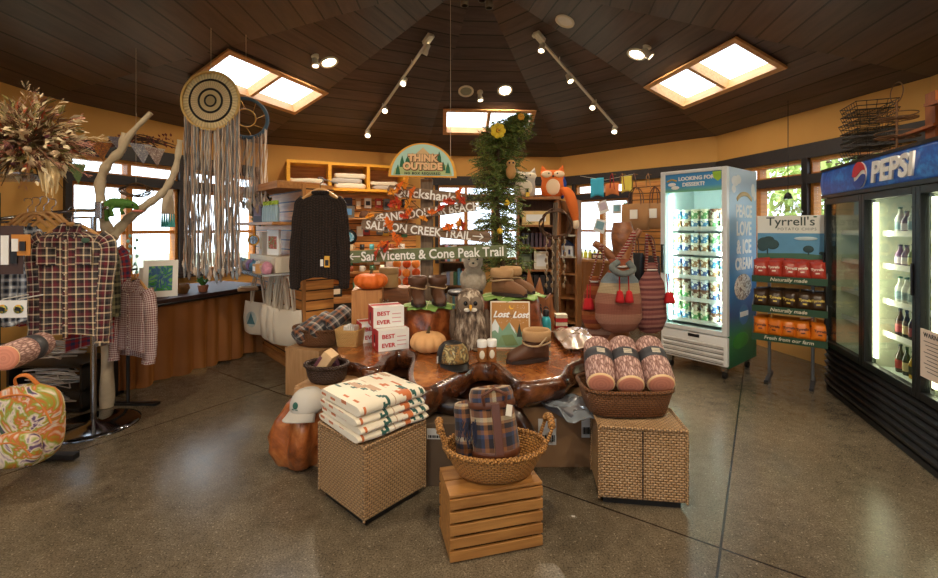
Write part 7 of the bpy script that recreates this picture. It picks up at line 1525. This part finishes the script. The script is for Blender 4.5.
for z, r_ in ((.02, .14), (.16, .13), (.3, .12)):
    m = M()
    for q in (0, .035): m.tube([(r_*math.cos(a), r_*math.sin(a), z+q) for a in [2*PI*j/24 for j in range(24)]], .004, 5, closed=True)
    for j in range(8): a = PI*j/8; m.tube([(r_*math.cos(a), r_*math.sin(a), z), (-r_*math.cos(a), -r_*math.sin(a), z)], .003, 4)
    m.obj('tray', RUST, t_)
t_ = thing('wooden_step_stand', 'orange brown wooden plank stand with a curved rail on the near top of the cooler', 'stand', DP(.88, .30, TZ), DC.rotation_euler[2]); OW = wood('orange_plank', (176, 102, 44), (120, 62, 26), .5, 2)
M().box((.11, .03, .42), (0, 0, .21)).obj('upright', OW, t_); M().box((.5, .16, .02), (.1, 0, .02)).obj('base_board', OW, t_); M().box((.42, .05, .02), (-.12, -.04, .17), rot=(0, -.05, .1)).obj('arm', OW, t_); M().box((.36, .14, .02), (.26, -.02, .30), rot=(0, .08, 0)).obj('shelf', OW, t_)
t_ = thing('metal_display_rack', 'dark arched metal rack with shelves at the near end of the cooler top', 'rack', DP(1.42, .30, TZ), DC.rotation_euler[2]); m = M(); m.tube(spline([(-.24, 0, 0), (-.25, 0, .4), (-.15, 0, .56), (0, 0, .6), (.15, 0, .56), (.25, 0, .4), (.24, 0, 0)], 6), .011, 8); m.obj('arch', DARKST, t_)
for z in (.03, .2, .38): M().box((.46, .24, .014), (0, 0, z)).obj('shelf', BLACK, t_)
t_ = thing('papers_on_rack', 'crumpled grey packets on the arched metal rack', 'packet', DP(1.38, .25, TZ+.21), DC.rotation_euler[2]); M().ell((0, 0, .05), (.12, .08, .05), 14, 8, .7, 6).obj('body', plain(120, 120, 118, .5), t_)
# ============================================================ lamps in the ceiling
LAMPW = plain(232, 226, 210, .4, var=.04); GLOW = emis(255, 236, 200, 14)
def spot(loc, target, power, col=(1, .82, .6), size=R(75), blend=.6, rad=.04, parent=None):
    l = bpy.data.lights.new('lamp', 'SPOT'); l.energy = power; l.color = col; l.spot_size = size; l.spot_blend = blend; l.shadow_soft_size = rad
    o = bpy.data.objects.new('lamp', l); COL.objects.link(o); o.location = loc
    o.rotation_euler = (Vector(target)-Vector(loc)).to_track_quat('-Z', 'Y').to_euler(); return o
def orient(n): return Vector(n).to_track_quat('Z', 'Y').to_euler()
for (px, py, lab) in ((329, 62, 'lit round recessed downlight left of the left track rail'), (505, 90, 'lit round recessed downlight above the middle skylight'), (637, 54, 'lit round recessed downlight beside the right skylight')):
    p, i = ceil_hit(px, py); n = FAC[i][4]
    t_ = thing('recessed_downlight', lab, 'ceiling light', p, 0, 'recessed downlights', orient(n))
    M().lathe([(.115, -.004), (.115, .012), (.09, .016), (.082, .0)], 28, cap=False).obj('trim_ring', LAMPW, t_)
    M().lathe([(.084, .004), (.05, .010), (.001, .012)], 24, cap=False).obj('bulb', GLOW, t_)
    spot(p+n*.05, p+Vector((0, 0, -3)), 55, size=R(155), blend=.4)
for (px, py, lab, nm, cat) in ((466, 91, 'unlit grey green recessed downlight above the middle skylight', 'recessed_downlight', 'ceiling light'), (565, 21, 'round white flush speaker cover high on the ceiling', 'ceiling_speaker', 'speaker')):
    p, i = ceil_hit(px, py); n = FAC[i][4]
    t_ = thing(nm, lab, cat, p, 0, None, orient(n))
    M().lathe([(.115, -.004), (.115, .012), (.09, .016), (.085, .004)], 28, cap=False).obj('trim_ring', LAMPW, t_)
    M().lathe([(.087, .004), (.001, .005)], 24, cap=False).obj('cover', plain(150, 156, 140, .5) if px < 500 else WHITE, t_)
def head_geo(t_, d, L=.13, r=.042):
    d = Vector(d).normalized(); q = d.to_track_quat('Z', 'Y').to_matrix().to_4x4()
    Tm = Matrix.Translation((0, 0, -.07)) @ q
    M().cyl(.012, (0, 0, 0), (0, 0, -.08)).obj('swivel', LAMPW, t_)
    M().lathe([(.02, -L*.55), (.03, -L*.5), (.034, 0), (r, L*.2), (r*1.05, L*.5), (r*.85, L*.5), (r*.8, L*.42)], 18, cap=False, T=Tm).obj('lamp_shade', LAMPW, t_)
    M().lathe([(r*.82, L*.42), (.001, L*.43)], 14, cap=False, T=Tm).obj('bulb', GLOW, t_)
for (px, py, lab, d) in ((315, 56, 'small cream spotlight head beside the left lit downlight', (.2, -.3, -1)), (480, 92, 'small cream spotlight head between the two middle downlights', (.1, -.2, -1)), (647, 47, 'small cream spotlight head beside the right lit downlight', (.5, -.2, -.6))):
    p, i = ceil_hit(px, py); t_ = thing('ceiling_spotlight', lab, 'spotlight', p, 0, 'single ceiling spotlights'); head_geo(t_, d)
    M().cyl(.045, (0, 0, .03), (0, 0, -.02), 18).obj('mount', LAMPW, t_)
TR = [((431, 37), (366, 132), [(420, 55), (402, 81), (385, 105), (369, 129)], 'left', [(-2.2, 6.5, .8), (-1.5, 4.2, 1.2), (-.7, 3.6, .8), (-1.4, 5, 1)]),
      ((536, 35), (617, 128), [(545, 48), (572, 76), (590, 98), (612, 122)], 'right', [(.2, 4.2, 1.0), (1.9, 4.5, 1.3), (.7, 4.3, .9), (1.6, 5.0, 1.2)])]
tl = {0: 'topmost', 1: 'second from the top', 2: 'third from the top', 3: 'lowest'}
for a, b, hs, side, tg in TR:
    pa, _ = ceil_hit(*a, .06); pb, _ = ceil_hit(*b, .06); d = (pb-pa).normalized()
    t_ = thing('track_rail', 'white track light rail on the %s of the plank ceiling' % side, 'track rail', pa, 0, 'ceiling track rails')
    q = d.to_track_quat('X', 'Z').to_matrix().to_4x4()
    m = M(); m.box(((pb-pa).length, .035, .022), ((pb-pa).length/2, 0, 0)); m.obj('rail', LAMPW, t_, rot=q.to_euler(), bevel=.003)
    m = M(); m.box((.16, .09, .05), (.06, 0, .02)); m.box((.05, .035, .04), (0, .03, .0)); m.obj('feed_box', LAMPW, t_, rot=q.to_euler(), bevel=.006)
    m = M()
    for k in (.25, .7): m.cyl(.006, d*(pb-pa).length*k, d*(pb-pa).length*k+Vector((0, 0, .09)), 6)
    m.obj('bracket', LAMPW, t_)
    for k, h in enumerate(hs):
        f = k/3*.9+.06; p = pa+(pb-pa)*f
        hd = thing('track_spotlight', '%s spotlight head on the %s track rail' % (tl[k], side), 'spotlight', p, 0, 'track spotlight heads')
        dd = Vector(tg[k])-p; head_geo(hd, dd)
        spot(p+dd.normalized()*.14, tg[k], 170, size=R(74 if side == 'left' else 40), blend=.8, rad=.03)
p = APX-Vector((-.02, .15, .12)); t_ = thing('spotlight_cluster', 'cluster of small spotlight heads hanging at the peak of the ceiling', 'spotlight', p)
M().cyl(.05, (0, 0, .1), (0, 0, -.15), 14).obj('hub', plain(120, 110, 96, .35, .6), t_)
for k, (dx, dy) in enumerate(((-.15, -.02), (.04, -.12), (.12, .03))):
    m = M(); m.tube([(0, 0, -.13), (dx*.6, dy*.6, -.16), (dx, dy, -.18)], [.012]*3, 6); m.lathe([(.025, .06), (.04, .03), (.045, -.07), (.035, -.07)], 14, (dx, dy, -.22), cap=False); m.obj('lamp_head', plain(120, 110, 96, .35, .6), t_)
# added downlights out of view, put in to brighten the near room
for k, (x, y) in enumerate(((-2.4, 1.6), (.2, 1.2), (2.3, 1.8), (-1.2, -.6), (1.4, -.6))):
    best = None
    for i, (A, B, u, v, n) in enumerate(FAC):
        d = Vector((0, 0, 1)); dn = d.dot(n)
        z = (A-Vector((x, y, 0))).dot(n)/dn
        if z > 2.6 and (best is None or z < best[0]): best = (z, n)
    z, n = best; p = Vector((x, y, z))
    t_ = thing('recessed_downlight', 'added round downlight out of view over the near floor', 'ceiling light', p, 0, 'added near downlights', orient(n))
    M().lathe([(.115, -.004), (.115, .012), (.09, .016), (.082, .0)], 28, cap=False).obj('trim_ring', LAMPW, t_)
    M().lathe([(.084, .004), (.05, .010), (.001, .012)], 24, cap=False).obj('bulb', GLOW, t_)
    spot(p+n*.05, p+Vector((0, .8, -3)), 95, size=R(150))
# ============================================================ daylight
w = bpy.data.worlds.new('World'); SC.world = w; w.use_nodes = True; nt = w.node_tree; bg = nt.nodes['Background']
sk = nt.nodes.new('ShaderNodeTexSky'); sk.sky_type = 'HOSEK_WILKIE'; sk.turbidity = 6; sk.ground_albedo = .5; sk.sun_direction = (-.5, .4, .7)
mx = nt.nodes.new('ShaderNodeMix'); mx.data_type = 'RGBA'; mx.inputs[0].default_value = .75
nt.links.new(sk.outputs[0], mx.inputs[6]); mx.inputs[7].default_value = (.80, .9, 1, 1); nt.links.new(mx.outputs[2], bg.inputs[0]); bg.inputs[1].default_value = 4.5
l = bpy.data.lights.new('sun', 'SUN'); l.energy = 4; l.angle = R(1); l.color = (1, .93, .82)
o = bpy.data.objects.new('sun', l); COL.objects.link(o); o.rotation_euler = Vector((.35, .5, -.8)).to_track_quat('-Z', 'Y').to_euler()
# ============================================================ camera
c = bpy.data.cameras.new('camera'); co = bpy.data.objects.new('camera', c); COL.objects.link(co); SC.camera = co
co.location = (0, 0, CZ); co.rotation_euler = (PI/2, 0, 0); c.sensor_width = 36; c.lens = 36*F/938
c.shift_y = -(289-HY)/938; c.clip_start = .05
SC.view_settings.view_transform = 'Standard'; SC.view_settings.look = 'None'; SC.view_settings.gamma = 1; SC.view_settings.exposure = EXPO
SC.cycles.use_denoising = True; SC.cycles.max_bounces = 8; SC.cycles.transparent_max_bounces = 16; SC.cycles.sample_clamp_indirect = 6
